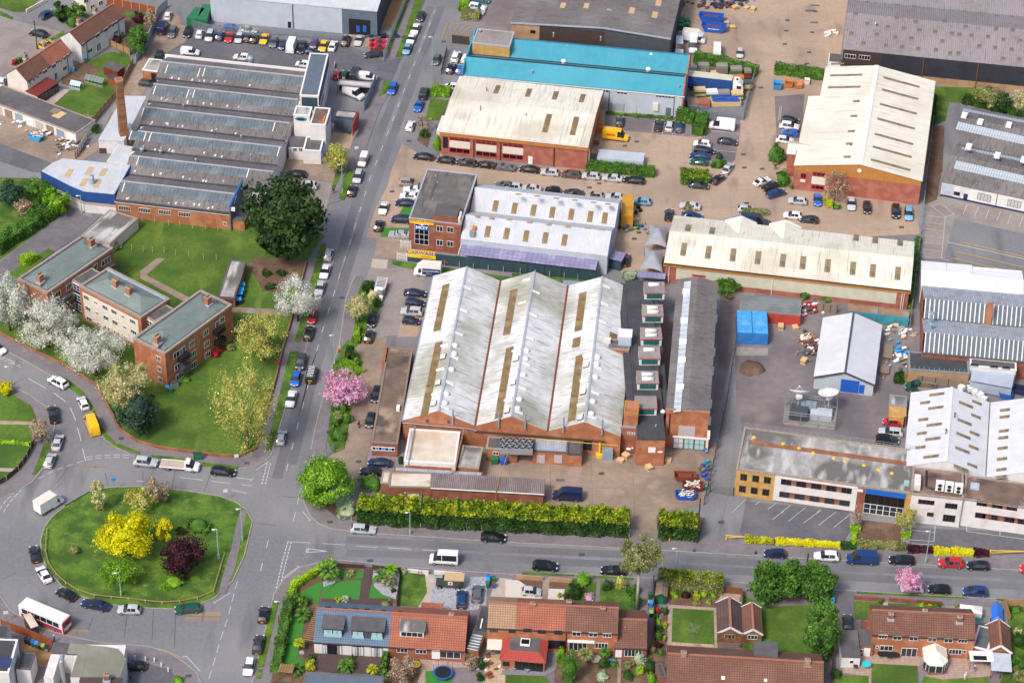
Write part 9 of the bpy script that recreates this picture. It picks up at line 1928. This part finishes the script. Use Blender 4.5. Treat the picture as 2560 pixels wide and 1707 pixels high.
cont('yellow shipping container standing on end of the tyre yard',t(23,1000,395),t(23,1105,400),t(23,1022,205),3.4,mat('cont_yellow','#c9952c','#b98624',1,c3='#a87a2a',s3=.4).name,'cont_yellow');cont('long silver storage box behind the clipped hedge',t(13,775,1440),t(13,1197,1478),t(13,790,1360),2.,'clad_g','clad_g');cont('dark green container nearer the steel fence',t(11,1700,165),t(11,1790,180),t(11,1745,60),2.4,'c_green','c_bin_green');cont('dark green container against the pale warehouse',t(11,1795,180),t(11,1885,185),t(11,1840,40),2.4,'c_green','c_bin_green')
cont('blue-grey corrugated cabin beside the yellow lifting arm',t(33,825,1010),t(33,920,1015),t(33,830,955),2.2,'pipe_b','galv')
s=cont('blue-grey trailer with yellow house emblem behind the hall',t(23,458,1035),t(23,640,1050),t(23,462,985),2.2,'pipe_b','pipe_b');s.pn('S',1.1,1.5,1.9,1.2,'c_yellow','emblem',-.04,.03);s.put('emblem',MB().face([(.4,-.09,.9),(1.8,-.09,.9),(1.1,-.09,1.75)]),'black');s.pn('S',3.9,1.2,.5,.5,'c_yellow','emblem',-.04,.03)
def pack(lab,cd,x,y,w,d,h,ms,rz=.1,name='timber_pack',cat='stack',group=None,z=.05):
 p=PT(cd,x,y,h);r=emp(name,(p.x,p.y,z),rz,lab,cat,group);n=len(ms)
 for k,m in enumerate(ms):MB().box(-w/2-.03*(k%2),w/2+.03*(k%2),-d/2,d/2-.05*(k%2),h*k/n+.01,h*(k+1)/n-.03).bd('layer',M[m],r)
for k,(x,y,h,ms,lab)in enumerate(((1745,585,2.6,('wood_g','wood_g','pav_l'),'grey stack of boards under the hedge, nearest the turquoise roof'),(1915,590,2.8,('c_green','wood_g','wood_g','pav_l'),'tall grey board stack with green band under the hedge'),(2045,615,2.6,('wood','wood_g','c_green','pav_l'),'tall board stack with green band beside the dark pallets'),(2150,635,2.4,('wood_d','c_rust','wood_d','wood_g'),'dark pallet stack at the yard corner'),(1715,645,1.6,('wood_g','pav_l'),'low grey board stack behind the lorry'),(1845,658,1.2,('wood','wood_p'),'small box of pale timber behind the lorry'),(1712,805,2.2,('c_green','wood_p','c_green','wood_p'),'green and tan pack in front of the lorry trailer tail'),(1822,825,2.,('wood_p','c_green','c_white'),'white-topped tan pack in front of the lorry trailer'),(1932,830,2.2,('c_green','wood_p','wood_p','pav_l'),'grey-topped tan pack in front of the lorry trailer'),(2052,840,2.,('c_green','wood_p','c_green','wood_p'),'green and tan pack in front of the lorry cab'),(2140,740,2.2,('c_green','wood_p','wood_p','steel'),'dark-topped pack beside the lorry cab'),(2060,690,1.,('c_orange','c_orange'),'orange plastic pack behind the lorry cab'))):pack(lab,13,x,y,2.6 if k not in(5,3)else 1.6,1.7,h,ms)
for x,y,m,lab in((1645,915,'rust_top','rusty sheet rack roof by the steel yard fence'),(1745,920,'bri_p','pink sheet rack roof by the steel yard fence')):pack(lab,13,x,y,2.4,2.8,1.6,('steel',m),.12,'sheet_rack','rack')
r=emp('scaffold_rack',PT(13,1945,945,.05),.1,'rack of tangled bright blue scaffold tubes in the timber yard','rack');rn=random.Random(4);MB().box(-3.4,3.4,-1.4,1.4,0,1.2).bd('rack_base','wood_p',r)
for k in range(22):y,z=rn.uniform(-1.3,1.3),rn.uniform(1.25,1.7);MB().tube((-3.4+rn.uniform(0,.8),y,z),(3.4-rn.uniform(0,.8),y+rn.uniform(-.4,.4),z+rn.uniform(-.1,.1)),.07,None,5).bd('tube','door_blue',r)
for k,(cd,x,y,lab)in enumerate(((13,1955,200,'tan pallet leaning by the rust skip'),(13,2010,240,'tan pallet stack beside the lettered skip'),(13,2035,55,'tan board stack near the blue tarpaulin'),(13,2140,65,'small pale pallet near the blue tarpaulin'),(13,2200,70,'pale pallet standing on the concrete yard'),(24,118,1390,'pale pallets against the red container'),(24,250,1405,'broken pale pallet by the red container end'),(33,1250,1145,'pale pallet leaning on the brick block'),(33,1040,1035,'brown pallet beside the orange bin'),(33,990,1085,'pile of pale planks by the yellow lifting arm'),(13,765,1295,'brown crate by the delivery van'),(13,728,1380,'tan crate stack at the brick corner'),(23,1130,425,'pallet by the tyre yard'),(23,1985,1135,'brown cardboard pack behind the grey shed'),(34,330,170,'tan cardboard pack by the white shed'),(33,1425,1085,'orange cardboard boxes beside the brick block'))):pack(lab,cd,x,y,1.3,1.1,.5+.3*(k%3),('wood_p','wood','wood_p')if k not in(10,13)else('wood','wood_b'),.3*k,'pallet_stack','pallets')
for k,(x,y)in enumerate(((1825,405),(1842,442),(1890,480),(1935,500),(1765,435),(1968,540))):
 p=PT(34,x,y,.6);r=emp('storage_tank',(p.x,p.y,.05),.2*k,'white caged liquid tank in the curved row behind the white warehouse','tank','white liquid tanks');MB().box(-.5,.5,-.6,.6,.15,1.1).bd('tank_body','upvc',r);MB().box(-.55,.55,-.65,.65,0,.14).bd('pallet_base','steel',r)
def heap(lab,cd,x,y,w,d,h,ms,n=40,name='rubbish_heap'):
 p=PT(cd,x,y,.1);rn=random.Random(x+y)
 r=emp(name,p,0,lab,'rubbish');pts_={m:MB()for m in ms}
 for k in range(n):
  a,b=rn.gauss(0,w/3),rn.gauss(0,d/3);z=h*max(.05,1-abs(a)/w*2)*rn.random();s_=rn.uniform(.15,.5);pts_[ms[k%len(ms)]].bar((a-s_,b-s_*.3,z),(a+s_,b+s_*.4,z+rn.uniform(0,.3)),s_*1.2,rn.uniform(.08,.4))
 for m,mb in pts_.items():o=mb.bd('rubbish',M[m],r);o['kind']='stuff'
heap('spill of mixed rubbish behind the blue skip',11,470,1220,9,4,.8,('wood_p','c_white','c_orange','wood_g'),60);heap('white sacks outside the lock-up doors',11,220,1115,6,2,.9,('c_white','pipe_b'),30);heap('scrap and white sheets by the panel fence',11,640,1330,5,5,.7,('c_white','wood_g','steel'),60);heap('oil drums, sacks and scrap by the yellow container',23,1030,505,7,4,1.,('black','c_blue','c_tan','metal','c_green'),80);heap('scrap and sacks beside the white shed',34,390,60,4,6,.9,('c_white','wood_g','steel','c_rust'),60);heap('red and white workshop scrap behind the red container',24,370,1255,5,4,.8,('c_red','c_white','steel','wood_g'),50);heap('sacks and blue drum between trailers and fence',34,1210,150,4,6,.8,('c_white','c_sky','wood_g'),50);heap('blue tarpaulin and cages in the concrete yard',13,2060,10,6,2,.9,('c_tarp_blue','steel'),40);heap('dark wire cages in the concrete yard',13,1880,55,12,3,1.2,('steel','c_navy','c_rust'),70);heap('blue and teal machinery by the lane fence',33,1765,1190,2,5,1.4,('door_blue','c_rust','steel','c_teal'),26);heap('garden clutter on the tan patio',42,2150,1440,4,5,.4,('wood_b','c_white','c_rust'),24);heap('loose planks and stores by the trailers',24,1190,1440,6,4,.8,('c_white','wood_p','metal'),40);heap('dumped white plastic on the concrete yard',14,580,310,4,2,.4,('c_white',),14);heap('car parts behind the red coupes',12,1130,335,5,1.5,.8,('steel','c_navy','black'),36)
p=PT(33,2185,260,.03);rn=np.random.default_rng(2);mb=MB();prof=[(2.6,0),(2.2,.35),(1.5,.8),(.8,1.15),(.1,1.3)];mb.lathe(prof,18);mb.v=[(x*(1+.12*rn.normal()),y*(1+.12*rn.normal()),z*(1+.1*rn.normal()))for x,y,z in mb.v];o=mb.bd('soil_mound','soil',None,True);o.location=p;prp(o,'heap of brown soil in the tarmac yard','soil')
for cd,x,y,m,lab in((33,2122,280,'c_red','red traffic cone left of the soil heap'),(33,2235,270,'c_orange','orange and white traffic cone right of the soil heap'),(32,765,75,'c_yellow','yellow traffic marker by the lamp post'),(32,758,105,'c_red','red and white cone below the yellow marker'),(34,960,500,'c_orange','orange cone by the blue door shed'),(43,1435,270,'c_orange','orange cone below the short conifer hedge'),(43,1660,365,'c_blue','blue-based white cone on the kerb'),(43,2222,385,'c_navy','dark cone on the kerb by the navy hatchback'),(43,1358,265,'c_white','white cone below the short conifer hedge')):
 r=emp('traffic_cone',PT(cd,x,y,.1),0,lab,'cone');MB().lathe([(.2,.04),(.05,.75)],10).bd('cone_body',M[m],r);MB().box(-.22,.22,-.22,.22,0,.05).bd('base','black',r);MB().lathe([(.135,.3),(.105,.48)],10).bd('band','c_white',r)
tm=MB().lathe([(.2,0),(.34,.02),(.36,.1),(.34,.2),(.2,.22)],12).mesh('tyre_stack')
for c,x,y in[(12,350+i*26,245+i*3)for i in range(9)]+[(23,1150,290),(23,1175,300),(23,1150,330),(23,1170,360),(23,1130,380),(23,1185,270)]:
 o=link('spare_tyre',tm,None,'tyre');o.location=PT(c,x,y,.05);o.scale=(1.1,1.1,3.);prp(o,'column of black tyres against the pale warehouse' if c==12 else 'column of black tyres beside the yellow container','tyres','tyres by the pale warehouse' if c==12 else 'tyres in the tyre yard')
for lab,a,b in(('yellow swing barrier at the car park entrance',(43,1952,262),(43,2125,272)),('yellow swing barrier at the office exit',(44,2022,400),(44,2400,405))):
 q,w=PT(*a,.1),PT(*b,.1);r=emp('swing_barrier',q,0,lab,'barrier');d=w-q;MB().box(-.1,.1,-.1,.1,0,1.2).bd('post','c_yellow',r);MB().bar((0,0,1.1),(d.x,d.y,1.),.1,.12).bd('arm','c_yellow',r);MB().bar((0,0,.5),(d.x*.8,d.y*.8,.95),.08,.1).bd('brace','c_yellow',r)
s=B('bus_shelter','bus shelter with lichen-spotted roof beside the bus','shelter',t(41,283,1066),t(41,350,1042),t(41,125,978),2.4,base=.1);MB().box(0,s.L,0,s.D,2.2,2.32).bd('roof','sandy',s.root);MB().box(0,.05,.1,s.D-.1,.1,2.2).bd('back_pane','fr_b',s.root)
for y in(.1,s.D/2,s.D-.1):MB().box(s.L-.1,s.L,y-.05,y+.05,0,2.2).bd('post','fr_d',s.root)
s=B('party_tent','white garden tent with teal side beside the brick semi','tent',t(44,1755,915),t(44,1950,935),t(44,1750,850),2.1);s.box('side_sheet','c_cyan',0,s.L,0,s.D,0,1.2);s.box('upper_sheet','c_cloth_white',-.05,s.L+.05,-.05,s.D+.05,1.2,2.1);s.put('roof',MB().raw([(-.1,-.1,2.1),(s.L+.1,-.1,2.1),(s.L+.1,s.D+.1,2.1),(-.1,s.D+.1,2.1),(s.L/2,s.D/2,3.)],[(0,1,4),(1,2,4),(2,3,4),(3,0,4)]),'c_cloth_white')
r=emp('trampoline',PT(42,1705,1500,.17),0,'round trampoline with blue rim and net in the bungalow garden','trampoline');MB().lathe([(1.4,.8),(1.4,.88),(.05,.9)],20).bd('mat','black',r);MB().lathe([(1.65,.7),(1.68,.86),(1.32,.86)],20).bd('blue_rim','c_blue',r)
for k in range(6):a=k*1.047;MB().tube((1.6*math.cos(a),1.6*math.sin(a),0),(1.6*math.cos(a),1.6*math.sin(a),2.5),.03).bd('net_pole','fr_d',r)
def dryer(lab,cd,x,y):
 r=emp('rotary_dryer',PT(cd,x,y,.2),.4,lab,'clothes dryer');MB().tube((0,0,0),(0,0,1.9),.03).bd('pole','galv',r)
 for k in range(4):a=k*1.571;MB().bar((0,0,1.5),(1.4*math.cos(a),1.4*math.sin(a),2.),.03,.03).bd('arm','galv',r)
 for q in(.6,1.,1.35):MB().path([(q*math.cos(k*1.571),q*math.sin(k*1.571),1.55+.3*q)for k in range(5)],.01,4).bd('line','galv',r)
dryer('white rotary clothes dryer on the square lawn',43,1648,1135);dryer('rotary clothes dryer on the terrace lawn',11,1065,520)
def tbl(lab,cd,x,y,m,w=.9,h=.7,n=0,name='garden_table',cat='table'):
 r=emp(name,PT(cd,x,y,.2),.2,lab,cat);MB().lathe([(w,h-.05),(w,h),(.05,h)],16).bd('top',M[m],r)
 for k in range(3):a=k*2.09;MB().tube((w*.6*math.cos(a),w*.6*math.sin(a),0),(w*.5*math.cos(a),w*.5*math.sin(a),h-.05),.03).bd('leg','steel',r)
tbl('round stone garden table among the palms',43,762,1370,'stone',1.);tbl('round covered table on the brick semi patio',44,1100,1325,'black',1.1,.9);tbl('black covered chair beside the covered table',44,1025,1328,'black',.6,.8,name='garden_chair',cat='chair');tbl('black covered chair at the white patio door',44,1165,1338,'black',.6,.8,name='garden_chair',cat='chair');tbl('turquoise topped table on the lower patio',44,893,1420,'c_cyan',.8,.8);tbl('yellow round table beside the pink pot',42,1458,1420,'c_yellow',.8);tbl('black kettle barbecue on the lower patio',44,795,1440,'black',.4,.8,name='barbecue',cat='barbecue');tbl('small blue paddling pool among the plants',43,905,1385,'c_sky',.8,.3,name='paddling_pool',cat='pool')
for lab,x,y,d in(('grey sun lounger nearest the folding doors',160,1440,.8),('grey sun lounger beside its twin on the grey patio',240,1415,.8),('grey garden sofa on the grey patio',40,1420,.9)):
 r=emp('sun_lounger',PT(43,x,y,.2),d,lab,'lounger');MB().box(-.9,.9,-.4,.4,.25,.38).bd('seat','c_grey',r);MB().bar((.9,0,.35),(1.4,0,.95),.8,.1).bd('backrest','c_grey',r);[MB().box(q,q+.1,-.35,.35,0,.25).bd('leg','steel',r)for q in(-.85,.75)]
r=emp('lifting_arm',PT(33,795,1060,.05),.2,'yellow hydraulic lifting arm standing in the works yard','crane');MB().box(-.6,.6,-.5,.5,0,.7).bd('base','c_yellow',r);MB().bar((0,0,.7),(0,.1,3.),.3,.3).bd('mast','c_yellow',r);MB().bar((0,.1,3.),(.1,-.1,3.6),.2,.2).bd('boom','c_yellow',r)
r=emp('utility_cabinet',PT(31,1805,1085,.1),.1,'dark green utility cabinet behind the flatbed truck','cabinet');MB().box(-.8,.8,-.3,.3,0,1.5).bd('case','c_green',r);MB().box(-.85,.85,-.35,.35,1.5,1.58).bd('lid','c_dark_green',r)
r=emp('meter_cabinet',PT(31,1592,425,.13),.6,'grey twin-door cabinet beside the wheelie bins','cabinet');MB().box(-.7,.7,-.4,.4,0,1.2).bd('case','c_grey',r);MB().box(-.75,.75,-.45,.45,1.2,1.3).bd('lid','steel',r)
def psn(lab,cd,x,y,top,legs,rz,hair='c_plastic_black',walk=.25,bag=None):
 V=[(0,0,.95),(0,0,1.2),(0,.0,1.42),(0,0,1.52),(0,.02,1.66),(.1,0,.92),(.11,walk*.5,.5),(.11,walk*.6-.05*bool(walk),.08),(.11,walk*.6+.16,.04),(-.1,0,.92),(-.11,-walk*.3,.5),(-.11,-walk,.1),(-.11,-walk+.16,.05),(.19,0,1.4),(.25,-walk*.4,1.12),(.25,walk*.2,.88),(.25,walk*.3,.78),(-.19,0,1.4),(-.25,walk*.4,1.12),(-.25,walk*.7,.9),(-.25,walk*.8,.8)]
 E=[(0,1),(1,2),(2,3),(3,4),(0,5),(5,6),(6,7),(7,8),(0,9),(9,10),(10,11),(11,12),(2,13),(13,14),(14,15),(15,16),(2,17),(17,18),(18,19),(19,20)]
 rad=[.15,.14,.15,.06,.11,.1,.075,.05,.045,.1,.075,.05,.045,.07,.05,.04,.035,.07,.05,.04,.035]
 me=bpy.data.meshes.new('body');me.from_pydata(V,E,[]);ob=bpy.data.objects.new('tmp',me);COL.objects.link(ob)
 md=ob.modifiers.new('s','SKIN');sv=me.skin_vertices[0].data
 for k,q in enumerate(rad):sv[k].radius=(q,q*.8 if k<3 else q)
 sv[0].use_root=True;ob.modifiers.new('u','SUBSURF').levels=1
 m2=bpy.data.meshes.new_from_object(ob.evaluated_get(bpy.context.evaluated_depsgraph_get()));bpy.data.objects.remove(ob)
 for n_ in(legs,top,'c_skin'):m2.materials.append(M[n_])
 for f in m2.polygons:z=f.center.z;f.material_index=2 if z>1.47 or(abs(f.center.x)>.2 and z<.85)else(1 if z>.95 or abs(f.center.x)>.2 else 0)
 m2.polygons.foreach_set('use_smooth',[True]*len(m2.polygons));p=PT(cd,x,y,.9);r=emp('person',(p.x,p.y,.1),rz,lab,'person');link('body',m2,r)
 MB().lathe([(.115,1.66),(.12,1.72),(.09,1.79),(.02,1.81)],10).bd('hair',M[hair],r)
 if bag:MB().box(.2,.32,-.12,.22,.45,.75).bd('bag',M[bag],r)
psn('person in dark clothes walking on the footway by the verge',22,708,170,'c_plastic_black','c_plastic_black',2.8);psn('person in black carrying bags on the works drive',32,938,768,'c_plastic_black','c_plastic_black',1.,bag='c_grey');psn('person in a blue coat and white hat by the bus stop fence',41,493,1165,'c_blue','c_navy',.4,'c_white');psn('person in black with a red bag by the corner building',41,1190,1512,'c_plastic_black','c_plastic_black',2.,bag='c_red');psn('person in navy by the porch of the cream warehouse',14,68,1520,'c_navy','c_plastic_black',2.2,'c_tan');psn('person in a blue top standing under the garden canopy',44,1882,1442,'c_blue','c_tan',3.,'c_white',0);psn('person in white bending at the lawn edge',44,1800,1502,'c_white','c_white',.5,'c_offwhite',.1);psn('person in a white top in the side path',43,1246,835,'c_white','c_plastic_black',1.4,walk=.1)
